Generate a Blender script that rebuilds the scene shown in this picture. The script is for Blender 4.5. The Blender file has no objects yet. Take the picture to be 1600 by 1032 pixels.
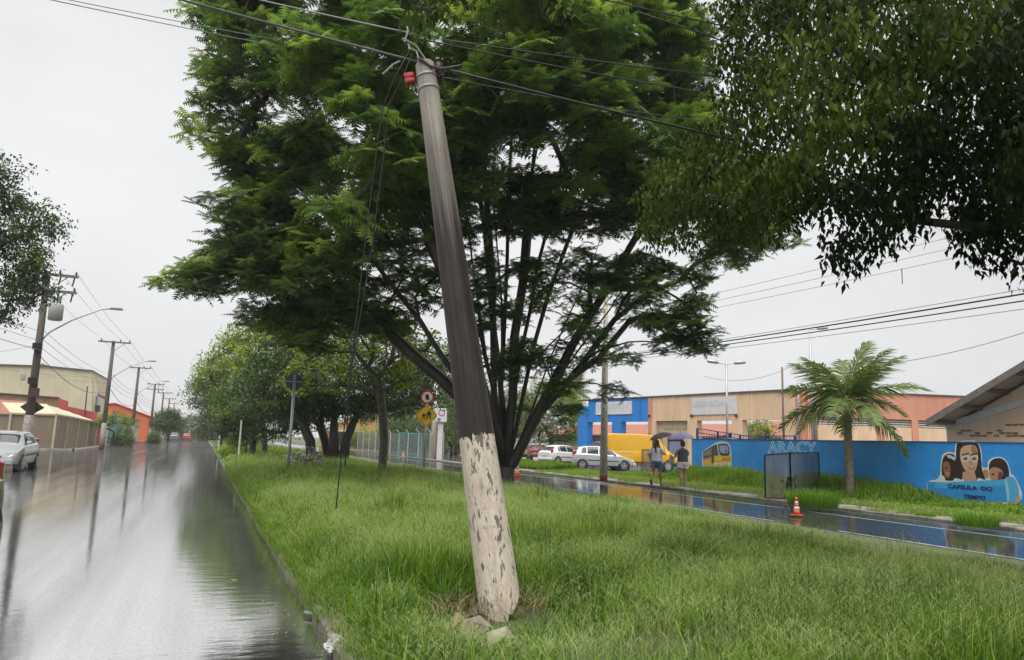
import bpy, bmesh, math, random
import numpy as np
from mathutils import Vector, Matrix, Euler
random.seed(7); RNG = np.random.default_rng(11)
SC = bpy.context.scene
COL = SC.collection
R = math.radians

# ------------------------------------------------------------------ camera
PW, PH, FPX = 1600.0, 1032.0, 1155.0        # photo size and focal length in photo pixels
CAM_H, YAW, PITCH, ROLL = 1.55, R(22.1926), R(8.684), R(1.82)
_f = Vector((math.sin(YAW)*math.cos(PITCH), math.cos(YAW)*math.cos(PITCH), math.sin(PITCH)))
_r0 = Vector((math.cos(YAW), -math.sin(YAW), 0)); _u0 = _r0.cross(_f)
_r = _r0*math.cos(ROLL) + _u0*math.sin(ROLL); _u = _u0*math.cos(ROLL) - _r0*math.sin(ROLL)
CAMP = Vector((0, 0, CAM_H))
cd = bpy.data.cameras.new('camera'); cam = bpy.data.objects.new('camera', cd); COL.objects.link(cam)
cd.sensor_width = 36; cd.lens = 36*FPX/PW; cd.clip_start = .05; cd.clip_end = 3000
cam.matrix_world = Matrix(((_r.x, _u.x, -_f.x, 0), (_r.y, _u.y, -_f.y, 0), (_r.z, _u.z, -_f.z, CAM_H), (0, 0, 0, 1)))
SC.camera = cam

# ------------------------------------------------------------------ sky, sun, exposure
SUN_EL, SUN_ROT = R(70), R(210)
w = bpy.data.worlds.new('World'); SC.world = w; w.use_nodes = True
nt = w.node_tree; nt.nodes.clear()
def wn(t, **k):
    n = nt.nodes.new(t)
    for a, b in k.items(): setattr(n, a, b)
    return n
out = wn('ShaderNodeOutputWorld'); bg = wn('ShaderNodeBackground')
sky = wn('ShaderNodeTexSky', sky_type='NISHITA', sun_disc=False, sun_elevation=SUN_EL, sun_rotation=SUN_ROT, dust_density=4.0, air_density=1.0)
tc = wn('ShaderNodeTexCoord'); mp = wn('ShaderNodeMapping'); mp.inputs['Scale'].default_value = (1, 1, 2.2)
nz = wn('ShaderNodeTexNoise'); nz.inputs['Scale'].default_value = 1.7; nz.inputs['Detail'].default_value = 5; nz.inputs['Roughness'].default_value = .55
cr = wn('ShaderNodeValToRGB'); cr.color_ramp.elements[0].position = .3; cr.color_ramp.elements[0].color = (.296, .298, .303, 1)
cr.color_ramp.elements[1].position = .72; cr.color_ramp.elements[1].color = (.366, .366, .367, 1)
sc_ = wn('ShaderNodeMix', data_type='RGBA', blend_type='MULTIPLY'); sc_.inputs[0].default_value = 1; sc_.inputs[7].default_value = (.034, .034, .034, 1)
mx = wn('ShaderNodeMix', data_type='RGBA'); mx.inputs[0].default_value = .93     # overcast: cloud covers all but a trace of the clear sky
L = nt.links.new
L(tc.outputs['Generated'], mp.inputs[0]); L(mp.outputs[0], nz.inputs['Vector']); L(nz.outputs['Fac'], cr.inputs[0])
L(sky.outputs[0], sc_.inputs[6]); L(sc_.outputs[2], mx.inputs[6]); L(cr.outputs[0], mx.inputs[7]); L(mx.outputs[2], bg.inputs[0]); L(bg.outputs[0], out.inputs[0])
bg.inputs[1].default_value = 1.0
sl = bpy.data.lights.new('sun', 'SUN'); so = bpy.data.objects.new('sun', sl); COL.objects.link(so)
sl.energy = 1.5; sl.angle = R(60); sl.color = (1, .985, .96)
_sd = Vector((math.sin(SUN_ROT)*math.cos(SUN_EL), math.cos(SUN_ROT)*math.cos(SUN_EL), math.sin(SUN_EL)))
so.rotation_euler = (-_sd).to_track_quat('-Z', 'Y').to_euler()
SC.view_settings.view_transform = 'Standard'; SC.view_settings.look = 'None'; SC.view_settings.gamma = 1.0; SC.view_settings.use_curve_mapping = False
SC.view_settings.exposure = 1.4
SC.render.engine = 'CYCLES'
cy = SC.cycles
cy.use_denoising = True; cy.max_bounces = 6; cy.diffuse_bounces = 3; cy.glossy_bounces = 3; cy.transmission_bounces = 4; cy.transparent_max_bounces = 12
cy.volume_bounces = 0; cy.use_adaptive_sampling = True; cy.adaptive_threshold = .02; cy.caustics_reflective = False; cy.caustics_refractive = False
try: cy.denoiser = 'OPENIMAGEDENOISE'
except Exception: pass

# ------------------------------------------------------------------ measuring helpers (photo pixel -> point of the place)
def ray(px, py): return _f + _r*((px-800)/FPX) - _u*((py-516)/FPX)
def gnd(px, py, z=0.0): d = ray(px, py); return CAMP + d*((z-CAM_H)/d.z)
def atx(px, py, x): d = ray(px, py); return CAMP + d*(x/d.x)
def aty(px, py, y): d = ray(px, py); return CAMP + d*(y/d.y)
def atd(px, py, t): return CAMP + ray(px, py)*t
def projn(P):
    P = np.asarray(P, float) - np.array(CAMP); f_, r_, u_ = np.array(_f), np.array(_r), np.array(_u)
    wv = P@f_; ws = np.where(np.abs(wv) < 1e-6, 1e-6, wv)
    return 800+FPX*(P@r_)/ws, 516-FPX*(P@u_)/ws, wv

# ------------------------------------------------------------------ object helpers
def tag(o, label=None, cat=None, group=None, kind=None):
    if label: o['label'] = label
    if cat: o['category'] = cat
    if group: o['group'] = group
    if kind: o['kind'] = kind
    return o
def empty(name, loc=(0, 0, 0), rz=0.0, label=None, cat=None, group=None):
    o = bpy.data.objects.new(name, None); COL.objects.link(o); o.location = loc; o.rotation_euler = (0, 0, rz); o.empty_display_size = .2
    return tag(o, label, cat, group)
def link(name, me, mat=None, parent=None, smooth=False):
    o = bpy.data.objects.new(name, me); COL.objects.link(o)
    if mat is not None and not me.materials: me.materials.append(mat)
    if smooth: me.polygons.foreach_set('use_smooth', np.ones(len(me.polygons), bool))
    if parent is not None: o.parent = parent
    return o
def dup(o, parent=None):
    c = o.copy(); COL.objects.link(c); c.parent = parent
    for ch in list(o.children): dup(ch, c)
    return c
class MB:
    def __init__(s): s.v = []; s.f = []
    def add(s, vs, fs):
        k = len(s.v); s.v += [tuple(p) for p in vs]; s.f += [tuple(i+k for i in q) for q in fs]; return s
    def box(s, c, d, rz=0.0, bev=0.0):
        cx, cy_, cz = c; hx, hy, hz = d[0]/2, d[1]/2, d[2]/2; ca, sa = math.cos(rz), math.sin(rz)
        def T(x, y, z): return (cx+x*ca-y*sa, cy_+x*sa+y*ca, cz+z)
        if bev <= 0:
            vs = [T(x, y, z) for z in (-hz, hz) for x, y in ((-hx, -hy), (hx, -hy), (hx, hy), (-hx, hy))]
            fs = [(3, 2, 1, 0), (4, 5, 6, 7), (0, 1, 5, 4), (1, 2, 6, 5), (2, 3, 7, 6), (3, 0, 4, 7)]
            return s.add(vs, fs)
        b = min(bev, hx*.49, hy*.49, hz*.49); vs = []; fs = []
        def ring(ix, z): return [T(*p, z) for p in ((-hx+ix, -hy+b), (-hx+b, -hy+ix), (hx-b, -hy+ix), (hx-ix, -hy+b), (hx-ix, hy-b), (hx-b, hy-ix), (-hx+b, hy-ix), (-hx+ix, hy-b))]
        for ix, z in ((b, -hz), (0, -hz+b), (0, hz-b), (b, hz)): vs += ring(ix, z)
        for q in range(3):
            for i in range(8): j = (i+1) % 8; fs.append((q*8+i, q*8+j, q*8+8+j, q*8+8+i))
        fs.append(tuple(range(7, -1, -1))); fs.append(tuple(range(24, 32)))
        return s.add(vs, fs)
    def beam(s, a, b, w_, h_=None, up=(0, 0, 1)):
        a, b = Vector(a), Vector(b); h_ = w_ if h_ is None else h_; d = (b-a).normalized(); u = Vector(up)
        if abs(d.dot(u)) > .97: u = Vector((1, 0, 0))
        x = d.cross(u).normalized(); y = x.cross(d); x *= w_/2; y *= h_/2
        return s.add([a-x-y, a+x-y, a+x+y, a-x+y, b-x-y, b+x-y, b+x+y, b-x+y], [(0, 1, 2, 3), (7, 6, 5, 4), (4, 5, 1, 0), (5, 6, 2, 1), (6, 7, 3, 2), (7, 4, 0, 3)])
    def tube(s, pts, rad, n=8, cap=True, jit=0.0):
        pts = [Vector(p) for p in pts]; m = len(pts)
        if not hasattr(rad, '__len__'): rad = [rad]*m
        t0 = (pts[1]-pts[0]).normalized(); ref = Vector((0, 0, 1)) if abs(t0.z) < .9 else Vector((1, 0, 0))
        x = t0.cross(ref).normalized(); vs = []; fs = []
        for i, p in enumerate(pts):
            t = (pts[min(i+1, m-1)]-pts[max(i-1, 0)])
            if t.length < 1e-9: t = t0
            t = t.normalized(); x = (x-t*x.dot(t)).normalized(); y = t.cross(x)
            for k in range(n):
                a = 2*math.pi*k/n; rr = rad[i]*(1+(random.uniform(-jit, jit) if jit else 0)); vs.append(p+x*(math.cos(a)*rr)+y*(math.sin(a)*rr))
        for i in range(m-1):
            for k in range(n): l = (k+1) % n; fs.append((i*n+k, i*n+l, (i+1)*n+l, (i+1)*n+k))
        if cap: fs.append(tuple(range(n-1, -1, -1))); fs.append(tuple(range((m-1)*n, m*n)))
        return s.add(vs, fs)
    def lathe(s, prof, n=16, c=(0, 0, 0)):
        vs = []; fs = []; m = len(prof)
        for r_, z in prof:
            for k in range(n): a = 2*math.pi*k/n; vs.append((c[0]+r_*math.cos(a), c[1]+r_*math.sin(a), c[2]+z))
        for i in range(m-1):
            for k in range(n): l = (k+1) % n; fs.append((i*n+k, i*n+l, (i+1)*n+l, (i+1)*n+k))
        fs.append(tuple(range(n-1, -1, -1))); fs.append(tuple(range((m-1)*n, m*n)))
        return s.add(vs, fs)
    def prism(s, pts, off):
        n = len(pts); off = Vector(off); a = [Vector(p) for p in pts]; b = [p+off for p in a]
        fs = [tuple(range(n)), tuple(range(2*n-1, n-1, -1))]+[((i+1) % n, i, i+n, (i+1) % n+n) for i in range(n)]
        return s.add(a+b, fs)
    def disc(s, c, ax, rad, th, n=20):
        c = Vector(c); ax = Vector(ax).normalized(); return s.tube([c-ax*th/2, c+ax*th/2], [rad, rad], n)
    def obj(s, name, mat=None, parent=None, smooth=False, fix=False):
        me = bpy.data.meshes.new(name); me.from_pydata([tuple(p) for p in s.v], [], s.f); me.update()
        if fix:
            b = bmesh.new(); b.from_mesh(me); bmesh.ops.recalc_face_normals(b, faces=b.faces); b.to_mesh(me); b.free()
        return link(name, me, mat, parent, smooth)
def autosmooth(o, ang=35):
    me = o.data; me.polygons.foreach_set('use_smooth', np.ones(len(me.polygons), bool))
    b = bmesh.new(); b.from_mesh(me)
    for e in b.edges: e.smooth = not (len(e.link_faces) != 2 or e.calc_face_angle(0) > R(ang))
    b.to_mesh(me); b.free(); return o
def npmesh(name, V, F, mat=None, parent=None, tint=None, smooth=False):
    """V (n,3), F (m,3) arrays -> one mesh object; tint: a float for every vertex"""
    V = np.ascontiguousarray(V, np.float32); F = np.ascontiguousarray(F, np.int32); k = F.shape[1]
    me = bpy.data.meshes.new(name); me.vertices.add(len(V)); me.vertices.foreach_set('co', V.ravel())
    me.loops.add(F.size); me.loops.foreach_set('vertex_index', F.ravel())
    me.polygons.add(len(F)); me.polygons.foreach_set('loop_start', np.arange(0, F.size, k, dtype=np.int32))
    me.update(calc_edges=True)
    if tint is not None:
        at = me.attributes.new('tint', 'FLOAT', 'POINT'); at.data.foreach_set('value', np.ascontiguousarray(tint, np.float32))
    return link(name, me, mat, parent, smooth)
def scatter(templates, P, Rm, S, tint, pick=None):
    """templates: [(V,F)], P (n,3), Rm (n,3,3), S (n,) -> V, F, tint arrays"""
    n = len(P); pick = RNG.integers(0, len(templates), n) if pick is None else pick
    Vs, Fs, Ts, k = [], [], [], 0
    for t, (tv, tf) in enumerate(templates):
        ix = np.where(pick == t)[0]
        if not len(ix): continue
        v = np.einsum('nij,vj->nvi', Rm[ix], tv)*S[ix, None, None]+P[ix, None, :]
        f = tf[None]+(np.arange(len(ix))*len(tv))[:, None, None]+k
        Vs.append(v.reshape(-1, 3)); Fs.append(f.reshape(-1, tf.shape[1])); Ts.append(np.repeat(tint[ix], len(tv))); k += len(ix)*len(tv)
    return np.concatenate(Vs), np.concatenate(Fs), np.concatenate(Ts)
def eulers(ax, ay, az):
    """stack of Rz @ Ry @ Rx"""
    n = len(ax); cx, sx, cy_, sy, cz, sz = np.cos(ax), np.sin(ax), np.cos(ay), np.sin(ay), np.cos(az), np.sin(az); M = np.empty((n, 3, 3))
    M[:, 0, 0] = cz*cy_; M[:, 0, 1] = cz*sy*sx-sz*cx; M[:, 0, 2] = cz*sy*cx+sz*sx
    M[:, 1, 0] = sz*cy_; M[:, 1, 1] = sz*sy*sx+cz*cx; M[:, 1, 2] = sz*sy*cx-cz*sx
    M[:, 2, 0] = -sy; M[:, 2, 1] = cy_*sx; M[:, 2, 2] = cy_*cx
    return M
_NG = np.random.default_rng(5).random((64, 64))
def vnoise(x, y, s):
    x = np.asarray(x)/s+100.3; y = np.asarray(y)/s+57.7; xi = np.floor(x).astype(int); yi = np.floor(y).astype(int); fx = x-xi; fy = y-yi
    fx = fx*fx*(3-2*fx); fy = fy*fy*(3-2*fy); g = lambda a, b: _NG[a % 64, b % 64]
    return (g(xi, yi)*(1-fx)+g(xi+1, yi)*fx)*(1-fy)+(g(xi, yi+1)*(1-fx)+g(xi+1, yi+1)*fx)*fy
def in_poly(px, py, poly):
    px = np.asarray(px, float); py = np.asarray(py, float); c = np.zeros(px.shape, bool); n = len(poly); j = n-1
    for i in range(n):
        xi, yi = poly[i]; xj, yj = poly[j]
        c ^= ((yi > py) != (yj > py)) & (px < (xj-xi)*(py-yi)/((yj-yi) or 1e-9)+xi); j = i
    return c

# ------------------------------------------------------------------ materials
def nodes(name):
    m = bpy.data.materials.new(name); m.use_nodes = True; t = m.node_tree
    return m, t, t.nodes['Principled BSDF'], t.nodes, t.links.new
def mat(name, c, c2=None, rough=.6, scale=6.0, bump=0.0, bscale=None, metal=0.0, spec=.5, detail=6, stretch=(1, 1, 1), lo=.35, hi=.65, coat=0.0, trans=0.0, alpha=1.0, rough2=None):
    m, t, b, N, L = nodes(name)
    b.inputs['Roughness'].default_value = rough; b.inputs['Metallic'].default_value = metal; b.inputs['Specular IOR Level'].default_value = spec
    b.inputs['Coat Weight'].default_value = coat; b.inputs['Coat Roughness'].default_value = .06; b.inputs['Alpha'].default_value = alpha
    b.inputs['Transmission Weight'].default_value = trans
    tc = N.new('ShaderNodeTexCoord'); mp = N.new('ShaderNodeMapping'); mp.inputs['Scale'].default_value = stretch; L(tc.outputs['Object'], mp.inputs[0])
    nz = N.new('ShaderNodeTexNoise'); nz.inputs['Scale'].default_value = scale; nz.inputs['Detail'].default_value = detail; nz.inputs['Roughness'].default_value = .62; L(mp.outputs[0], nz.inputs['Vector'])
    r = N.new('ShaderNodeValToRGB'); r.color_ramp.elements[0].position = lo; r.color_ramp.elements[1].position = hi
    c2 = c2 or tuple(x*.8 for x in c); r.color_ramp.elements[0].color = (*c2, 1); r.color_ramp.elements[1].color = (*c, 1)
    L(nz.outputs['Fac'], r.inputs[0]); L(r.outputs[0], b.inputs['Base Color'])
    if rough2 is not None:
        mr = N.new('ShaderNodeMapRange'); mr.inputs['To Min'].default_value = rough; mr.inputs['To Max'].default_value = rough2; L(nz.outputs['Fac'], mr.inputs['Value']); L(mr.outputs[0], b.inputs['Roughness'])
    if bump:
        n2 = N.new('ShaderNodeTexNoise'); n2.inputs['Scale'].default_value = bscale or scale*6; n2.inputs['Detail'].default_value = 4; L(mp.outputs[0], n2.inputs['Vector'])
        bp = N.new('ShaderNodeBump'); bp.inputs['Strength'].default_value = bump; bp.inputs['Distance'].default_value = .02; L(n2.outputs['Fac'], bp.inputs['Height']); L(bp.outputs[0], b.inputs['Normal'])
    return m
def leafmat(name, cols, rough=.42, tr=.38, spec=.4):
    """cols: dark, mid, light leaf colours picked by the mesh attribute tint (each leaf its own colour)"""
    m, t, b, N, L = nodes(name); a = N.new('ShaderNodeAttribute'); a.attribute_name = 'tint'
    r = N.new('ShaderNodeValToRGB'); e = r.color_ramp.elements; e[0].color = (*cols[0], 1); e[1].color = (*cols[-1], 1)
    for i, c in enumerate(cols[1:-1]): x = e.new((i+1)/(len(cols)-1)); x.color = (*c, 1)
    L(a.outputs['Fac'], r.inputs[0]); L(r.outputs[0], b.inputs['Base Color']); b.inputs['Roughness'].default_value = rough; b.inputs['Specular IOR Level'].default_value = spec
    tl = N.new('ShaderNodeBsdfTranslucent'); hs = N.new('ShaderNodeHueSaturation'); hs.inputs['Hue'].default_value = .488; hs.inputs['Saturation'].default_value = 1.1; hs.inputs['Value'].default_value = 1.35
    L(r.outputs[0], hs.inputs['Color']); L(hs.outputs[0], tl.inputs['Color'])
    mx = N.new('ShaderNodeMixShader'); mx.inputs[0].default_value = tr; L(b.outputs[0], mx.inputs[1]); L(tl.outputs[0], mx.inputs[2]); L(mx.outputs[0], N['Material Output'].inputs['Surface'])
    return m
def wetroad(name, c, c2, ior, rmin, rmax, wave, seed=0.0, film=.72):
    """asphalt under a film of rain water: dark rough ground and a mirror film whose strength follows Fresnel"""
    m, t, b, N, L = nodes(name); N.remove(b)
    tc = N.new('ShaderNodeTexCoord')
    def noise(sc, st, det=4):
        mp = N.new('ShaderNodeMapping'); mp.inputs['Scale'].default_value = st; mp.inputs['Location'].default_value = (seed, seed*2, 0); L(tc.outputs['Object'], mp.inputs[0])
        n = N.new('ShaderNodeTexNoise'); n.inputs['Scale'].default_value = sc; n.inputs['Detail'].default_value = det; L(mp.outputs[0], n.inputs['Vector']); return n.outputs['Fac']
    big = noise(1.9, (1, .035, 1), 6); fine = noise(60, (1, 1, 1)); rip = noise(5.5, (.55, 1.5, 1), 6); spk = noise(34, (1, 1, 1), 5); trk = noise(2.6, (1, .03, 1), 6); mid = noise(1.6, (1, .5, 1), 5)
    r = N.new('ShaderNodeValToRGB'); r.color_ramp.elements[0].position = .35; r.color_ramp.elements[1].position = .7; r.color_ramp.elements[0].color = (*c2, 1); r.color_ramp.elements[1].color = (*c, 1); L(mid, r.inputs[0])
    df = N.new('ShaderNodeBsdfDiffuse'); L(r.outputs[0], df.inputs['Color'])
    gl = N.new('ShaderNodeBsdfGlossy'); gl.inputs['Color'].default_value = (.99, .99, .99, 1)
    mr = N.new('ShaderNodeMapRange'); mr.inputs['From Min'].default_value = .35; mr.inputs['From Max'].default_value = .68; mr.inputs['To Min'].default_value = rmin; mr.inputs['To Max'].default_value = rmax; L(big, mr.inputs['Value']); L(mr.outputs[0], gl.inputs['Roughness'])
    b1 = N.new('ShaderNodeBump'); b1.inputs['Strength'].default_value = wave; b1.inputs['Distance'].default_value = .01; L(rip, b1.inputs['Height'])
    b2 = N.new('ShaderNodeBump'); b2.inputs['Strength'].default_value = .1; b2.inputs['Distance'].default_value = .002; L(fine, b2.inputs['Height']); L(b1.outputs[0], b2.inputs['Normal']); L(b2.outputs[0], gl.inputs['Normal'])
    fr = N.new('ShaderNodeFresnel'); fr.inputs['IOR'].default_value = ior
    # the film is broken where coarse aggregate and the drier wheel tracks stand out of it
    ra = N.new('ShaderNodeMapRange'); ra.inputs['From Min'].default_value = .38; ra.inputs['From Max'].default_value = .56; ra.inputs['To Min'].default_value = film; ra.inputs['To Max'].default_value = 1.0; L(spk, ra.inputs['Value'])
    rb_ = N.new('ShaderNodeMapRange'); rb_.inputs['From Min'].default_value = .35; rb_.inputs['From Max'].default_value = .6; rb_.inputs['To Min'].default_value = film*.98; rb_.inputs['To Max'].default_value = 1.0; L(trk, rb_.inputs['Value'])
    m1 = N.new('ShaderNodeMath'); m1.operation = 'MULTIPLY'; L(ra.outputs[0], m1.inputs[0]); L(rb_.outputs[0], m1.inputs[1]); m2 = N.new('ShaderNodeMath'); m2.operation = 'MULTIPLY'; L(m1.outputs[0], m2.inputs[0]); L(fr.outputs[0], m2.inputs[1])
    mx = N.new('ShaderNodeMixShader'); L(m2.outputs[0], mx.inputs[0]); L(df.outputs[0], mx.inputs[1]); L(gl.outputs[0], mx.inputs[2]); L(mx.outputs[0], N['Material Output'].inputs['Surface'])
    return m
def plain(name, c, rough=.5, metal=0.0, **k): return mat(name, c, tuple(x*.88 for x in c), rough, 8, metal=metal, **k)
M = {}
M['asphalt'] = wetroad('wet_asphalt', (.1, .097, .092), (.06, .058, .055), 60.0, .025, .12, .17, 0.0, .84)
M['asphalt_flooded'] = wetroad('flooded_asphalt', (.055, .055, .055), (.04, .04, .04), 12.0, .012, .05, .16, 3.1, .9)
M['wet_pave'] = wetroad('wet_pavement', (.2, .17, .145), (.12, .1, .09), 1.9, .08, .25, .2, 1.3)
M['lot'] = wetroad('wet_lot', (.11, .105, .1), (.07, .067, .063), 2.2, .06, .2, .12, 5.2)
M['kerb'] = mat('kerb_concrete', (.23, .21, .18), (.09, .085, .065), .55, 3, .5, 30); M['kerb_dirty'] = mat('silted_kerb', (.28, .25, .19), (.09, .085, .055), .7, 5, .7, 30)
M['kerb_light'] = mat('pavement_concrete', (.42, .39, .34), (.22, .2, .17), .5, 2.2, .3, 30)
M['soil'] = mat('soil', (.12, .095, .06), (.05, .042, .028), .85, 5, .8, 25)
M['turf'] = mat('turf_soil', (.075, .105, .03), (.05, .06, .022), .9, 3, .8, 40)
M['land'] = mat('land', (.12, .13, .07), (.08, .09, .045), .9, .4, .3)
M['line'] = mat('road_paint', (.42, .41, .39), (.14, .14, .135), .35, 5); M['worn_line'] = mat('worn_road_paint', (.22, .22, .21), (.07, .07, .068), .3, 4)
M['white'] = mat('white_paint', (.75, .74, .71), (.6, .58, .54), .5, 5)
M['steel'] = mat('galvanised_steel', (.45, .46, .47), (.36, .37, .38), .4, 9, metal=.5)
M['dark_metal'] = mat('dark_metal', (.05, .05, .055), (.03, .03, .03), .5, 9)
M['black'] = plain('black_plastic', (.015, .015, .016), .45)
M['rubber'] = plain('tyre_rubber', (.02, .02, .02), .7)
M['wire'] = plain('cable_sheath', (.02, .02, .022), .5)
M['wire_grey'] = plain('grey_wire', (.22, .23, .24), .5)
M['glass'] = mat('car_glass', (.03, .035, .04), (.025, .03, .035), .08, 3, spec=.45)
M['bark'] = mat('bark', (.085, .07, .055), (.03, .026, .022), .75, 9, .7, 26, stretch=(1, 1, .25))
M['bark_dark'] = mat('wet_bark', (.035, .029, .024), (.014, .012, .011), .55, 9, .6, 26, stretch=(1, 1, .25))
M['bark_grey'] = mat('mossy_bark', (.14, .125, .095), (.05, .052, .03), .7, 5, .7, 26)
M['conc_pole'] = mat('concrete_pole', (.72, .67, .56), (.52, .48, .4), .6, 5, .3, 50, stretch=(1, 1, .3))
M['wood_pole'] = mat('weathered_pole', (.12, .1, .085), (.06, .052, .046), .7, 6, .4, 30, stretch=(1, 1, .15))
# ================================================================== the setting
def sheet(name, x0, x1, y0, y1, z, m, nx=1, ny=1, zf=None):
    xs = np.linspace(x0, x1, nx+1); ys = np.linspace(y0, y1, ny+1); X, Y = np.meshgrid(xs, ys); Z = np.full(X.shape, z) if zf is None else zf(X, Y)
    V = np.stack([X.ravel(), Y.ravel(), Z.ravel()], 1); i = np.arange((nx+1)*(ny+1)).reshape(ny+1, nx+1)
    F = np.stack([i[:-1, :-1].ravel(), i[:-1, 1:].ravel(), i[1:, 1:].ravel(), i[1:, :-1].ravel()], 1)
    return tag(npmesh(name, V, F, m, smooth=zf is not None), kind='structure')
KX = 1.0            # road face of the median kerb
MX1 = 9.5           # far edge of the median
RX0, RX1 = 9.6, 16.35
WX = 21.3           # face of the blue wall
def zmed(x, y):
    x = np.asarray(x, float); t = np.clip((x-KX)/(MX1-KX), 0, 1)
    return .045+.075*np.clip(t*14, 0, 1)**.7+.05*np.sin(np.pi*t)+.06*(vnoise(x, y, 1.7)-.5)*np.clip(t*6, 0, 1)
def zmed1(x, y): return float(zmed(np.array([x]), np.array([y]))[0])
sheet('ground', -900, 900, -200, 1600, -.06, M['land'])
sheet('road', -8.4, KX+.02, -25, 420, 0, M['asphalt'])
sheet('side_road', -70, -8.396, 44, 62, -.004, M['asphalt'])
zfar = lambda x, y, h=0.0: -.12+.15*(np.asarray(x, float)-RX0)/(RX1-RX0)+h     # the far road falls towards the median
sheet('far_road', RX0-.1, RX1+.05, -25, 420, 0.0, M['asphalt_flooded'], 4, 8, zfar)
med = sheet('median', KX+.16, MX1, -12, 260, 0, M['turf'], 24, 420, zmed)
sheet('pavement_left', -24, -8.55, 62.2, 330, .13, M['wet_pave'])
sheet('pavement_near', -24, -8.55, -20, 43.8, .13, M['wet_pave'])
def zver(x, y):
    x = np.asarray(x, float); return .08+.15*np.clip((x-17.5)/3.0, 0, 1)+.06*(vnoise(x, y, 2.3)-.5)*np.clip((x-17.6)*2, 0, 1)
def zver1(x, y): return float(zver(np.array([x]), np.array([y]))[0])
sheet('verge', 17.45, 21.25, -10, 33.5, 0, M['turf'], 12, 60, zver)
sheet('island_verge', 17.45, 19.9, 33.52, 46, 0, M['turf'], 8, 16, zver)
sheet('parking_lot', 19.95, 75, 33.52, 92, .05, M['lot'])
sheet('parking_apron', 16.6, 19.92, 46.02, 92, .05, M['lot'])
sheet('school_yard', 21.6, 90, -12, 33.5, .06, M['wet_pave'])

def kerb(name, x, w_, h_, y0, y1, step, m, jit=.006, far_from=70):
    """a kerb as a row of stones, each with its own joint; beyond far_from one long piece"""
    root = MB().box((x+w_/2, (far_from+y1)/2, h_/2-.1), (w_, y1-far_from, h_+.2)).obj(name, m); tag(root, kind='structure')
    base = MB().box((0, 0, 0), (w_, step-.018, h_+.2), bev=.02).obj('kerb_stone', m, root)
    y = y0; first = True
    while y < far_from-.01:
        o = base if first else base.copy()
        if not first: COL.objects.link(o)
        first = False; o.location = (x+w_/2+random.uniform(-jit, jit), y+step/2, h_/2-.1+random.uniform(-jit, jit)); o.rotation_euler = (0, random.uniform(-.03, .03), random.uniform(-.012, .012)); y += step
    return root
kerb('median_kerb', KX, .17, .085, 2, 260, 1.0, M['kerb_dirty'], .016, 62)
kerb('median_far_kerb', MX1-.02, .15, .12, 2, 260, 1.0, M['kerb'], .01, 52)
kerb('roadside_kerb', RX1, .17, .085, 4, 200, 1.0, M['kerb_dirty'], .012, 50)
kerb('left_kerb', -8.55, .15, .13, 62.2, 330, 1.0, M['kerb_light'], .006, 80)
MB().box((-16, 62.12, .015), (14.7, .15, .23)).obj('corner_kerb', M['kerb_light'])['kind'] = 'structure'
M['path'] = mat('weathered_path', (.4, .37, .31), (.13, .125, .075), .6, 1.7, .5, 26, lo=.42, hi=.62)
# footpath slabs beside the far road
fp = sheet('footpath', RX1+.19, 17.43, -8, 60, .06, M['path'])
slab = MB().box((0, 0, 0), (.86, 1.47, .05), bev=.012).obj('paving_slab', M['path'], fp)
for i in range(30):
    o = slab if i == 0 else slab.copy()
    if i: COL.objects.link(o)
    o.location = (16.97+random.uniform(-.01, .01), 6+i*1.5, .058+random.uniform(-.008, .008)); o.rotation_euler = (random.uniform(-.006, .006), random.uniform(-.01, .01), 0)
# painted lines on the far road
for nm, x, wd, y0, y1 in (('edge_line', 14.95, .11, 2, 80),):
    sheet(nm, x, x+wd, y0, y1, .004, M['line'], 1, 1, lambda X, Y: zfar(X, Y, .004))
for i in range(11): sheet('lane_dash', 12.4, 12.51, 1+i*6.5, 5.6+i*6.5, .004, M['line'], 1, 1, lambda X, Y: zfar(X, Y, .004))
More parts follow.
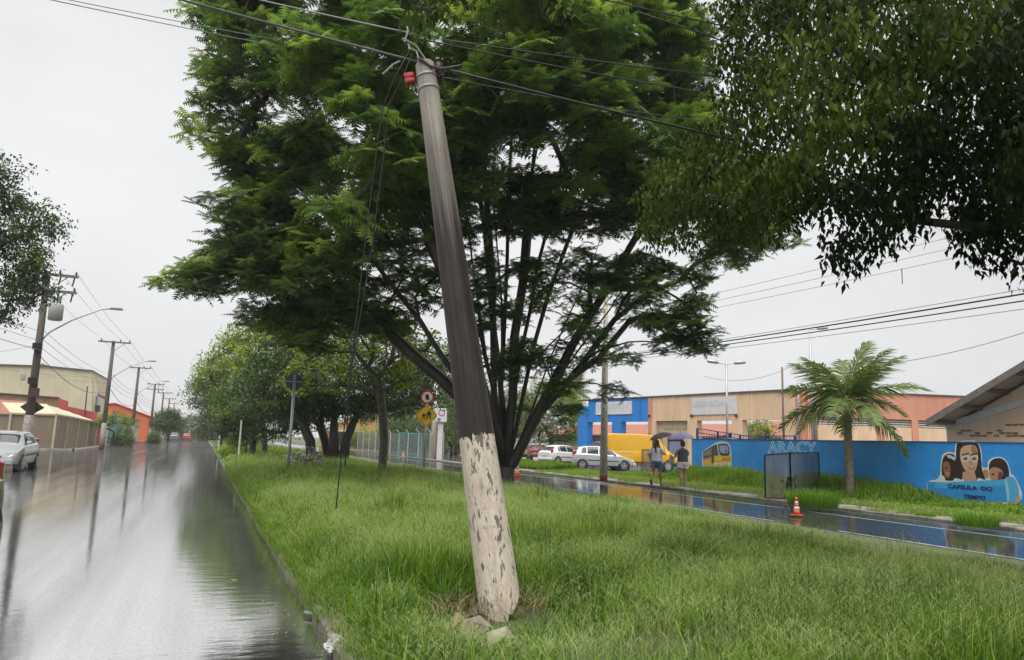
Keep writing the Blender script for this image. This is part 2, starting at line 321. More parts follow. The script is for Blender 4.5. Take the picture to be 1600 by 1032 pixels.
# ================================================================== leaning concrete pole
def pole_material():
    m, t, b, N, L = nodes('pole_concrete_and_paint'); tc = N.new('ShaderNodeTexCoord')
    def noise(sc, st, det=6, ro=.6):
        mp = N.new('ShaderNodeMapping'); mp.inputs['Scale'].default_value = st; L(tc.outputs['Object'], mp.inputs[0])
        n = N.new('ShaderNodeTexNoise'); n.inputs['Scale'].default_value = sc; n.inputs['Detail'].default_value = det; n.inputs['Roughness'].default_value = ro; L(mp.outputs[0], n.inputs['Vector']); return n.outputs['Fac']
    def math_(op, a, b_=None, c=None, clamp=False):
        n = N.new('ShaderNodeMath'); n.operation = op; n.use_clamp = clamp
        for i, x in enumerate((a, b_, c)):
            if x is None: continue
            if isinstance(x, (int, float)): n.inputs[i].default_value = x
            else: L(x, n.inputs[i])
        return n.outputs[0]
    def ramp(fac, *st):
        r = N.new('ShaderNodeValToRGB'); e = r.color_ramp.elements
        e[0].position, e[0].color = st[0][0], (*st[0][1], 1); e[1].position, e[1].color = st[-1][0], (*st[-1][1], 1)
        for p, c in st[1:-1]: x = e.new(p); x.color = (*c, 1)
        L(fac, r.inputs[0]); return r.outputs[0]
    def mix(f_, a, b_):
        n = N.new('ShaderNodeMix'); n.data_type = 'RGBA'; L(f_, n.inputs[0])
        for s_, x in ((6, a), (7, b_)):
            if isinstance(x, tuple): n.inputs[s_].default_value = (*x, 1)
            else: L(x, n.inputs[s_])
        return n.outputs[2]
    sx = N.new('ShaderNodeSeparateXYZ'); L(tc.outputs['Object'], sx.inputs[0]); z = sx.outputs['Z']
    g = noise(7, (1, 1, .35)); pit = noise(70, (1, 1, 1), 3)
    dry = ramp(g, (.3, (.27, .24, .2)), (.7, (.4, .365, .31)))
    wet = ramp(g, (.3, (.014, .011, .009)), (.7, (.04, .033, .028)))
    streak = noise(5, (3, 3, .12), 4)
    # rain has soaked the shaft from about half way down; streaks of damp run up into the dry part
    soak = math_('MULTIPLY_ADD', z, -.75, math_('MULTIPLY_ADD', streak, 1.5, 2.75), clamp=True)
    gr = noise(120, (1, 1, 1), 2); dry = mix(math_('MULTIPLY', math_('SUBTRACT', gr, .45, clamp=True), 1.2, clamp=True), dry, (.42, .38, .33))
    conc = mix(soak, dry, wet)
    st2 = noise(9, (4, 4, .06), 5, .7); conc = mix(math_('MULTIPLY', math_('SUBTRACT', st2, .45, clamp=True), 2.2, clamp=True), conc, (.07, .058, .048))      # rain stains running down
    spots = math_('GREATER_THAN', pit, .66); conc = mix(math_('MULTIPLY', spots, .6), conc, (.03, .026, .022))
    peel = noise(9, (1.9, 1.9, .5), 8, .72); peel2 = noise(30, (1.5, 1.5, .55), 6, .66)
    pf = math_('ADD', math_('MULTIPLY', peel, .78), math_('MULTIPLY', peel2, .22))
    paintmask = math_('MULTIPLY', math_('GREATER_THAN', .545, pf), math_('LESS_THAN', math_('ADD', math_('MULTIPLY_ADD', peel2, .12, z), math_('MULTIPLY', streak, .12)), 1.57))
    paint = ramp(noise(13, (1.4, 1.4, .35), 8, .7), (.28, (.28, .23, .18)), (.45, (.56, .48, .39)), (.62, (.68, .6, .5)), (.8, (.75, .68, .58)))
    under = ramp(noise(9, (1, 1, .5)), (.3, (.1, .08, .06)), (.7, (.25, .21, .17)))
    low = math_('LESS_THAN', math_('ADD', math_('MULTIPLY_ADD', peel2, .12, z), math_('MULTIPLY', streak, .12)), 1.57)
    col = mix(low, conc, under); col = mix(paintmask, col, paint); L(col, b.inputs['Base Color'])
    b.inputs['Specular IOR Level'].default_value = .25; rg = math_('MULTIPLY_ADD', soak, -.15, .65); L(rg, b.inputs['Roughness'])
    bp = N.new('ShaderNodeBump'); bp.inputs['Strength'].default_value = .6; bp.inputs['Distance'].default_value = .006
    L(math_('ADD', math_('MULTIPLY', paintmask, 1.0), math_('MULTIPLY', pit, .6)), bp.inputs['Height']); L(bp.outputs[0], b.inputs['Normal'])
    return m
PB = gnd(783, 958, .17); PB.z = .17; PT = atd(664, 100, 7.35)
pax = (PT-PB).normalized(); PLEN = (PT-PB).length
P0 = empty('utility_pole', PB, label='leaning concrete utility pole with peeling white paint at its broken foot', cat='utility pole')
P0.rotation_mode = 'QUATERNION'; P0.rotation_quaternion = pax.to_track_quat('Z', 'Y')
PINV = None
bpy.context.view_layer.update(); PINV = P0.matrix_world.inverted()
def pl(v): return PINV @ Vector(v)         # world point -> pole space
# shaft: jagged foot, lifted on the right hand side where it has snapped
n = 48; prof = [0, .02, .05, .1, .3, .8, 1.4, 1.9, 2.6, 3.4, 3.405, 3.41, 4.2, PLEN-.02, PLEN]; vs = []; fs = []
rt = (PINV.to_3x3() @ _r).normalized(); side = math.atan2(rt.y, rt.x)
for i, z in enumerate(prof):
    rad = .178-.082*z/PLEN
    if i == len(prof)-1: rad -= .012
    for k in range(n):
        a = 2*math.pi*k/n; zz = z
        if i < 4: lift = max(0, math.cos(a-side-.5))**1.2*.17+random.uniform(-.018, .018); zz = z*.6+lift+(.0 if i else -.06*(math.cos(a-side-.5) < -.1))
        vs.append((math.cos(a)*rad, math.sin(a)*rad, max(zz, -.1)))
for i in range(len(prof)-1):
    for k in range(n): l = (k+1) % n; fs.append((i*n+k, i*n+l, (i+1)*n+l, (i+1)*n+k))
fs.append(tuple(range((len(prof)-1)*n, len(prof)*n)))
sh = autosmooth(MB().add(vs, fs).obj('shaft', pole_material(), P0), 50)
MB().lathe([(.1, -.1), (.11, .02), (.1, .16), (.05, .2)], 12, -rt*.05).obj('shaded_hole_core', mat('painted_hole_shade', (.03, .026, .022), None, .9, 9, .8, 30), P0)  # core coloured near black to paint the shade in the hole under the foot
for z in (PLEN-.16, PLEN-.3):
    rr = .178-.082*z/PLEN+.004; MB().lathe([(rr, -.012), (rr+.006, -.01), (rr+.006, .01), (rr, .012)], 28, (0, 0, z)).obj('strap', M['steel'], P0)
lf = -rt
# red connector box hanging from the strap on the left, black insulator on the right
bx = lf*.17+Vector((0, 0, PLEN-.17)); an = math.atan2(lf.y, lf.x)
rb = MB(); rb.box((bx.x, bx.y, bx.z+.025), (.1, .085, .052), an, .01); rb.box((bx.x, bx.y, bx.z-.03), (.1, .085, .05), an, .01); rb.obj('connector_box', plain('red_plastic', (.55, .02, .03), .35), P0)
ins = rt*.125+Vector((0, 0, PLEN-.06)); MB().lathe([(.02, -.11), (.045, -.1), (.03, -.08), (.05, -.06), (.032, -.035), (.055, -.01), (.035, .02), (.05, .05), (.02, .07)], 14, ins).obj('insulator', plain('brown_porcelain', (.06, .022, .018), .25), P0, True)
MB().beam(Vector((0, 0, PLEN-.1)), ins+Vector((0, 0, -.06)), .03, .02).obj('bracket', M['steel'], P0)
# frayed cable ends and clamp bundle above the pole top
fr = MB()
for a, b_ in (((628, 60), (664, 92)), ((625, 96), (598, 116)), ((640, 78), (628, 62)), ((632, 66), (636, 42)), ((655, 96), (640, 75))):
    p, q = atd(*a, 7.25), atd(*b_, 7.3); md = (p+q)/2+Vector((.02, 0, .04)); fr.tube([pl(p), pl(md), pl(q)], .009, 6)
fr.obj('cable_end', plain('pale_cable', (.45, .44, .4), .5), P0)

# ------------------------------------------------------------------ broken foot: soil, lumps of concrete
def lump(name, c, r_, m, sq=(1, 1, 1), seed=0, parent=None, sub=2, rough=.28):
    b = bmesh.new(); bmesh.ops.create_icosphere(b, subdivisions=sub, radius=1); rnd = random.Random(seed); offs = [Vector((rnd.uniform(-1, 1), rnd.uniform(-1, 1), rnd.uniform(-1, 1))).normalized() for _ in range(11)]
    cut = [rnd.uniform(.35, .8) for _ in offs]
    for v in b.verts:
        p = v.co.copy()
        for o_, k in zip(offs, cut):
            d = p.dot(o_)
            if d > k: p -= o_*(d-k)
        p *= 1+rnd.uniform(-rough, rough)*.25; v.co = Vector((p.x*r_*sq[0], p.y*r_*sq[1], p.z*r_*sq[2]))
    me = bpy.data.meshes.new(name); b.to_mesh(me); b.free(); o = link(name, me, m, parent); o.location = c; return o
def chunk(name, c, size, m, seed, rz=0.0, tilt=0.0):
    rnd = random.Random(seed); b = bmesh.new()
    for _ in range(13): v = Vector((rnd.uniform(-1, 1), rnd.uniform(-1, 1), rnd.uniform(-1, 1))); v = v/max(abs(v.x), abs(v.y), abs(v.z), .4)*rnd.uniform(.75, 1); b.verts.new((v.x*size[0], v.y*size[1], v.z*size[2]))
    r_ = bmesh.ops.convex_hull(b, input=b.verts); bmesh.ops.delete(b, geom=[v for v in b.verts if not v.link_faces], context='VERTS')
    me = bpy.data.meshes.new(name); b.to_mesh(me); b.free(); o = link(name, me, m); o.location = c; o.rotation_euler = (tilt, tilt*.6, rz); return o
ms = tag(lump('soil_mound', (PB.x-.27, PB.y-.02, .1), .42, M['soil'], (1, .8, .3), 3, sub=5, rough=1.0), kind='stuff')
M['rubble'] = mat('broken_concrete', (.3, .26, .2), (.12, .1, .075), .8, 8, .7, 30)
M['rubble_pale'] = mat('pale_broken_concrete', (.46, .42, .35), (.25, .22, .17), .8, 8, .6, 30); M['rubble_tan'] = mat('pale_broken_brick', (.5, .36, .22), (.3, .22, .15), .8, 8, .5, 30)
for px, py, size, sd, mm, tl, lb in ((712, 975, (.12, .05, .075), 1, 'rubble_tan', .5, 'tan slab of broken render propped by the pole foot'), (785, 1002, (.1, .07, .085), 2, 'rubble_pale', .3, 'pale concrete lump right below the pole foot'), (745, 988, (.12, .09, .08), 5, 'rubble', .2, 'grey concrete lump under the left edge of the pole foot'), (640, 1003, (.07, .06, .06), 8, 'rubble', .1, 'small grey lump in the grass left of the rubble'), (690, 992, (.06, .05, .05), 9, 'rubble', .3, 'small dark lump beside the tan slab')):
    p = gnd(px, py, .2); tag(chunk('concrete_lump', (p.x, p.y, zmed1(p.x, p.y)+size[2]*.9), size, M[mm], sd, sd*1.3, tl), lb, 'rubble', 'rubble round the pole foot')
# litter in the gutter
M['bag'] = mat('white_plastic_film', (.5, .5, .48), (.3, .3, .29), .35, 14, .8, 22)
p = gnd(530, 1008, .06); tag(lump('plastic_bag', (p.x-.02, p.y, .075), .095, M['bag'], (1.15, 1, .75), 13, sub=4, rough=.9), 'crumpled white plastic bag in the gutter below the grass', 'bag')
p = gnd(490, 962, .02); wr = empty('drink_bottle', (p.x, p.y, .035), -.9, 'flattened clear bottle with green cap lying in the gutter', 'bottle'); wr.scale = (1, 1, .55)
MB().tube([(-.1, 0, 0), (-.08, 0, 0), (.03, 0, .0), (.07, 0, 0), (.09, 0, 0)], [.022, .03, .03, .018, .012], 10).obj('bottle_body', mat('clear_plastic', (.3, .34, .33), None, .15, 5, spec=.7), wr, True)
MB().tube([(.088, 0, 0), (.112, 0, 0)], .015, 10).obj('cap', plain('green_cap', (.02, .3, .16), .4), wr)
def fallen(name, spots, m, cat, labels, group, size):
    for (px, py), lb in zip(spots, labels):
        p = gnd(px, py, .006); v = []; 
        for k in range(10): a = 2*math.pi*k/10; v.append((math.cos(a)*size*(1.0 if k % 5 else 1.5), math.sin(a)*size*.55, .006+.008*math.cos(2*a)))
        o = MB().add(v+[(0, 0, .002)], [(k, (k+1) % 10, 10) for k in range(10)]).obj(name, m); o.location = p; o.rotation_euler = (0, 0, random.uniform(0, 6)); tag(o, lb, cat, group)
M['leaf_yellow'] = plain('yellow_leaf', (.55, .4, .04), .5); M['leaf_pale'] = plain('pale_leaf', (.26, .22, .15), .5)
fallen('fallen_leaf', [(366, 907)], M['leaf_yellow'], 'leaf', ['yellow fallen leaf on the wet road'], None, .03)
sp = [(352, 768), (362, 765), (370, 770), (358, 774), (372, 888), (376, 842), (432, 948), (445, 956), (420, 955), (453, 962), (436, 985), (428, 993), (446, 990), (460, 978), (412, 940), (467, 950)]
fallen('fallen_leaf', sp, M['leaf_pale'], 'leaf', ['pale scrap of leaf on the wet road beside the grass kerb']*len(sp), 'leaf scraps in the gutter', .013)
# ================================================================== vegetation
def tri_leaf(L_=1.0, W_=.5, fold=.12, droop=.25, tip=.12):
    """ovate leaf along +x with a drip tip, 4 triangles, folded along the midrib"""
    v = np.array([(0, 0, 0), (.38*L_, W_/2, fold*L_*.5-droop*.14), (.38*L_, -W_/2, fold*L_*.5-droop*.14), (.55*L_, 0, -droop*.3), (L_, 0, -droop)])
    return v, np.array([(0, 3, 1), (0, 2, 3), (1, 3, 4), (3, 2, 4)])
def rosette(seed, nf=8, pairs=6):
    """a spray of feathery compound leaves radiating from a twig tip (radius about 1)"""
    r = np.random.default_rng(seed); V, F, k = [], [], 0
    for i in range(nf):
        az = 2*math.pi*(i+r.uniform(-.3, .3))/nf; el = r.uniform(-.1, .6); ln = r.uniform(.7, 1.1); dr = r.uniform(.3, .8)
        d = np.array([math.cos(az)*math.cos(el), math.sin(az)*math.cos(el), math.sin(el)]); sd = np.array([-math.sin(az), math.cos(az), 0]); up = np.cross(d, sd)*-1
        def pt(t): return d*t*ln+np.array([0, 0, -dr*(t*ln)**2*.6])
        for j in range(pairs):
            t = .16+.78*j/(pairs-1); p = pt(t); q = pt(min(1, t+.09)); wl = (.27*math.sin(math.pi*(.15+.75*t))+.05)
            for s in (1, -1):
                tipp = pt(min(1.05, t+.1))+sd*s*wl+np.array([0, 0, -.07*wl/.2+r.uniform(-.03, .03)])
                V += [p-(q-p)*.15, q+(q-p)*.55, tipp]; F.append((k, k+1, k+2) if s > 0 else (k+1, k, k+2)); k += 3
        p = pt(.9); q = pt(1.14); V += [p+sd*.04, p-sd*.04, q]; F.append((k, k+1, k+2)); k += 3
    return np.array(V), np.array(F)
def clump(seed, nl, L_, W_, spread=1.0, hang=.3, fold=.12):
    """a twig end with nl broad leaves"""
    r = np.random.default_rng(seed); V, F, k = [], [], 0
    lv = np.array([(0, 0, 0), (.42*L_, W_*.55, -.03), (L_, 0, -.22*L_), (.42*L_, -W_*.55, -.03)]); lf = np.array([(0, 2, 1), (0, 3, 2)])
    az = r.uniform(0, 6.28, nl); pos = r.normal(0, .42*spread, (nl, 3))*np.array([1, 1, .75]); M_ = eulers(r.uniform(-.7, .7, nl), r.uniform(-.3, .7, nl)+hang, az)
    for i in range(nl): V.append(lv@M_[i].T+pos[i]); F.append(lf+k); k += len(lv)
    return np.concatenate(V), np.concatenate(F)
class Skel:
    def __init__(s): s.p = []; s.par = []
    def add(s, p, par): s.p.append(Vector(p)); s.par.append(par); return len(s.p)-1
    def chain(s, pts, par):
        for p in pts: par = s.add(p, par)
        return par
    def connect(s, t, base, jit=.12, seg=3, lim=None):
        t = Vector(t); A = np.array([tuple(p) for p in s.p]); d = np.linalg.norm(A-np.array(t), axis=1); up = np.maximum(0, A[:, 2]-t.z)
        bd = np.linalg.norm(A-np.array(base), axis=1); tb = (t-Vector(base)).length
        cost = d+.8*up+np.maximum(0, bd-tb)*1.5+.15*(bd < .6)*tb
        i = int(np.argmin(cost)); p = s.p[i]; ln = (t-p).length; k = i; nseg = max(1, min(seg, int(ln/.5)))
        for q in range(1, nseg+1):
            u_ = q/nseg; m_ = p.lerp(t, u_)+Vector((random.uniform(-1, 1), random.uniform(-1, 1), random.uniform(-1, 1)))*jit*ln*.25*(u_ < 1)+Vector((0, 0, .09*ln*math.sin(math.pi*u_)))
            k = s.add(m_, k)
        return k
    def mesh(s, r_tip, r_max, expo=.5, n=7):
        m = len(s.p); wgt = [0]*m; ch = [[] for _ in range(m)]
        for i, q in enumerate(s.par):
            if q >= 0: ch[q].append(i)
        for i in range(m-1, -1, -1): wgt[i] = max(1, sum(wgt[c] for c in ch[i]))
        rad = [min(r_max, r_tip*(w_**expo)) for w_ in wgt]; mb = MB()
        def run(start, first):
            pts = [] if first is None else [s.p[first]]; rs = [] if first is None else [rad[start]*.95]; c = start
            while True:
                pts.append(s.p[c]); rs.append(rad[c]); k = ch[c]
                if not k: break
                b = max(k, key=lambda i: wgt[i])
                for o in k:
                    if o != b: todo.append((o, c))
                c = b
            if len(pts) > 1: rs[-1] *= .5; mb.tube(pts, rs, n if max(rs) > .03 else 4, cap=False)
        todo = [(i, None) for i in range(m) if s.par[i] < 0]
        while todo: run(*todo.pop())
        return mb
def edge_dist(x, y, poly):
    best = 1e9; n = len(poly)
    for i in range(n):
        ax, ay = poly[i]; bx, by = poly[(i+1) % n]; dx, dy = bx-ax, by-ay; t = max(0, min(1, ((x-ax)*dx+(y-ay)*dy)/(dx*dx+dy*dy+1e-9))); best = min(best, math.hypot(x-ax-t*dx, y-ay-t*dy))
    return best
def sample_lobes(poly, t0, n, maxdepth, sep, kdepth=1.0, tf=None, shell=0.0, inset=0):
    """branch ends spread through the volume whose outline the photo shows: real positions at real distances"""
    xs = [p[0] for p in poly]; ys = [p[1] for p in poly]; out_ = []; tries = 0; taken = []
    while len(out_) < n and tries < n*60:
        tries += 1; x, y = random.uniform(min(xs), max(xs)), random.uniform(min(ys), max(ys))
        if not in_poly(np.array([x]), np.array([y]), poly)[0]: continue
        t_ = t0 if tf is None else tf(x, y); e_ = edge_dist(x, y, poly)
        if e_ < inset: continue
        ed = e_/FPX*t_; hd = min(maxdepth, kdepth*ed+.3); u_ = random.uniform(-1, 1)
        if shell and random.random() < shell: u_ = math.copysign(abs(u_)**.4, u_)
        P_ = atd(x, y, t_+u_*hd)
        if any((P_-q).length < sep for q in taken): continue
        taken.append(P_); out_.append(P_)
    return out_
def fill(lobes, per, rx, rz, size, tint_f, templates, droop=0.0, outward=None):
    n = len(lobes)*per; Cn = np.repeat(np.array([tuple(p) for p in lobes]), per, 0)
    d = RNG.normal(0, 1, (n, 3)); d /= np.linalg.norm(d, axis=1)[:, None]; rr = RNG.random(n)**.42
    off = d*rr[:, None]*np.array([rx, rx, rz]); P_ = Cn+off; P_[:, 2] -= droop*(off[:, 0]**2+off[:, 1]**2)/max(rx, .1)
    az = np.arctan2(off[:, 1], off[:, 0])+RNG.normal(0, .7, n); tilt = RNG.normal(.15, .3, n)
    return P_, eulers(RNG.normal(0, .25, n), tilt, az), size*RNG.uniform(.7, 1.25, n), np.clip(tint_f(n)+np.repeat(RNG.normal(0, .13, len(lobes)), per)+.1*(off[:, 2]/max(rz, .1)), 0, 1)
def twigs(sk, lobes, ends, rx, rz, n_each):
    for L_, e in zip(lobes, ends):
        for _ in range(n_each):
            a = random.uniform(0, 6.28); q = L_+Vector((math.cos(a)*rx*random.uniform(.4, .9), math.sin(a)*rx*random.uniform(.4, .9), rz*random.uniform(-.3, .8))); sk.chain([L_.lerp(q, .5)+Vector((0, 0, .05)), q], e)
def mk_tree(name, label, base, sk, r_tip, r_max, bark, crown_data, leaf, templates, group=None, expo=.5, cat='tree', tn=7):
    root = empty(name, base, 0, label, cat, group); bpy.context.view_layer.update()
    b = Vector(base); mb = sk.mesh(r_tip, r_max, expo, tn); mb.v = [(x-b.x, y-b.y, z-b.z) for x, y, z in mb.v]; mb.obj('trunk', bark, root, True)
    V, F, T = scatter(templates, *crown_data); V = V-np.array(b); c = npmesh('crown', V, F, leaf, root, T); c['kind'] = 'stuff'
    return root
tint_n = lambda mu, sd, hi=.08: (lambda n: np.where(RNG.random(n) < hi, RNG.uniform(.75, 1, n), np.clip(RNG.normal(mu, sd, n), 0, 1)))

# ------------------------------------------------------------------ the big feathery tree behind the pole
LM_F = leafmat('feathery_leaf', [(.024, .055, .014), (.068, .135, .03), (.14, .235, .05), (.27, .38, .075)], .55, .45, .25)
TB = aty(792, 738, 22.0); TB.z = .15; TT = 23.4
crown_poly = [(300, 10), (286, 70), (296, 120), (268, 182), (298, 225), (345, 248), (292, 288), (272, 332), (325, 372), (292, 402), (236, 450), (310, 468), (372, 500), (398, 545), (440, 540), (490, 575), (560, 545), (640, 530), (690, 490), (735, 420), (800, 380), (880, 385), (950, 370), (1000, 370), (1050, 390), (1110, 425), (1180, 428), (1240, 392), (1262, 330), (1245, 245), (1160, 210), (1120, 110), (1110, 0), (1080, -120), (900, -240), (620, -240), (400, -130)]
sk = Skel(); b0 = sk.add(TB, -1); b1 = sk.add(TB+Vector((-.02, 0, .6)), b0)
stem_px = [(520, 300, 21), (470, 420, 23.5), (610, 230, 25), (650, 330, 19.5), (690, 150, 21), (735, 190, 24.5), (745, 60, 22.5), (785, 120, 20), (815, 0, 23), (850, 100, 25.5), (870, 60, 20), (905, 180, 22.5), (960, 130, 21), (985, 240, 24), (1050, 330, 22), (1030, 300, 19.5), (1010, 400, 24.5)]
for i, (x, y, yy) in enumerate(stem_px):
    e = aty(x, y, yy); a = 2*math.pi*i/len(stem_px); s0 = TB+Vector((math.cos(a)*.16, math.sin(a)*.16, .45+.5*random.random())); pts = [s0]; wob = Vector((0, 0, 0))
    for q in range(1, 9):
        u_ = q/8; p = s0.lerp(e, u_)+Vector((0, 0, .05*(e-s0).length*math.sin(math.pi*u_))); wob += Vector((random.uniform(-1, 1), random.uniform(-1, 1), 0))*.16; p += wob*min(1, 2*(1-u_)+.3); pts.append(p)
    sk.chain(pts, b1)
for seg in ([(850, 640), (905, 575), (960, 500), (1010, 460), (1060, 440)], [(880, 600), (935, 560), (985, 500), (1040, 470)]):
    q = [aty(x, y, 21.5-.25*i) for i, (x, y) in enumerate(seg)]; k = sk.connect(q[0], TB); sk.chain(q[1:], k)
lob = sample_lobes(crown_poly, TT, 430, 6.0, .5, 1.3, shell=.5, inset=26); lob.sort(key=lambda p: (p-TB).length)
low = sample_lobes([(975, 470), (1020, 445), (1080, 455), (1100, 500), (1090, 545), (1050, 535), (1000, 500)], 22, 8, 1, .4)
low += sample_lobes([(690, 430), (780, 390), (960, 385), (1020, 440), (960, 560), (890, 620), (800, 610), (735, 560)], 23, 46, 3, .5)
low += sample_lobes([(930, 400), (1060, 395), (1112, 440), (1100, 545), (1040, 540), (950, 490)], 22.5, 24, 2, .4)
low += [aty(x, y, 21.5+random.uniform(-1.5, 1.5)) for x, y in ((770, 420), (840, 480), (800, 560), (900, 470), (860, 570), (930, 520), (980, 560), (890, 640), (960, 610), (820, 640), (740, 500), (930, 430), (1010, 430), (560, 500), (620, 470), (480, 520), (700, 430))]
ends = [sk.connect(p, TB) for p in lob]; twigs(sk, lob, ends, 1.0, .4, 3); ends2 = [sk.connect(p, TB) for p in low]; twigs(sk, low, ends2, .5, .3, 3)
RT = [rosette(s, 7, 6) for s in range(6)]
a = fill(lob, 22, 1.05, .5, .47, tint_n(.45, .22, .12), RT, .25); b = fill(low, 13, .6, .3, .33, tint_n(.45, .15), RT, .25)
mk_tree('feathery_tree', 'big spreading tree with feathery dark green leaves behind the leaning pole', TB, sk, .0135, .25, M['bark_dark'], [np.concatenate([p, q]) for p, q in zip(a, b)], LM_F, RT, None, .47)

# ------------------------------------------------------------------ overhanging fig tree, trunk right of the frame
LM_FIG = leafmat('fig_leaf', [(.011, .024, .005), (.025, .05, .009), (.05, .085, .014), (.12, .165, .03)], .6, .32, .1)
fig_poly = [(1090, -90), (1128, 60), (1100, 110), (1128, 190), (1060, 230), (1000, 290), (1004, 372), (1060, 395), (1120, 365), (1200, 362), (1258, 335), (1290, 322), (1312, 340), (1296, 420), (1326, 415), (1350, 386), (1424, 380), (1452, 325), (1486, 268), (1502, 330), (1508, 378), (1535, 410), (1560, 372), (1600, 425), (1760, 430), (1760, -90)]
FB = Vector((9.0, 1.9, .2)); sk = Skel(); k = sk.chain([FB, FB+Vector((0, .1, 1.5)), FB+Vector((-.1, .3, 3.0))], -1)
for e in ((1350, 150, 9), (1500, 60, 8), (1600, 250, 8), (1200, 60, 10.5), (1450, -60, 10), (1150, 280, 11.5)):
    q = atd(*e); s0 = FB+Vector((-.1, .3, 3.0)); sk.chain([s0.lerp(q, u_)+Vector((0, 0, .9*math.sin(math.pi*u_))) for u_ in (.2, .4, .6, .8, 1)], k)
k2 = sk.connect(atd(1100, -160, 9.5), FB, .05); sk.chain([atd(950, -130, 8.6), atd(800, -90, 8), atd(700, -40, 7.4), atd(650, 10, 7.1)], k2)
tfig = lambda x, y: 7.6 if x > 1300 else 7.6+(1300-x)/300*3.6
lob = sample_lobes(fig_poly, 8, 470, 1.9, .26, 1.8, tfig, .3); lob.sort(key=lambda p: (p-FB).length)
top = [atd(x+random.uniform(-25, 25), y, 6.9+random.uniform(-.3, .4)) for x, y in ((610, -40), (640, -10), (680, -30), (660, 15), (720, -20), (760, -40), (800, -45), (850, -30), (900, -60), (980, -70), (1040, -60), (640, 30), (700, 5), (880, 0))]
ends = [sk.connect(p, FB, .1, 2) for p in lob]; twigs(sk, lob, ends, .28, .2, 2); e2 = [sk.connect(p, FB, .1, 2) for p in top]; twigs(sk, top, e2, .2, .15, 2)
up_ = [FB+Vector((random.uniform(-5.5, 3.5), random.uniform(-3, 5.5), random.uniform(6.6, 9.8))) for _ in range(95)]; up_ = [p for p in up_ if (p-FB-Vector((-.8, 1, 7.5))).length < 5.2]  # unseen crown above the frame, added to block light from the leaves below
e3 = [sk.connect(p, FB, .1, 2) for p in up_]; twigs(sk, up_, e3, .5, .3, 2)
lv = tri_leaf(1, .5, .14, .3); lv2 = tri_leaf(1, .44, .1, .5)
def hang(lobes, per, rx, rz, size, tf_):
    P_, Rm, S, T = fill(lobes, per, rx, rz, size, tf_, None); n = len(P_); return P_, eulers(RNG.normal(0, .6, n), RNG.normal(.95, .4, n), RNG.uniform(0, 6.28, n)), S, T
nr = [p for p in lob if (p-FB).length < 6.2]; fr_ = [p for p in lob if (p-FB).length >= 6.2]; a = [np.concatenate([p, q]) for p, q in zip(hang(nr, 112, .27, .26, .086, tint_n(.14, .13, .02)), hang(fr_, 100, .27, .26, .086, tint_n(.62, .2, .1)))]; b = hang(top, 60, .22, .2, .078, tint_n(.6, .2, .2)); c_ = hang(up_, 150, .75, .55, .14, tint_n(.4, .2)); b = [np.concatenate([p, q]) for p, q in zip(b, c_)]  # near leaves tinted dark to paint their shaded side; outer leaves younger, lighter
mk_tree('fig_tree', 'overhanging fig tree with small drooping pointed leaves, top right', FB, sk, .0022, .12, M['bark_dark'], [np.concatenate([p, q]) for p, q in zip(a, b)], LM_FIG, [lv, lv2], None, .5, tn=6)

# ------------------------------------------------------------------ street tree at the left edge
LM_B = leafmat('broad_leaf', [(.02, .042, .012), (.045, .09, .02), (.09, .155, .03), (.17, .25, .045)], .4, .32)
LM_Y = leafmat('young_green_leaf', [(.05, .095, .014), (.12, .2, .025), (.23, .34, .04), (.4, .5, .06)], .45, .42)
LM_P = leafmat('pale_green_leaf', [(.04, .075, .03), (.08, .14, .05), (.15, .22, .07), (.24, .31, .1)], .5, .35)
CL = [clump(s, 14, .34, .17, 1.0) for s in range(5)]; CLs = [clump(s+20, 12, .46, .3, 1.0, .1) for s in range(5)]
B_ = Vector((-11.2, 28.5, .13)); sk = Skel(); k = sk.chain([B_, B_+Vector((.1, 0, 1.8)), B_+Vector((.3, .3, 3.4))], -1)
lob = sample_lobes([(-170, 200), (-60, 215), (5, 255), (28, 265), (42, 300), (62, 297), (82, 322), (96, 352), (90, 392), (76, 415), (50, 425), (74, 450), (66, 480), (40, 500), (0, 492), (-90, 520), (-190, 480)], 26, 110, 2.2, .34, 1.2); lob.sort(key=lambda p: (p-B_).length)
ends = [sk.connect(p, B_) for p in lob]; twigs(sk, lob, ends, .6, .4, 2); a = fill(lob, 22, .6, .5, .36, tint_n(.2, .17), CL, .1)
mk_tree('street_tree', 'leafy street tree reaching in from the left edge in front of the poles', B_, sk, .012, .16, M['bark'], a, LM_B, CL)

# ------------------------------------------------------------------ trees along the median and beyond
def poly_tree(name, label, base_px, y, poly, nl, maxd, sep, per, rx, rz, size, leaf, tmpl, mu=.45, bark='bark', forks=(), rtip=.014, rmax=.2, group=None, base=None, sd=.2, hi=.08, tw=2, kd=1.1, zb=None):
    if base is None:
        base = aty(base_px[0], base_px[1], y); base.z = zmed1(base.x, base.y) if zb is None else zb
    base = Vector(base); t0 = (base-CAMP).dot(_f); sk = Skel(); k = sk.add(base, -1)
    if forks:
        k = sk.chain([aty(px, py, base.y) for px, py in forks], k)
    else: sk.chain([base+Vector((0, 0, .9)), base+Vector((.05, 0, 1.7))], k)
    lob = sample_lobes(poly, t0, nl, maxd, sep, kd); lob.sort(key=lambda p: (p-base).length); ends = [sk.connect(p, base) for p in lob]; twigs(sk, lob, ends, rx*.8, rz*.8, tw)
    a = fill(lob, per, rx, rz, size, tint_n(mu, sd, hi), tmpl, .1)
    return mk_tree(name, label, base, sk, rtip, rmax, M[bark], a, leaf, tmpl, group)
GT = 'trees on the median'
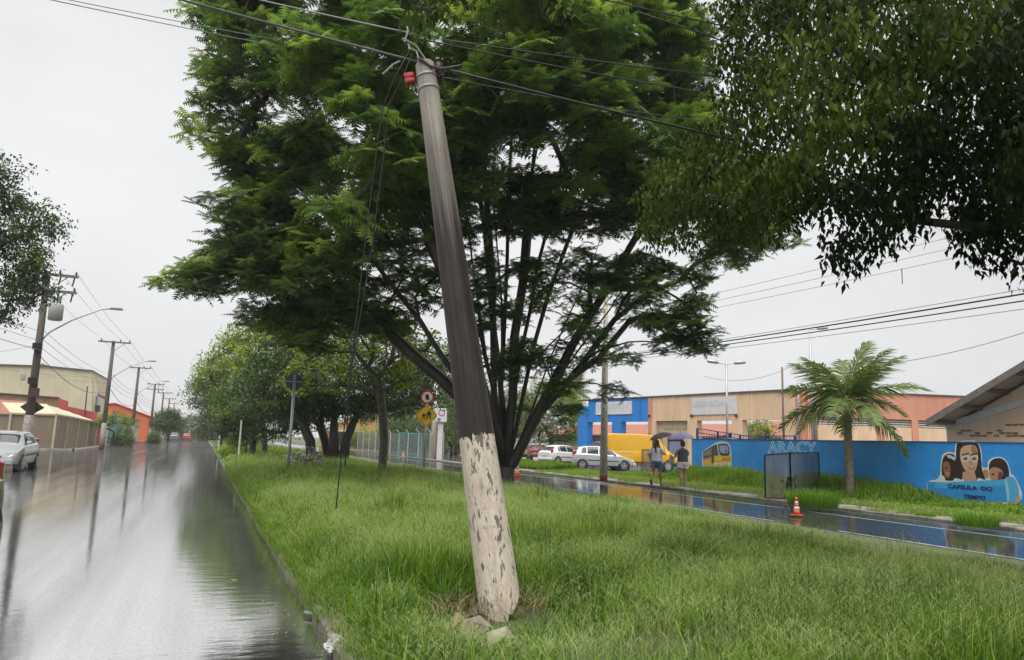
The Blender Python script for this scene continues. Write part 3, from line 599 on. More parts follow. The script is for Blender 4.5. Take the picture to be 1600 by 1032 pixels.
# mossy almond tree with open crown
base = aty(597, 730, 29); base.z = zmed1(base.x, base.y); sk = Skel(); k = sk.chain([base]+[aty(x, y, 29) for x, y in ((600, 690), (598, 650), (594, 615), (590, 590))], -1)
for lim in ([(575, 575), (556, 552), (545, 530), (520, 545)], [(582, 560), (583, 530), (580, 505), (575, 480)], [(600, 580), (612, 560), (618, 530), (622, 500)], [(612, 562), (640, 548), (665, 548), (690, 560)], [(555, 550), (535, 550), (505, 548)], [(578, 530), (560, 520), (540, 508)]):
    q = [aty(x, y, 29+random.uniform(-.5, .5)*i) for i, (x, y) in enumerate(lim)]; kk = sk.connect(q[0], base, .05); sk.chain(q[1:], kk)
lob = sample_lobes([(455, 530), (500, 505), (560, 490), (640, 500), (705, 540), (715, 580), (690, 600), (640, 615), (615, 585), (560, 575), (540, 610), (490, 610), (450, 600)], 29.5, 58, 2.5, .35, 1.4); ends = [sk.connect(p, base) for p in lob]; twigs(sk, lob, ends, .5, .3, 4)
a = fill(lob, 5, .5, .3, .34, tint_n(.55, .2, .2), CLs, .1)
mk_tree('almond_tree', 'open crowned tree with mossy grey trunk between the tall sign post and the school sign', base, sk, .02, .27, M['bark_grey'], a, LM_Y, CLs, GT, .4)
poly_tree('round_tree', 'dark dense tree with several black trunks left of the mossy trunk', (515, 712), 39, [(395, 560), (430, 530), (480, 520), (560, 510), (640, 520), (700, 560), (700, 620), (660, 650), (600, 640), (560, 655), (520, 640), (480, 665), (430, 660), (395, 640)], 175, 3.5, .45, 18, .95, .6, .42, LM_B, CL, .35, 'bark_dark', ((508, 690), (500, 665)), group=GT, rmax=.22)
for px, lb, tops in ((488, 'black trunk leaning left below the dark dense crown', [(485, 690), (472, 660), (455, 640)]), (536, 'black trunk leaning right below the dark dense crown', [(541, 690), (550, 665), (562, 640)]), (523, 'thick black trunk in the middle below the dark dense crown', [(522, 690), (522, 660), (526, 630)])):
    b_ = aty(px, 714, 38.2); b_.z = .1; t_ = empty('round_tree', b_, 0, lb, 'tree', GT); pts = [Vector((0, 0, 0))]+[aty(x, y, 38.2)-b_ for x, y in tops]
    MB().tube(pts, [.28, .24, .2, .12], 8, jit=.08).obj('trunk', M['bark_dark'], t_, True)
    P_, Rm, S, T = fill([pts[-1]+b_+Vector((random.uniform(-1, 1), random.uniform(-.8, .8), random.uniform(0, .7))) for _ in range(8)], 12, .7, .5, .4, tint_n(.35, .2), CL)
    V, F, T2 = scatter(CL, P_, Rm, S, T); npmesh('crown', V-np.array(b_), F, LM_B, t_, T2)['kind'] = 'stuff'
poly_tree('yellow_green_tree', 'yellow green leafy tree on the median beside the wet road', (415, 697), 56, [(330, 550), (355, 525), (385, 505), (420, 485), (470, 490), (500, 530), (490, 600), (470, 640), (430, 655), (390, 650), (365, 660), (345, 640), (310, 600), (305, 572)], 150, 3.6, .5, 18, 1.0, .7, .5, LM_Y, CL, .5, 'bark', ((413, 680), (408, 660)), group=GT)
poly_tree('round_tree', 'rounded mid green tree at the road edge in front of the yellow green tree', (395, 700), 50, [(335, 610), (390, 575), (450, 580), (495, 620), (480, 668), (440, 684), (400, 680), (365, 680), (335, 655)], 95, 2.0, .5, 17, .85, .55, .45, LM_B, CL, .5, 'bark_dark', group=GT)
poly_tree('dark_tree', 'dark spreading tree farther down the median', (345, 696), 88, [(290, 615), (305, 598), (330, 590), (360, 590), (380, 610), (380, 660), (360, 682), (330, 680), (310, 672), (322, 650), (298, 640)], 70, 3, .8, 15, 1.3, .8, .6, LM_B, CL, .3, 'bark_dark', group=GT)
bb = aty(385, 700, 52); bb.z = .1
poly_tree('yellow_shrub', 'bright yellow green shrub under the trees by the road', None, 52, [(355, 690), (362, 677), (380, 672), (402, 674), (405, 688), (400, 697), (360, 698)], 24, .9, .25, 18, .4, .3, .24, LM_Y, CL, .75, 'bark', base=bb, rmax=.05, kd=1.5)
# variegated bush behind the tall sign post
bb = aty(478, 716, 30); bb.z = zmed1(bb.x, bb.y); LM_V = leafmat('variegated_leaf', [(.03, .05, .02), (.12, .15, .1), (.45, .47, .42), (.7, .7, .66)], .4, .2)
poly_tree('variegated_bush', 'low bush with white edged leaves beside the tall sign post', None, 30, [(455, 715), (460, 706), (475, 701), (490, 703), (500, 711), (498, 722), (460, 722)], 16, .6, .18, 10, .25, .18, .16, LM_V, CL, .55, 'bark', base=bb, rmax=.03, kd=1.5, sd=.3)
# far trees closing the street
FT = 'far trees at the end of the street'
for px, lb, y, pol, leaf in ((300, 'pale hazy tree at the far end of the road', 210, [(262, 688), (268, 662), (285, 650), (305, 652), (322, 664), (328, 688)], LM_B), (335, 'hazy tree right of the far road end', 170, [(300, 690), (305, 655), (330, 640), (356, 650), (362, 690)], LM_B), (270, 'hazy tree left of the far road end', 240, [(236, 684), (246, 664), (262, 656), (284, 660), (290, 686)], LM_P)):
    b_ = aty(px, 690, y); b_.z = 0; poly_tree('far_tree', lb, None, y, pol, 34, 4, 1.2, 14, 2.2, 1.6, .95, leaf, CL, .4, 'bark_dark', group=FT, base=b_, rtip=.03)
# left pavement trees
LT = 'trees on the left pavement'
b_ = gnd(262, 692, .13); poly_tree('round_tree', 'clipped round tree on the left pavement under the wires', None, b_.y, [(240, 655), (248, 645), (262, 640), (276, 643), (283, 656), (280, 668), (262, 674), (244, 672)], 46, 2.2, .5, 15, .9, .7, .5, LM_B, CL, .42, 'bark_dark', group=LT, base=(b_.x, b_.y, .13))
b_ = gnd(177, 697, .13); poly_tree('young_tree', 'slim young tree with flat thin crown beside the second pole', None, b_.y, [(150, 660), (160, 648), (180, 644), (208, 652), (212, 664), (195, 668), (180, 660), (160, 670)], 30, 1.4, .35, 8, .6, .3, .34, LM_Y, CL, .4, 'bark_dark', ((178, 690), (178, 675)), group=LT, base=(b_.x, b_.y, .13), rmax=.09)
for px, py, pol, lb in ((192, 694, [(174, 696), (176, 678), (190, 668), (205, 672), (212, 686), (206, 697)], 'green shrub at the foot of the slim young tree'), (240, 690, [(232, 691), (234, 680), (242, 675), (248, 682), (247, 692)], 'small clipped shrub beyond the third pole')):
    b_ = gnd(px, py+2, .13); poly_tree('shrub', lb, None, b_.y, pol, 24, 1.2, .3, 16, .55, .45, .34, LM_B, CL, .55, 'bark', group=LT, base=(b_.x, b_.y, .13), rmax=.06)
# trees beyond the far road
RTg = 'trees beyond the far road'
def rtree(name, lb, px, y, pol, leaf, nl=70, per=16, rx=1.0, rz=.8, size=.5, mu=.45, maxd=3, sep=.6, **k):
    b_ = aty(px, 712, y); b_.z = .05; return poly_tree(name, lb, None, y, pol, nl, maxd, sep, per, rx, rz, size, leaf, CL, mu, 'bark_dark', group=RTg, base=b_, **k)
rtree('leafy_tree', 'bushy green tree behind the parked cars', 860, 68, [(795, 690), (790, 640), (815, 610), (850, 598), (890, 606), (918, 640), (914, 670), (905, 690), (850, 695)], LM_Y, 110, 16, 1.1, .9, .5, .3)
rtree('leafy_tree', 'darker leafy tree left of the parked cars behind the big trunk', 745, 74, [(695, 690), (690, 640), (715, 600), (760, 590), (800, 620), (810, 690), (760, 705)], LM_B, 110, 16, 1.2, 1.0, .55, .5, rmax=.2)
rtree('hedge_tree', 'pale green tree behind the wire fence', 640, 92, [(598, 690), (600, 645), (625, 632), (665, 640), (690, 660), (700, 700), (650, 708)], LM_P, 80, 16, 1.3, 1.0, .6, .45)
rtree('hedge_tree', 'tall dark tree behind the round red sign', 640, 100, [(560, 660), (570, 600), (620, 570), (680, 560), (730, 590), (740, 640), (680, 640), (620, 640)], LM_B, 110, 14, 1.8, 1.2, .7, .35, maxd=5)
rtree('weeping_tree', 'thin pale weeping tree behind the signs', 705, 64, [(690, 690), (685, 640), (700, 618), (722, 620), (726, 690)], LM_P, 40, 14, .7, .9, .36, .6, maxd=1.5)

# hedge shrubs behind the wire fence
for i, (px, y, pol, lf_, lb) in enumerate(((575, 112, [(548, 700), (552, 676), (575, 668), (596, 674), (602, 702)], LM_Y, 'green hedge shrub in front of the yellow gabled house'), (612, 100, [(590, 704), (594, 660), (612, 648), (632, 660), (640, 706)], LM_P, 'pale hedge shrub right of the mossy trunk'), (650, 92, [(628, 708), (630, 655), (650, 640), (672, 655), (682, 710)], LM_Y, 'green hedge shrub behind the teal gate'), (712, 76, [(690, 714), (692, 650), (712, 636), (740, 650), (748, 716)], LM_P, 'tall pale hedge shrub right of the white post'), (765, 70, [(738, 716), (742, 650), (765, 640), (795, 655), (800, 712)], LM_B, 'dark hedge shrub behind the leaning pole'))):
    rtree('hedge_shrub', lb, px, y, pol, lf_, 60, 16, .9, .8, .45, .5, 1.6, .4, rmax=.08)
# ------------------------------------------------------------------ palms
LM_PALM = leafmat('palm_leaf', [(.07, .1, .03), (.12, .18, .05), (.2, .27, .08), (.36, .38, .13)], .4, .3)
def frond_mesh(length, seed, droop, npair=44):
    r = np.random.default_rng(seed); V, F, k = [], [], 0; T = []
    def pt(t): return np.array([t*length*(1-.18*droop*t), 0, -droop*length*.55*t**2.1])
    for j in range(npair):
        t = .12+.88*j/npair; p = pt(t); q = pt(t+.012); ln = length*.34*math.sin(math.pi*min(1, .22+.72*t))**.8*r.uniform(.85, 1.1)
        for s in (1, -1):
            out_ = np.array([.45+.4*t, s*.85, -.35+r.uniform(-.3, .3)]); out_ /= np.linalg.norm(out_); m_ = p+out_*ln*.55+np.array([0, 0, -.02*ln]); e = p+out_*ln+np.array([0, 0, -.42*ln*r.uniform(.6, 1.3)]); wv = (q-p)/np.linalg.norm(q-p)*.028*length/2.2
            V += [p-wv, p+wv, m_-wv*1.1, m_+wv*1.1, e]; F += [(k, k+1, k+3), (k, k+3, k+2), (k+2, k+3, k+4)]; k += 5; T += [r.uniform(.2, .75)]*5
    m_ = 10
    for j in range(m_):
        a_, b_ = pt(j/m_), pt((j+1)/m_); w0, w1 = .03*(1-j/m_)+.006, .03*(1-(j+1)/m_)+.006; V += [a_+[0, w0, .01], a_+[0, -w0, .01], b_+[0, -w1, .01], b_+[0, w1, .01], a_+[0, 0, -w0*1.6], b_+[0, 0, -w1*1.6]]
        F += [(k, k+1, k+2), (k, k+2, k+3), (k+1, k+4, k+5), (k+1, k+5, k+2), (k+4, k, k+3), (k+4, k+3, k+5)]; k += 6; T += [.95]*6
    return np.array(V), np.array(F), np.array(T)
def palm(label, base, h, fl, nf, seed, rad=.13, shaft=.75, group=None):
    rnd = random.Random(seed); root = empty('palm_tree', base, 0, label, 'palm tree', group)
    pr = [(rad*1.5, 0), (rad*1.2, .15)]
    z = .2
    while z < h-shaft: pr += [(rad*(1.08-.15*z/h), z), (rad*(1.0-.15*z/h), z+.05)]; z += .11
    MB().lathe(pr, 14).obj('trunk', mat('palm_trunk', (.3, .27, .2), (.16, .14, .1), .75, 6, .5, 30), root, True)
    MB().lathe([(rad*.9, h-shaft-.05), (rad*1.12, h-shaft+.1), (rad*1.05, h-shaft*.4), (rad*.6, h)], 14).obj('crownshaft', mat('palm_shaft', (.36, .2, .13), (.2, .17, .07), .6, 4), root, True)
    for i in range(nf):
        az = i*2.399+rnd.uniform(-.25, .25); u_ = i/nf; el = R(78-92*u_+rnd.uniform(-8, 8)); dr = .35+.75*u_+rnd.uniform(-.1, .15)
        V, F, T = frond_mesh(fl*rnd.uniform(.85, 1.08), seed*50+i, dr); o = npmesh('frond', V, F, LM_PALM, root, T); o.location = (0, 0, h-.08); o.rotation_euler = Euler((rnd.uniform(-.3, .3), -el, az), 'XYZ')
    return root
pb = atd(1328, 760, 24.3); pb = Vector((pb.x, pb.y, zver1(pb.x, pb.y)-.03)); ph = atd(1330, 640, 24.3).z-pb.z
palm('young palm tree with arching fronds in front of the blue wall', pb, ph+.35, 2.35, 19, 3)
b_ = aty(893, 700, 80); palm('tall palm tree behind the parked cars and the blue corner of the facade', (b_.x, b_.y, 0), 7.9, 3.4, 16, 9, .16)
# ================================================================== blue wall with murals
def textmesh(txt, size, ext=.004, offset=0.0, spacing=1.0):
    cu = bpy.data.curves.new('lettering', 'FONT'); cu.body = txt; cu.size = size; cu.extrude = ext; cu.offset = offset; cu.space_character = spacing; cu.align_x = 'CENTER'; cu.align_y = 'CENTER'; cu.resolution_u = 3
    o = bpy.data.objects.new('lettering', cu); COL.objects.link(o); bpy.context.view_layer.update(); me = bpy.data.meshes.new_from_object(o.evaluated_get(bpy.context.evaluated_depsgraph_get())); bpy.data.objects.remove(o); bpy.data.curves.remove(cu); return me
class Plane:
    """upright plane through A and B (plan points, left to right as seen); s along, z up, off towards the viewer"""
    def __init__(s, A, B): s.A = Vector((A[0], A[1], 0)); s.d = (Vector((B[0], B[1], 0))-s.A); s.len = s.d.length; s.d.normalize(); s.n = Vector((s.d.y, -s.d.x, 0))
    def pt(s, a, z, off=0.0): return s.A+s.d*a+Vector((0, 0, z))+s.n*off
    def px(s, x, y, off=0.0):
        d = ray(x, y); P_ = s.A+s.n*off; t = (P_-CAMP).dot(s.n)/d.dot(s.n); q = CAMP+d*t; return ((q-s.A).dot(s.d), q.z)
    def slab(s, mb, s0, s1, z0, z1, off0, off1):
        return mb.prism([s.pt(s0, z0, off1), s.pt(s1, z0, off1), s.pt(s1, z1, off1), s.pt(s0, z1, off1)], s.n*(off0-off1))
    def poly(s, mb, pts, off, th=.002): return mb.prism([s.pt(a, z, off) for a, z in pts], s.n*-th)
    def text(s, txt, size, a, z, off, m, parent, name='lettering', sx=1.0, **k):
        me = textmesh(txt, size, **k); o = link(name, me, m, parent); bpy.context.view_layer.update(); o.matrix_parent_inverse = parent.matrix_world.inverted() if parent.parent is None else (parent.parent.matrix_world @ parent.matrix_parent_inverse @ parent.matrix_basis).inverted()
        o.matrix_basis = Matrix.Translation(s.pt(a, z, off)) @ Matrix(((s.d.x*sx, 0, s.n.x, 0), (s.d.y*sx, 0, s.n.y, 0), (0, 1, 0, 0), (0, 0, 0, 1))); return o
def wall_paint():
    """blue paint over coursed blocks: faint joints, sun-bleached clouds, rain streaks, splash dirt at the foot"""
    m, t, b, N, L = nodes('blue_wall_paint'); tc = N.new('ShaderNodeTexCoord'); sx = N.new('ShaderNodeSeparateXYZ'); L(tc.outputs['Object'], sx.inputs[0]); cb = N.new('ShaderNodeCombineXYZ'); L(sx.outputs['Y'], cb.inputs[0]); L(sx.outputs['Z'], cb.inputs[1])
    def nz(sc, st):
        mp = N.new('ShaderNodeMapping'); mp.inputs['Scale'].default_value = st; L(tc.outputs['Object'], mp.inputs[0]); n = N.new('ShaderNodeTexNoise'); n.inputs['Scale'].default_value = sc; n.inputs['Detail'].default_value = 7; n.inputs['Roughness'].default_value = .62; L(mp.outputs[0], n.inputs['Vector']); return n.outputs['Fac']
    def ramp(f_, p0, c0, p1, c1):
        r = N.new('ShaderNodeValToRGB'); e = r.color_ramp.elements; e[0].position, e[0].color, e[1].position, e[1].color = p0, (*c0, 1), p1, (*c1, 1); L(f_, r.inputs[0]); return r.outputs[0]
    def mix(f_, a, c):
        n = N.new('ShaderNodeMix'); n.data_type = 'RGBA'; L(f_, n.inputs[0]); L(a, n.inputs[6]); n.inputs[7].default_value = (*c, 1); return n.outputs[2]
    col = ramp(nz(1.1, (1, 1, 1)), .3, (.02, .26, .72), .72, (.035, .34, .86))
    col = mix(ramp(nz(2.6, (1, 1, .9)), .6, (0, 0, 0), .82, (.5, .5, .5)), col, (.2, .4, .7))
    col = mix(ramp(nz(4, (1, 1.6, .12)), .58, (0, 0, 0), .85, (.4, .4, .4)), col, (.02, .09, .25))
    br = N.new('ShaderNodeTexBrick'); br.inputs['Scale'].default_value = 1; br.inputs['Brick Width'].default_value = .39; br.inputs['Row Height'].default_value = .19; br.inputs['Mortar Size'].default_value = .008; br.inputs['Color1'].default_value = br.inputs['Color2'].default_value = (0, 0, 0, 1); br.inputs['Mortar'].default_value = (1, 1, 1, 1); L(cb.outputs[0], br.inputs['Vector'])
    j = N.new('ShaderNodeMath'); j.operation = 'MULTIPLY'; j.inputs[1].default_value = .22; L(br.outputs['Color'], j.inputs[0]); col = mix(j.outputs[0], col, (.02, .08, .25))
    dz = N.new('ShaderNodeMath'); dz.operation = 'MULTIPLY_ADD'; dz.inputs[1].default_value = -1.1; L(sx.outputs['Z'], dz.inputs[0]); n5 = N.new('ShaderNodeMath'); n5.operation = 'MULTIPLY_ADD'; n5.inputs[1].default_value = 1.1; n5.inputs[2].default_value = -.1; L(nz(3, (1, 1, 1)), n5.inputs[0]); n5.inputs[2].default_value = -.3; L(n5.outputs[0], dz.inputs[2])
    col = mix(ramp(dz.outputs[0], .0, (0, 0, 0), .5, (.7, .7, .7)), col, (.09, .08, .06)); L(col, b.inputs['Base Color']); b.inputs['Roughness'].default_value = .5
    bp = N.new('ShaderNodeBump'); bp.inputs['Strength'].default_value = .35; bp.inputs['Distance'].default_value = .01; bp.invert = True; L(br.outputs['Color'], bp.inputs['Height']); L(bp.outputs[0], b.inputs['Normal']); return m
M['blue_wall'] = wall_paint()
W0 = empty('painted_wall', (WX+.1, 18, 0), label='long blue painted wall with bus and children murals beside the far road', cat='wall')
bpy.context.view_layer.update()
def wl(o):                      # parent to the wall, keep the world place
    o.parent = W0; o.matrix_parent_inverse = W0.matrix_world.inverted(); return o
WP = Plane((WX, 29.35), (WX, -8)); ZT = 2.02
wb = MB(); WP.slab(wb, 0, WP.len, 0, ZT-.04, -.18, 0); wl(wb.obj('wall_face', M['blue_wall']))
wb = MB(); WP.slab(wb, -.02, WP.len, ZT-.04, ZT, -.2, .015); wl(wb.obj('coping', mat('blue_coping', (.03, .11, .36), None, .55, 4)))
def blk(x, y): return WP.px(x, y)
def z7(X, Y): return blk(1430+X/6.447, 660+Y/6.447)
def z3(X, Y): return blk(1085+X/17.2, 680+Y/17.2)
def zA(X, Y): return blk(1180+X/8.6, 680+Y/8.6)
PAINT = {}
def paint(c):
    if c not in PAINT: PAINT[c] = plain('wall_paint_%d' % len(PAINT), c, .5)
    return PAINT[c]
_layer = [0]
def mur(name, fn, pts, c, lv):
    mb = MB(); _layer[0] += 1; WP.poly(mb, [fn(*p) for p in pts], .003+lv*.0016+_layer[0]*.00006, .0015); return wl(mb.obj(name, paint(c), fix=True))
def smooth(pts, it=2):
    for _ in range(it):
        q = []
        for i in range(len(pts)):
            a, b = pts[i], pts[(i+1) % len(pts)]; q += [(a[0]*.75+b[0]*.25, a[1]*.75+b[1]*.25), (a[0]*.25+b[0]*.75, a[1]*.25+b[1]*.75)]
        pts = q
    return pts
WH = (.7, .72, .74); SKIN1 = (.62, .4, .27); SKIN2 = (.3, .13, .07); SKIN3 = (.48, .25, .15); HAIR = (.03, .017, .014); SKYB = (.05, .33, .72)
# three children holding the capsule
mur('mural_outline', z7, smooth([(118, 700), (120, 590), (225, 580), (255, 520), (258, 400), (275, 320), (340, 292), (400, 318), (402, 230), (420, 195), (520, 183), (630, 190), (662, 260), (678, 360), (670, 440), (690, 460), (735, 455), (728, 400), (770, 360), (850, 345), (910, 372), (945, 430), (962, 520), (1000, 540), (1050, 640), (1080, 720), (1070, 800), (960, 860), (900, 915), (700, 900), (520, 880), (380, 810), (130, 740)], 1), WH, 0)
mur('mural_hair', z7, smooth([(412, 540), (412, 240), (430, 200), (520, 192), (625, 198), (655, 270), (668, 380), (672, 480), (710, 570), (700, 595), (440, 595)], 2), HAIR, 1)
mur('mural_face', z7, smooth([(450, 290), (480, 240), (560, 225), (620, 240), (635, 330), (630, 430), (600, 500), (570, 525), (520, 510), (475, 440), (455, 370)], 2), SKIN1, 2)
mur('mural_shade', z7, smooth([(560, 232), (615, 245), (630, 330), (600, 330), (570, 300)], 2), (.42, .2, .1), 3)
mur('mural_neck', z7, [(480, 500), (600, 500), (625, 595), (475, 595)], (.55, .33, .21), 2)
mur('mural_shirt', z7, [(440, 600), (480, 570), (500, 600)], WH, 3); mur('mural_shirt', z7, [(610, 600), (640, 560), (720, 590), (720, 605)], WH, 3)
for X in (510, 598):
    mur('mural_glasses', z7, smooth([(X-48, 345), (X+40, 330), (X+36, 395), (X-36, 408)], 2), (.8, .78, .74), 4); mur('mural_lens', z7, smooth([(X-38, 352), (X+31, 339), (X+28, 387), (X-29, 398)], 2), (.57, .4, .3), 5); mur('mural_eye', z7, smooth([(X-18, 360), (X+14, 354), (X+14, 376), (X-16, 382)], 2), (.04, .03, .03), 6)
    mur('mural_brow', z7, [(X-40, 338), (X-30, 322), (X+30, 308), (X+38, 318), (X-24, 334)], HAIR, 5)
mur('mural_mouth', z7, smooth([(532, 448), (565, 458), (606, 446), (596, 470), (566, 482), (542, 468)], 1), (.22, .05, .05), 4); mur('mural_teeth', z7, smooth([(542, 454), (566, 461), (598, 452), (588, 464), (566, 470), (550, 463)], 1), (.72, .68, .62), 5); mur('mural_nose', z7, smooth([(552, 390), (572, 386), (584, 430), (560, 436)], 2), (.5, .28, .18), 4)
mur('mural_hair', z7, smooth([(268, 560), (268, 420), (285, 345), (340, 310), (400, 330), (430, 400), (440, 560), (400, 590), (300, 590)], 2), HAIR, 1)
mur('mural_face', z7, smooth([(280, 410), (320, 385), (350, 420), (360, 480), (350, 570), (310, 560), (285, 490)], 2), SKIN2, 3); mur('mural_shade', z7, smooth([(300, 500), (345, 500), (350, 535), (310, 535)], 2), (.5, .26, .16), 4); mur('mural_eye', z7, smooth([(300, 452), (330, 448), (330, 464), (304, 468)], 1), (.03, .02, .02), 4)
mur('mural_bow', z7, [(320, 330), (360, 330), (372, 345), (415, 350), (400, 390), (368, 368), (330, 358)], (.55, .62, .78), 4)
mur('mural_shirt', z7, smooth([(235, 600), (240, 555), (290, 530), (310, 600)], 1), WH, 2); mur('mural_shirt', z7, smooth([(380, 600), (400, 560), (460, 575), (470, 600)], 1), WH, 4)
mur('mural_hair', z7, smooth([(740, 450), (760, 390), (810, 362), (870, 362), (920, 400), (945, 470), (950, 560), (900, 580), (760, 560)], 1), HAIR, 1)
mur('mural_face', z7, smooth([(745, 480), (790, 450), (850, 462), (890, 500), (880, 560), (840, 600), (770, 590), (750, 560)], 2), SKIN3, 3); mur('mural_shade', z7, smooth([(840, 490), (885, 505), (880, 575), (830, 590)], 2), (.16, .06, .04), 4); mur('mural_eye', z7, smooth([(768, 520), (800, 512), (806, 528), (776, 536)], 1), (.03, .02, .02), 5)
mur('mural_arm', z7, smooth([(680, 480), (735, 475), (745, 570), (700, 560)], 1), SKIN3, 2)
mur('mural_capsule', z7, [(130, 600), (300, 607), (905, 578), (930, 800), (390, 800), (130, 735)], (.035, .3, .68), 7)
mur('mural_capsule_shine', z7, [(200, 612), (300, 610), (900, 584), (905, 640), (300, 665), (200, 660)], (.06, .42, .78), 8)
mur('mural_capsule_end', z7, smooth([(905, 575), (925, 548), (1000, 548), (1045, 650), (1048, 760), (1010, 800), (935, 812), (930, 700)], 1), (.1, .42, .74), 9)
mur('mural_capsule_end', z7, smooth([(900, 580), (925, 575), (948, 680), (952, 800), (930, 812), (925, 700)], 1), (.3, .62, .85), 10)
mur('mural_sleeve', z7, smooth([(520, 805), (760, 805), (740, 850), (690, 870), (560, 880)], 1), WH, 8)
mur('mural_arm', z7, smooth([(690, 875), (900, 830), (1000, 815), (1060, 730), (1068, 790), (1030, 830), (950, 850), (890, 905), (760, 910), (700, 900)], 1), (.6, .36, .2), 9)
a_, zz = z7(553, 660); WP.text('CAPSULA  DO', .165, a_, zz, .03, paint((.015, .03, .13)), W0, sx=1.35, ext=.001, offset=.006); a_, zz = z7(603, 757); WP.text('TEMPO', .15, a_, zz, .03, paint((.015, .03, .13)), W0, sx=1.45, ext=.001, offset=.006)
# yellow bus
mur('mural_outline', z3, smooth([(205, 840), (220, 440), (590, 190), (740, 160), (900, 190), (970, 290), (1005, 540), (1005, 860)], 0), (.55, .68, .8), 0)
mur('mural_bus_body', z3, [(240, 850), (235, 640), (520, 560), (990, 545), (1000, 860)], (.75, .5, .04), 1)
mur('mural_bus_side', z3, [(240, 440), (600, 240), (650, 550), (520, 560), (240, 640)], (.09, .085, .08), 2)
for i in range(4): mur('mural_bus_window', z3, [(262+i*52, 455-i*28), (302+i*52, 434-i*28), (304+i*52, 545-i*3), (264+i*52, 562-i*5)], (.3, .26, .24), 3)
mur('mural_bus_door', z3, [(470, 395), (530, 365), (525, 760), (460, 760)], (.05, .09, .07), 4)
mur('mural_bus_screen', z3, smooth([(625, 270), (700, 235), (870, 230), (930, 290), (960, 520), (900, 560), (740, 560), (680, 520)], 1), (.05, .05, .055), 3); mur('mural_bus_glass', z3, smooth([(660, 300), (720, 280), (860, 275), (905, 310), (925, 490), (860, 500), (700, 480)], 1), (.3, .42, .6), 4); mur('mural_bus_driver', z3, smooth([(820, 420), (870, 380), (905, 470), (820, 490)], 1), (.35, .15, .1), 5)
mur('mural_bus_plate', z3, [(755, 610), (980, 610), (970, 685), (760, 685)], (.7, .25, .03), 4); mur('mural_bus_bumper', z3, [(540, 740), (995, 720), (1000, 860), (540, 860)], (.72, .66, .45), 3); mur('mural_bus_panel', z3, [(570, 600), (730, 600), (730, 700), (570, 710)], (.8, .6, .03), 3); mur('mural_bus_stripe', z3, [(240, 640), (450, 585), (450, 630), (240, 690)], (.7, .2, .12), 3)
# big outlined name
a0, _z = zA(205, 100); a1, _z = zA(785, 100); zc = zA(490, 90)[1]-.27
WP.text('ARACY', .66, (a0+a1)/2, zc, .006, paint((.72, .84, .92)), W0, sx=(a1-a0)/2.02, ext=.001, offset=.024, spacing=1.06); WP.text('ARACY', .66, (a0+a1)/2, zc, .01, paint((.08, .42, .78)), W0, sx=(a1-a0)/2.02, ext=.001, offset=.0, spacing=1.06)
# indigo railing behind the end of the wall
RP = Plane((WX+.5, 29.6), (WX+.5, 23.2)); M['indigo'] = plain('indigo_paint', (.045, .035, .2), .5)
rl = empty('railing', RP.pt(0, 0), label='indigo metal railing rising above the far end of the blue wall', cat='railing'); bpy.context.view_layer.update(); rinv = rl.matrix_world.inverted()
def under(o, root, inv): o.parent = root; o.matrix_parent_inverse = inv; return o
s1 = RP.len; zt = lambda s_: 2.52-.34*min(1, s_/3.4)
for s_ in (0, 1.55, 3.1, 4.7, s1): under(MB().beam(RP.pt(s_, .06), RP.pt(s_, zt(s_)), .07).obj('post', M['indigo']), rl, rinv)
for dz in (0, -.2, -.4): under(MB().tube([RP.pt(0, zt(0)+dz), RP.pt(3.4, zt(3.4)+dz*.8), RP.pt(s1, zt(s1)+dz*.8)], .022, 6).obj('rail', M['indigo']), rl, rinv)
k = .12
while k < s1: under(MB().beam(RP.pt(k, 1.5), RP.pt(k, zt(k)), .014).obj('bar', M['indigo']), rl, rinv); k += .2

# ================================================================== market facade behind the car park
M['cream'] = mat('peach_render', (.84, .61, .41), (.72, .5, .33), .8, 1.6, .15, 20, stretch=(1, 1, .25)); M['salmon'] = mat('salmon_render', (.72, .33, .22), (.58, .26, .17), .8, 1.6, .15, 20, stretch=(1, 1, .25))
M['facade_blue'] = mat('facade_blue', (.02, .25, .74), (.016, .2, .62), .55, 1.6, stretch=(1, 1, .2)); M['sign_white'] = mat('faded_white_sign', (.72, .73, .74), (.62, .64, .66), .5, 3); M['faint'] = plain('faded_lettering', (.54, .56, .59), .6)
M['roof_cap'] = plain('dark_flashing', (.11, .1, .1), .5); M['tile'] = mat('clay_tile', (.42, .17, .1), (.3, .12, .08), .8, 5, .6, 8, stretch=(1, 1, 1))
FP = Plane((29.3, 55.3), (33.0, 34.6)); FT_ = 5.25
fb = empty('market_hall', FP.pt(0, 0), label='single storey market hall with blue and peach facade, openings and white name boards', cat='building'); bpy.context.view_layer.update(); finv = fb.matrix_world.inverted()
def fpart(name, m, *slabs):
    mb = MB()
    for q in slabs: FP.slab(mb, *q)
    return under(mb.obj(name, m), fb, finv)
def fs(x, y=650): return FP.px(x, y)[0]
def fz(x, y): return FP.px(x, y)[1]
sA, sB = fs(919), fs(1013); sC = fs(1243); zb_ = fz(1000, 659); zc_ = fz(1130, 657)
fpart('blue_fascia', M['facade_blue'], (sA, sB, zb_, FT_, -.4, 0)); fpart('peach_fascia', M['cream'], (sB+.003, sC, zc_, FT_, -.4, 0))
for x0, x1, m in ((904, 919, 'facade_blue'), (957, 971, 'facade_blue'), (1013, 1025, 'cream'), (1075, 1089, 'cream'), (1144, 1160, 'cream'), (1222, 1243, 'cream')):
    top = zb_ if m == 'facade_blue' else zc_
    fpart('column', M[m], (fs(x0), fs(x1), 0, top-.002 if x0 != 904 else FT_-.5, -.5, .06))
fpart('blue_return', M['facade_blue'], (fs(904), sA-.003, FT_-.9, FT_-.5, -2.4, -.1))
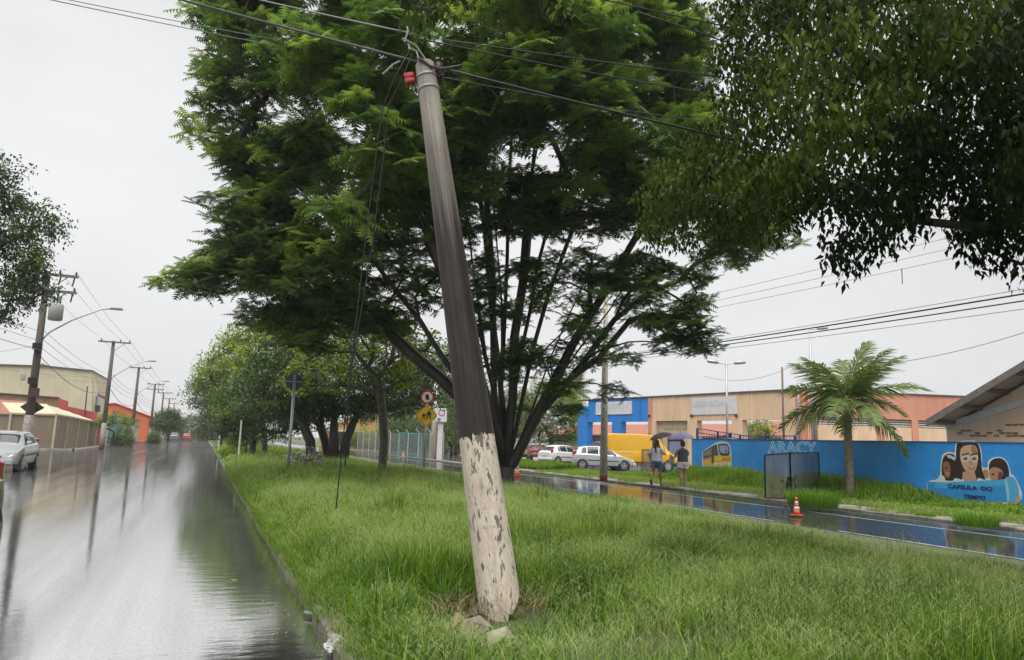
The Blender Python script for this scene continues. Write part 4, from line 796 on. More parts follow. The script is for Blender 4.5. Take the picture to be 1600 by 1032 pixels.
fpart('salmon_strip', M['salmon'], (fs(1013)+.05, fs(1013)+.42, 0, FT_-.05, -.02, .065)); fpart('corner_pier', M['salmon'], (sC+.003, sC+.5, 0, FT_, -.5, .02))
fpart('flashing', M['roof_cap'], (fs(904), sC+.55, FT_, FT_+.09, -.5, .1))
# cream infill with doorway and small lettering
x0, x1 = fs(1025), fs(1075); fpart('infill', mat('cream_render', (.62, .52, .36), (.52, .43, .3), .8, 2), (x0, x1, fz(1050, 686), zc_-.002, -.45, -.25), (x0, x0+(x1-x0)*.28, 0, fz(1050, 686)-.002, -.45, -.25), (x0+(x1-x0)*.78, x1, 0, fz(1050, 686)-.002, -.45, -.25))
fpart('doorway', M['dark_metal'], (x0+(x1-x0)*.28, x0+(x1-x0)*.78, 0, fz(1050, 686)-.004, -.44, -.36)); fpart('shutter', mat('blue_grey_shutter', (.25, .29, .4), None, .5, 3), (x0+(x1-x0)*.32, x0+(x1-x0)*.74, 0, fz(1050, 690), -.36, -.33))
def ftext(t, size, s_, z, off, m, sx=1.0, **k):
    o = FP.text(t, size, s_, z, off, m, fb, sx=sx, **k); return o
mb = MB(); rnd = random.Random(2); q = x0+.25      # a line of small lettering too far off to read
while q < x1-.2:
    if rnd.random() < .84: FP.slab(mb, q, q+.05, fz(1050, 672), fz(1050, 669.6), -.25, -.243); FP.slab(mb, q+.05, q+.1, fz(1050, 672), fz(1050, 671.2 if rnd.random() < .5 else 670), -.25, -.2435)
    q += .15
o = under(mb.obj('lettering', plain('grey_lettering', (.16, .17, .15), .6)), fb, finv); o['kind'] = 'stuff'
def sign(x0, x1, y0, y1, txt, sz, name):
    a, b = fs(x0, y0), fs(x1, y0); z1, z0 = fz((x0+x1)/2, y0), fz((x0+x1)/2, y1); mb = MB(); FP.slab(mb, a, b, z0, z1, .004, .07); o = under(mb.obj('name_board', M['sign_white']), fb, finv)
    t = FP.text(txt, sz, a+(b-a)*.43, z0+(z1-z0)*.6, .078, M['faint'], o, sx=.72, ext=.002); return o
sign(932, 988, 628, 648, 'LAGOA NOVA 2', .62, 'blue'); sign(1081, 1152, 621, 648, 'LAGOA NOVA 1', .62, 'peach')
for x, y in ((1016, 650), (1082, 650), (1152, 650), (1016, 680)): q = FP.pt(*FP.px(x, y), .12); under(MB().lathe([(.05, -.1), (.09, -.06), (.09, .06), (.03, .1)], 8, q).obj('wall_lamp', M['dark_metal']), fb, finv)
for x, y0, y1 in ((1052, 618, 657), (1170, 616, 655), (1192, 616, 655), (999, 626, 657)): a = fs(x); fpart('rain_pipe', M['cream'] if x > 1013 else M['facade_blue'], (a, a+.09, fz(x, y1), FT_-.02, .004, .05))
# side wing, salmon band over cream wall
SP = Plane((33.35, 34.4), (44.5, 31.2)); 
def spart(name, m, *slabs):
    mb = MB()
    for q in slabs: SP.slab(mb, *q)
    return under(mb.obj(name, m), fb, finv)
zs = SP.px(1380, 655)[1]; zw = SP.px(1380, 667)[1]
spart('salmon_fascia', M['salmon'], (0, SP.len, zs, FT_-.03, -.3, 0)); spart('flashing', M['roof_cap'], (0, SP.len, FT_-.028, FT_+.05, -.35, .08)); spart('cream_infill', M['cream'], (0, SP.len, 0, zw, -.3, -.05))
spart('clerestory', mat('dim_glass', (.12, .12, .12), None, .3, 3), (0, SP.len, zw+.002, zs-.002, -.28, -.2))
for i in range(3): zz = zw+(zs-zw)*(i+.6)/3.4; spart('louvre', M['white'], (0, SP.len, zz-.03, zz+.03, -.19, -.12))
for x in (1270, 1322, 1375, 1430): a = SP.px(x, 670)[0]; spart('pier', M['salmon'], (a-.2, a+.2, 0, zs-.002, -.28, .03))
# things seen through the openings: houses with tiled roofs
def house(name, label, P_, s0, s1, z_eave, z_top, depth, wall, group=None):
    root = empty(name, P_.pt(s0, 0), label=label, cat='house', group=group); bpy.context.view_layer.update(); inv = root.matrix_world.inverted(); mb = MB(); P_.slab(mb, s0, s1, 0, z_eave, -depth, 0); under(mb.obj('wall', wall), root, inv)
    mb = MB(); m_ = depth/2; mb.prism([P_.pt(s0-.3, z_eave-.05, .5), P_.pt(s1+.3, z_eave-.05, .5), P_.pt(s1+.3, z_top, -m_), P_.pt(s0-.3, z_top, -m_)], (0, 0, .12)); mb.prism([P_.pt(s0-.3, z_top+.002, -m_-.01), P_.pt(s1+.3, z_top+.002, -m_-.01), P_.pt(s1+.3, z_eave, -depth-.5), P_.pt(s0-.3, z_eave, -depth-.5)], (0, 0, .12)); rf = under(mb.obj('roof', M['tile']), root, inv)
    n_ = int((s1-s0)/.5)
    for i in range(n_):      # ridges of half-round tiles running down the slope
        a = s0-.2+(s1-s0+.4)*i/n_; under(MB().tube([P_.pt(a, z_eave+.09, .5), P_.pt(a, z_top+.13, -m_)], .07, 5).obj('tile_row', M['tile']), rf, inv)
    return root, inv
M['pale_render'] = mat('pale_render', (.6, .57, .5), (.48, .45, .4), .8, 2)
HP = Plane((38.5, 62.5), (43.5, 36)); h1, inv1 = house('tiled_house', 'low house with terracotta tiled roof seen through the blue facade openings', HP, -14, 11, 2.6, 3.75, 8, M['pale_render'], 'houses behind the market facade'); h2, inv2 = house('tiled_house', 'low house with terracotta tiled roof seen through the peach facade opening', HP, 13, 22, 2.6, 4.0, 8, M['pale_render'], 'houses behind the market facade')
for i in range(3): a = 2+i*3.1; mb = MB(); HP.slab(mb, a, a+1.4, 1.0, 2.2, .01, .06); under(mb.obj('window', M['dark_metal']), h1, inv1)
rtree('leafy_tree', 'small tree seen through the right hand opening of the peach facade', 1190, 46, [(1165, 690), (1168, 664), (1185, 655), (1205, 660), (1210, 690)], LM_Y, 24, 14, .6, .5, .35, .5, maxd=1.2)
# dark blue railing inside the openings
for x0, x1 in ((975, 1012), (920, 956)):
    a, b = fs(x0), fs(x1); mb = MB(); FP.slab(mb, a, b, 1.0, 1.1, -.35, -.3); FP.slab(mb, a, b, 2.0, 2.1, -.35, -.3); q = a
    while q < b: FP.slab(mb, q, q+.05, .05, 2.0, -.345, -.305); q += .3
    o = under(mb.obj('grille', plain('navy_grille', (.02, .05, .16), .5)), fb, finv); o['kind'] = 'stuff'

# ================================================================== gabled school house behind the wall
GX = 24.0; GP = Plane((GX, 30), (GX, -10)); gs = lambda x, y: GP.px(x, y)
gh = empty('school_house', GP.pt(15, 0), label='peach gabled school house with dark roof edge behind the blue wall', cat='building'); bpy.context.view_layer.update(); ginv = gh.matrix_world.inverted()
e0 = GP.px(1447, 664, 1.0); e1 = GP.px(1600, 573, 1.0); slope = (e1[1]-e0[1])/(e1[0]-e0[0]); ridge = e0[0]+7.5; wl0 = gs(1479, 680)[0]
zr = lambda s_: e0[1]+slope*(min(s_, 2*ridge-s_)-e0[0])
mb = MB(); GP.poly(mb, [(wl0, 0), (2*ridge-wl0, 0), (2*ridge-wl0, zr(2*ridge-wl0)-.1), (ridge, zr(ridge)-.1), (wl0, zr(wl0)-.1)], 0, 12); under(mb.obj('wall', M['cream'], fix=True), gh, ginv)
b0_ = gs(1485, 668)[1]-gs(1485, 668)[1]
z_lo = gs(1479, 668)[1]; z_lo2 = gs(1600, 632)[1]; bs = (z_lo2-z_lo)/(gs(1600, 632)[0]-wl0)
mb = MB(); GP.poly(mb, [(wl0, z_lo-.05), (ridge, z_lo+bs*(ridge-wl0)-.05), (ridge, z_lo+bs*(ridge-wl0)+.16), (wl0, z_lo+.16)], .05, .047); under(mb.obj('white_band', M['white'], fix=True), gh, ginv)
for nm, off, th, dz, tk, m in (('roof_deck', .95, 14, .0, .12, mat('weathered_soffit', (.5, .44, .35), (.34, .3, .24), .8, 4, stretch=(1, 6, 1))), ('barge_board', 1.0, .045, -.06, .24, mat('dark_barge_board', (.27, .23, .21), (.17, .145, .135), .7, 5))):
    for a, b in ((e0[0], ridge), (ridge, 2*ridge-e0[0])):
        mb = MB(); GP.poly(mb, [(a, zr(a)+dz), (b, zr(b)+dz), (b, zr(b)+dz+tk), (a, zr(a)+dz+tk)], off, th); under(mb.obj(nm, m, fix=True), gh, ginv)
for i in range(7):
    s_ = e0[0]+.35+i*.95
    mb = MB(); mb.beam(GP.pt(s_, zr(s_)-.07, .004), GP.pt(s_, zr(s_)-.07, .94), .09, .12); under(mb.obj('rafter_end', mat('brown_timber', (.2, .11, .06), None, .7, 6)), gh, ginv)
# patch of bare brick where the render has come away
BR = mat('exposed_brick', (.3, .17, .1), (.2, .12, .08), .85, 9); rnd = random.Random(4)
bk = None
for row, (yy, xa, xb) in enumerate(((664, 1576, 1600), (673, 1505, 1600), (677, 1500, 1600), (681, 1510, 1600))):
    a, z_ = gs(xa, yy); b, _q = gs(xb, yy); s_ = a
    while s_ < b+.8:
        if rnd.random() < .62:
            o = MB().box((0, 0, 0), (.18, .012, .06)).obj('brick', BR) if bk is None else bk.copy()
            if bk is not None: COL.objects.link(o)
            bk = bk or o; o.parent = gh; o.location = ginv @ GP.pt(s_, z_+rnd.uniform(-.01, .01), .0085); o.rotation_euler = (0, 0, R(-90))
        s_ += .21

# ================================================================== left hand street front
M['yellow_render'] = mat('yellow_render', (.66, .6, .42), (.55, .5, .35), .8, 1.2, .1, 14, stretch=(1, 1, .4)); M['brown_stone'] = mat('brown_stone', (.34, .22, .13), (.22, .14, .09), .8, 2.5, .4, 12); M['red_render'] = mat('red_render', (.48, .08, .07), (.36, .07, .06), .75, 2, .1, 14)
M['fence_tan'] = mat('tan_sheet', (.3, .24, .16), (.2, .16, .11), .7, 1.3, .2, 9, stretch=(1, 1, .3)); M['pale_post'] = mat('pale_post', (.55, .47, .33), (.44, .37, .27), .7, 3); M['orange'] = mat('orange_render', (.68, .17, .05), (.58, .14, .045), .7, 1.5); M['turquoise'] = mat('turquoise_paint', (.1, .45, .48), (.07, .36, .4), .6, 2); M['shed_roof'] = mat('red_sheet_roof', (.38, .14, .1), (.28, .11, .09), .7, 3)
def block(name, label, cat, group=None): return empty(name, (0, 0, 0), 0, label, cat, group)
hb = block('corner_building', 'two storey cream building with plain flank wall above the corner', 'building'); hb.location = (-14, 92, 0)
def hpoly(n, pts, y, th, m):          # wall panel facing the side street: outline measured at depth y
    q = MB(); q.prism([(p.x+14, p.y-92, p.z) for p in (aty(px, py, y) for px, py in pts)], (0, th, 0)); return q.obj(n, m, hb, fix=True)
hpoly('flank_wall', [(-60, 569), (72, 573), (144, 580), (144, 700), (-60, 712)], 92, 15, M['yellow_render']); hpoly('street_wall', [(144, 580.5), (152, 606), (152, 655), (144, 660)], 92.2, .3, M['yellow_render']); hpoly('parapet_cap', [(-60, 567), (72, 571.4), (145, 578.6), (145, 580), (72, 573), (-60, 569)], 91.8, 15.3, M['roof_cap'])
hpoly('lean_to_wall', [(-60, 611), (90, 622), (90, 700), (-60, 706)], 86, .4, M['brown_stone']); hpoly('lean_to_cap', [(-60, 609.5), (92, 620.6), (92, 622), (-60, 611)], 85.8, .8, M['roof_cap']); hpoly('red_wing', [(91, 622), (105, 627), (105, 635), (151, 645), (153, 655), (153, 690), (91, 690)], 84.6, .5, M['red_render'])
hpoly('roof_gable', [(56, 572.5), (66, 568), (80, 573.4)], 93, 4, M['brown_stone']); hpoly('blue_pane', [(32, 585), (39, 585.4), (39, 592.5), (32, 592)], 91.9, .08, plain('blue_glass', (.3, .42, .45), .3)); hpoly('downpipe', [(135.6, 604), (137.4, 604), (132.4, 656), (130.6, 656)], 84.2, .15, M['dark_metal'])
hpoly('eave', [(150, 614), (163, 620), (160, 623), (150, 618)], 93, 4, M['shed_roof']); hpoly('blue_shutter', [(149.5, 619), (152, 619), (151, 632), (149, 632)], 91.9, .06, plain('blue_shutter_paint', (.03, .12, .45), .5)); hpoly('balcony', [(148, 632), (156, 634), (155, 644), (148, 643)], 91.7, .8, M['dark_metal'])
# tan sheet fence with pale posts and yellow canopy
fn = block('yard_fence', 'tan sheet fence with slanting pale posts and a yellow canopy at the street corner', 'fence'); fn.location = (-10.4, 65, .13)
fl = [(-15.6, 64.2), (-13.2, 64.5), (-10.4, 65.0), (-10.15, 68.8), (-9.9, 72.6), (-9.65, 76.4), (-9.4, 80.2)]
zt_ = [2.3, 2.32, 2.36, 2.3, 2.22, 2.12, 2.02]
for i in range(len(fl)-1):
    (a, b), (c, d) = fl[i], fl[i+1]; p = MB(); p.prism([(a+10.4, b-65, 0), (c+10.4, d-65, 0), (c+10.4, d-65, zt_[i+1]), (a+10.4, b-65, zt_[i])], (-.05, .05, 0)); p.obj('sheet_panel', M['fence_tan'], fn)
for i, (a, b) in enumerate(fl): MB().beam((a+10.43, b-65.05, 0), (a+10.43, b-65.05, zt_[i]+.02), .14).obj('fence_post', M['pale_post'], fn)
for i in range(len(fl)-1):
    (a, b), (c, d) = fl[i], fl[i+1]; MB().beam((a+10.42, b-65.04, zt_[i]+.08), (c+10.42, d-65.04, zt_[i+1]+.08), .16, .1).obj('top_rail', M['pale_post'], fn)
    if i >= 1: q = MB(); q.prism([(a+10.35, b-64.9, zt_[i]+.14), (c+10.35, d-64.9, zt_[i+1]+.14), (c+9.6, d-64.2, zt_[i+1]+.95-.12*i), (a+9.6, b-64.2, zt_[i]+.95-.1*i)], (-.02, .02, .05)); q.obj('canopy', M['yellow_render'], fn)
sr = block('shed', 'small shed with red sheet roof behind the tan fence', 'shed'); sr.location = (-15, 67, 0)
MB().box((0, .7, 1.2), (5, 1.4, 2.4)).obj('wall', M['yellow_render'], sr); MB().prism([(-3, -.6, 2.55), (3.4, -.6, 2.45), (2.2, 1.2, 3.5), (-3, 1.2, 3.6)], (0, 0, .08)).obj('roof', M['shed_roof'], sr)
def lbox(name, label, cat, parts_, loc, group=None):
    root = empty(name, loc, 0, label, cat, group)
    for n, c, d, m in parts_: MB().box(c, d).obj(n, m, root)
    return root
# gate posts and wall between fence and turquoise yard
lbox('gate_wall', 'red wall with white pillar beside the tan fence', 'wall', [('wall', (0, 2, 1.3), (.25, 4, 2.6), M['red_render']), ('pillar', (.15, 4.4, 1.2), (.5, .6, 2.4), M['white']), ('pillar', (.12, 6.2, 1.35), (.4, .5, 2.7), M['brown_stone']), ('gate', (0, 5.2, 1.1), (.1, 1.4, 2.2), M['dark_metal'])], (-9.3, 80.6, .13))
bl = lbox('turquoise_wall', 'turquoise yard wall beside the second pole', 'wall', [('wall', (0, 6, 1.35), (.25, 13, 2.7), M['turquoise']), ('coping', (0, 6, 2.75), (.35, 13.1, .1), M['white'])], (-9.15, 88, .13))
p = MB(); p.prism([(0, 0, 2.9), (0, 3.2, 2.5), (0, 3.2, 3.2), (0, 0, 3.5)], (.06, 0, 0)); o = p.obj('tarpaulin', plain('blue_tarp', (.02, .08, .5), .5)); o.location = (-8.9, 87.5, .1); tag(o, 'blue tarpaulin hung above the turquoise wall', 'tarpaulin')
ob = block('orange_building', 'orange building with low gabled roof down the street', 'building'); ob.location = (-13, 140, 0)
mb = MB(); mb.prism([(-8, 0, 0), (4.2, 0, 0), (4.2, 0, 4.0), (-1.0, 0, 5.9), (-8, 0, 5.0)], (0, 30, 0)); mb.obj('wall', M['orange'], ob, fix=True)
mb = MB(); mb.prism([(-8.2, -.3, 5.05), (-1.0, -.3, 5.98), (4.5, -.3, 3.98), (4.5, -.3, 4.1), (-1.0, -.3, 6.1), (-8.2, -.3, 5.17)], (0, 30.6, 0)); mb.obj('roof', M['orange'], ob, fix=True); MB().box((4.3, 10, 2.9), (.9, 16, .12)).obj('awning', M['roof_cap'], ob); MB().box((4.25, 6, 1.3), (.08, 3, 2.4)).obj('door', M['dark_metal'], ob); MB().box((-3.5, -.05, 6.6), (.3, .3, 1.4)).obj('chimney', M['brown_stone'], ob)
MB().box((4.25, 14, 1.3), (.08, 6, 2.2)).obj('shop_front', plain('pale_blue_front', (.4, .5, .55), .5), ob)
lbox('low_house', 'pale low house front beyond the turquoise wall', 'house', [('wall', (0, 10, 1.4), (.4, 24, 2.8), M['pale_render']), ('door', (.24, 4, 1.1), (.06, 1.2, 2.1), M['turquoise']), ('window', (.24, 10, 1.6), (.06, 1.5, 1.1), M['dark_metal']), ('roof', (-2, 10, 3.0), (5, 24.6, .2), M['shed_roof'])], (-9.3, 103, .13))
lbox('far_house', 'pale far house front near the end of the left pavement', 'house', [('wall', (0, 20, 1.6), (.4, 40, 3.2), M['pale_render']), ('gate', (.24, 6, 1.2), (.06, 3, 2.3), M['dark_metal']), ('roof', (-2, 20, 3.4), (5, 41, .2), M['shed_roof'])], (-9.3, 172, .13))
# houses glimpsed between the median trunks
oh = block('gabled_house', 'small yellow gabled house glimpsed under the median trees', 'house'); q = aty(560, 700, 120); oh.location = (q.x, q.y, 0)
mb = MB(); mb.prism([(-5, 0, 0), (6, 0, 0), (6, 0, 4.6), (2, 0, 6.0), (-5, 0, 3.0)], (0, 9, 0)); mb.obj('wall', mat('ochre_render', (.6, .38, .14), None, .8, 2), oh, fix=True); mb = MB(); mb.prism([(-5.5, -.6, 2.9), (2, -.6, 6.05), (6.6, -.6, 4.5), (6.6, -.6, 4.75), (2, -.6, 6.35), (-5.5, -.6, 3.2)], (0, 10, 0)); mb.obj('roof', M['pale_render'], oh, fix=True); MB().box((-2.5, -.05, 1.3), (3.2, .2, 2.0)).obj('garage_door', M['dark_metal'], oh); MB().box((-2.5, -.6, 2.6), (5, 1.2, .2)).obj('awning', M['white'], oh)
# chain link fence along the far side of the far road
ff = block('wire_fence', 'wire mesh fence with pale bent posts along the far side of the road', 'fence'); ff.location = (18.6, 60, 0)
for i in range(11): MB().tube([(.25*i*.35, i*4.2, 0), (.25*i*.35, i*4.2, 2.2), (.25*i*.35-.3, i*4.2, 2.55)], .05, 6).obj('fence_post', M['pale_render'], ff)
def meshmat():
    m, t, b, N, L = nodes('wire_mesh'); b.inputs['Base Color'].default_value = (.3, .32, .3, 1); b.inputs['Alpha'].default_value = .22; return m
MB().beam((0, 0, 1.1), (.9, 42, 1.1), .006, 2.2).obj('mesh_panel', meshmat(), ff)
gt = block('teal_gate', 'teal barred gate standing behind the school crossing sign', 'gate'); q = aty(640, 712, 60); gt.location = (q.x, q.y, 0); gt.rotation_euler = (0, 0, -.3); M['teal'] = plain('teal_paint', (.1, .33, .34), .5)
for x in (-.9, .9): MB().beam((x, 0, 0), (x, 0, 2.1), .09).obj('gate_post', M['teal'], gt)
for z in (.15, 2.08): MB().beam((-.9, 0, z), (.9, 0, z), .07).obj('gate_rail', M['teal'], gt)
for i in range(11): x = -.75+.15*i; MB().beam((x, 0, .15), (x, 0, 2.05), .06, .02).obj('gate_bar', M['teal'], gt)
# ================================================================== street furniture
# ---- utility poles of the left pavement
def util_pole(loc, label, h=8.6, arms=1, lamp=True, transformer=False, base_white=True):
    root = empty('street_pole', loc, 0, label, 'utility pole', 'utility poles on the left pavement')
    MB().tube([(0, 0, 0), (0, 0, h*.5), (0, 0, h)], [.19, .16, .12], 12).obj('shaft', M['wood_pole'], root, True)
    if base_white: MB().lathe([(.196, 0), (.194, 1.0), (.188, 2.1)], 14).obj('painted_base', mat('pole_base_paint', (.42, .38, .34), (.2, .17, .15), .7, 5, .3, 20), root, True)
    for a in range(arms):
        z = h-.12-a*.75; MB().box((.1, -.14, z), (2.3, .1, .12)).obj('crossarm', mat('grey_timber', (.2, .18, .16), None, .75, 7), root); MB().beam((.12, -.14, z-.7), (.85, -.14, z-.04), .03).obj('brace', M['dark_metal'], root)
        for x in (-.85, .5, 1.15): MB().lathe([(.02, .06), (.05, .08), (.035, .12), (.055, .15), (.03, .2), (.02, .24)], 8, (x, -.14, z)).obj('insulator', M['dark_metal'], root)
        if arms > 1:
            for x in (.55, 1.1): MB().tube([(x, -.14, z-.06), (x-.05, -.14, z-.45)], .035, 6).obj('fuse_switch', M['dark_metal'], root)
    if lamp:
        MB().tube([(.12, 0, h*.64), (.35, 0, h*.68), (1.2, .0, h*.755), (2.3, 0, h*.825), (2.75, 0, h*.835)], .035, 8).obj('lamp_arm', M['steel'], root, True); MB().tube([(2.65, 0, h*.832), (2.78, 0, h*.838), (3.1, 0, h*.837), (3.2, 0, h*.832)], [.05, .085, .085, .04], 10).obj('lamp_head', mat('lamp_housing', (.5, .48, .42), None, .4, 5), root, True)
    if transformer:
        MB().lathe([(.24, -.4), (.3, -.36), (.3, .3), (.26, .36), (.1, .4)], 16, (.52, -.1, h*.79)).obj('transformer', mat('transformer_grey', (.42, .42, .41), None, .5, 5), root, True)
        for a in (0, 1.6, 3.2): MB().lathe([(.03, 0), (.05, .06), (.03, .1), (.05, .14), (.015, .22)], 8, (.52+.12*math.cos(a), -.1+.12*math.sin(a), h*.79+.38)).obj('bushing', M['dark_metal'], root)
        for z in (.42, .6): MB().box((0, -.22, h*z), (.36, .22, .28)).obj('junction_box', M['black'], root)
        MB().box((.1, -.24, h*.36), (.4, .1, .4), 0).obj('sign_back', plain('rusty_plate', (.1, .05, .04), .7), root)
        d_ = MB(); d_.prism([(-.45, .24, h*.285), (0, .24, h*.285-.36), (.5, .24, h*.285), (0, .24, h*.285+.36)], (0, -.03, 0)); d_.obj('warning_sign_back', plain('dark_sign_back', (.05, .035, .03), .6), root)
    for z in (.55, .58, .61): MB().lathe([(.16, -.012), (.175, 0), (.16, .012)], 12, (0, 0, h*z)).obj('wire_clamp', M['dark_metal'], root)
    return root
ys = [38.7, 66.2, 91.5, 121.5, 147, 172, 200]
lbl = ['nearest street pole with grey transformer, double crossarm and lamp arm', 'second street pole with single crossarm and long lamp arm', 'third street pole with lamp arm in front of the orange building', 'fourth street pole with double crossarm beyond the orange building', 'fifth street pole beside the clipped round tree', 'sixth street pole in the far row', 'last street pole at the far end of the row']
for i, y in enumerate(ys): util_pole((-7.25 if i else -7.2, y, 0), lbl[i], 8.6, 2 if i in (0, 3) else 1, i < 5 and i != 3, i == 0)
# ---- concrete pole of the far footpath
rp = gnd(943, 752, .09); rp = Vector((rp.x, rp.y, .08)); r0 = empty('street_pole', rp, 0, 'slender concrete street pole standing on the far kerb', 'utility pole')
MB().tube([(0, 0, 0), (0, 0, 4.5), (0, 0, 9.0)], [.165, .135, .1], 14).obj('shaft', M['conc_pole'], r0, True)
for z in np.arange(.5, 8.6, .42): MB().box((-.1+.004*z, -.1+.004*z, z), (.05, .03, .08), .8).obj('rung_slot', M['dark_metal'], r0)
MB().lathe([(.17, 0), (.17, .28), (.165, .3)], 14).obj('rust_band', mat('rusty_stain', (.3, .13, .06), None, .8, 6), r0, True)
MB().beam((-.45, -.15, 5.12), (.3, -.15, 5.2), .07, .09).obj('crossarm', M['dark_metal'], r0)
for x in (-.45, -.3, -.38): MB().lathe([(.04, -.12), (.09, -.06), (.06, 0), (.09, .06), (.03, .12)], 8, (x, -.18, 5.0+x*.2)).obj('insulator', M['dark_metal'], r0)
# ---- lamp masts and plain masts behind the wall
def mast(name, label, px, ytop, ybase, dist, rad, heads, m):
    t_ = atd(px, ytop, dist); b_ = Vector((t_.x, t_.y, .05)); root = empty(name, b_, 0, label, 'lamp post' if heads else 'post', 'masts behind the blue wall'); h = t_.z-.05; MB().tube([(0, 0, 0), (0, 0, h)], [rad, rad*.7], 8).obj('mast', m, root, True)
    for sgn in heads: q = _r0*sgn; MB().tube([Vector((0, 0, h-.05)), q*.3+Vector((0, 0, h)), q*.45+Vector((0, 0, h+.02))], .03, 6).obj('bracket', M['steel'], root); MB().tube([q*.4+Vector((0, 0, h)), q*.55+Vector((0, 0, h+.05)), q*.9+Vector((0, 0, h+.08)), q*1.0+Vector((0, 0, h+.07))], [.05, .1, .09, .04], 8).obj('lamp_head', M['steel'], root, True)
    return root
mast('lamp_post', 'slim lamp post with two lamp heads in front of the right name board', 1135, 568, 0, 38, .07, (-1, 1), M['steel']); mast('lamp_post', 'tall slim lamp post with one lamp head left of the palm', 1265, 514, 0, 40, .07, (1,), M['steel'])
mast('post', 'thin rusty post left of the palm, shortest of three', 1222, 574, 0, 34, .06, (), plain('rusty_steel', (.18, .12, .09), .7)); mast('post', 'thin grey post between the rusty post and the lamp post', 1246, 565, 0, 33, .055, (), M['steel']); mast('post', 'thick greenish post just behind the palm fronds', 1271, 566, 0, 32, .1, (), mat('green_concrete', (.26, .27, .19), None, .8, 4))
mast('post', 'thin aerial rod on the market roof', 1170, 598, 0, 55, .025, (), M['steel'])
# ---- tall round sign seen from behind
sp_ = aty(449, 745, 25); s0 = empty('round_sign', (sp_.x, sp_.y, zmed1(sp_.x, sp_.y)-.02), 0, 'tall grey sign post with round sign seen from behind', 'sign'); h = aty(461, 588, 25).z-.1
MB().tube([(0, 0, 0), (0, 0, h)], .05, 10).obj('post', M['steel'], s0, True); MB().disc((0, .07, h-.2), (0, 1, 0), .27, .012, 28).obj('sign_plate', M['dark_metal'], s0); MB().beam((-.24, .055, h-.2), (.24, .055, h-.2), .04, .02).obj('sign_brace', M['steel'], s0); MB().lathe([(.052, -.09), (.054, -.08), (.054, .0), (.04, .02)], 10, (0, 0, h)).obj('post_cap', plain('blue_cap', (.08, .3, .7), .4), s0)
# ---- school crossing sign
sp_ = aty(662, 730, 33); s0 = empty('crossing_sign', (9.36, 33, .1), math.atan2(-9.36, 33), 'yellow diamond school crossing sign below a red ringed round sign', 'sign'); hc = aty(667, 650, 33).z-.1; hr = aty(668, 621, 33).z-.1
MB().tube([(0, .05, 0), (0, .05, hr+.25)], .045, 10).obj('post', M['steel'], s0, True)
def diamond(r_, cut): return [(-r_+cut, 0-cut), (-r_+cut, cut), (-cut, r_-cut), (cut, r_-cut), (r_-cut, cut), (r_-cut, -cut), (cut, -r_+cut), (-cut, -r_+cut)]
YEL = mat('sign_yellow', (.75, .45, .01), (.68, .38, .01), .4, 4); BLK = plain('sign_black', (.012, .012, .012), .5)
def plate(nm, r_, y, m, th=.006): mb = MB(); mb.prism([(x, y, hc+z) for x, z in diamond(r_, .04)], (0, th, 0)); return mb.obj(nm, m, s0, fix=True)
plate('sign_plate', .52, 0, YEL, .012); 
bd = plate('black_border', .485, -.003, BLK, .002); plate('yellow_field', .46, -.006, YEL, .002)
def kid(nm, x, z, s):
    mb = MB(); mb.disc((x, -.011, hc+z+.165*s), (0, 1, 0), .032*s, .004, 12)
    for pts in ([(-.04, .13), (.05, .13), (.055, .0), (-.05, -.01)], [(-.05, .01), (-.005, .0), (-.06, -.17), (-.1, -.16)], [(.0, .0), (.055, .01), (.1, -.16), (.06, -.17)], [(-.04, .13), (-.02, .1), (-.1, -.01), (-.12, .02)], [(.05, .13), (.03, .1), (.11, .0), (.13, .03)]):
        mb.prism([(x+a*s, -.012, hc+z+b*s) for a, b in pts], (0, .003, 0))
    mb.obj(nm, BLK, s0, fix=True)
kid('child_figure', -.12, -.04, .85); kid('adult_figure', .11, .02, 1.2)
mb = MB(); mb.disc((0, .0, hr), (0, 1, 0), .31, .012, 32); mb.obj('round_plate', plain('sign_red', (.55, .03, .03), .4), s0); MB().disc((0, -.008, hr), (0, 1, 0), .235, .004, 32).obj('white_disc', M['white'], s0)
mb = MB(); mb.prism([(-.07, -.012, hr-.12), (.09, -.012, hr-.12), (.09, -.012, hr+.02), (.04, -.012, hr+.14), (-.03, -.012, hr+.16), (-.08, -.012, hr+.05)], (0, .003, 0)); mb.obj('black_symbol', BLK, s0, fix=True); MB().beam((-.16, -.016, hr+.16), (.16, -.016, hr-.16), .004, .045, (0, 1, 0)).obj('red_slash', plain('sign_red', (.55, .03, .03), .4), s0)
# ---- white boxed post right of it
sp_ = gnd(686, 718, .05); b0 = empty('white_post', (sp_.x, sp_.y, 0), math.atan2(-sp_.x, sp_.y), 'white painted post with a small white notice box across the road', 'post'); d_ = sp_.y
MB().box((0, 0, 1.6), (.42, .42, 3.2), bev=.02).obj('post', M['white'], b0); MB().box((.05, -.3, 3.6), (.85, .16, 1.1), bev=.03).obj('notice_box', M['sign_white'], b0); MB().disc((.05, -.39, 3.8), (0, 1, 0), .27, .01, 20).obj('red_ring', plain('sign_red', (.55, .03, .03), .4), b0); MB().disc((.05, -.397, 3.8), (0, 1, 0), .2, .01, 20).obj('ring_field', M['white'], b0); MB().box((-.15, -.39, 3.25), (.25, .012, .25)).obj('blue_mark', plain('violet_mark', (.2, .16, .55), .5), b0)
MB().tube([(-.5, .4, 0), (-.5, .4, 6.6)], [.28, .2], 10).obj('rear_pole', M['conc_pole'], b0, True)
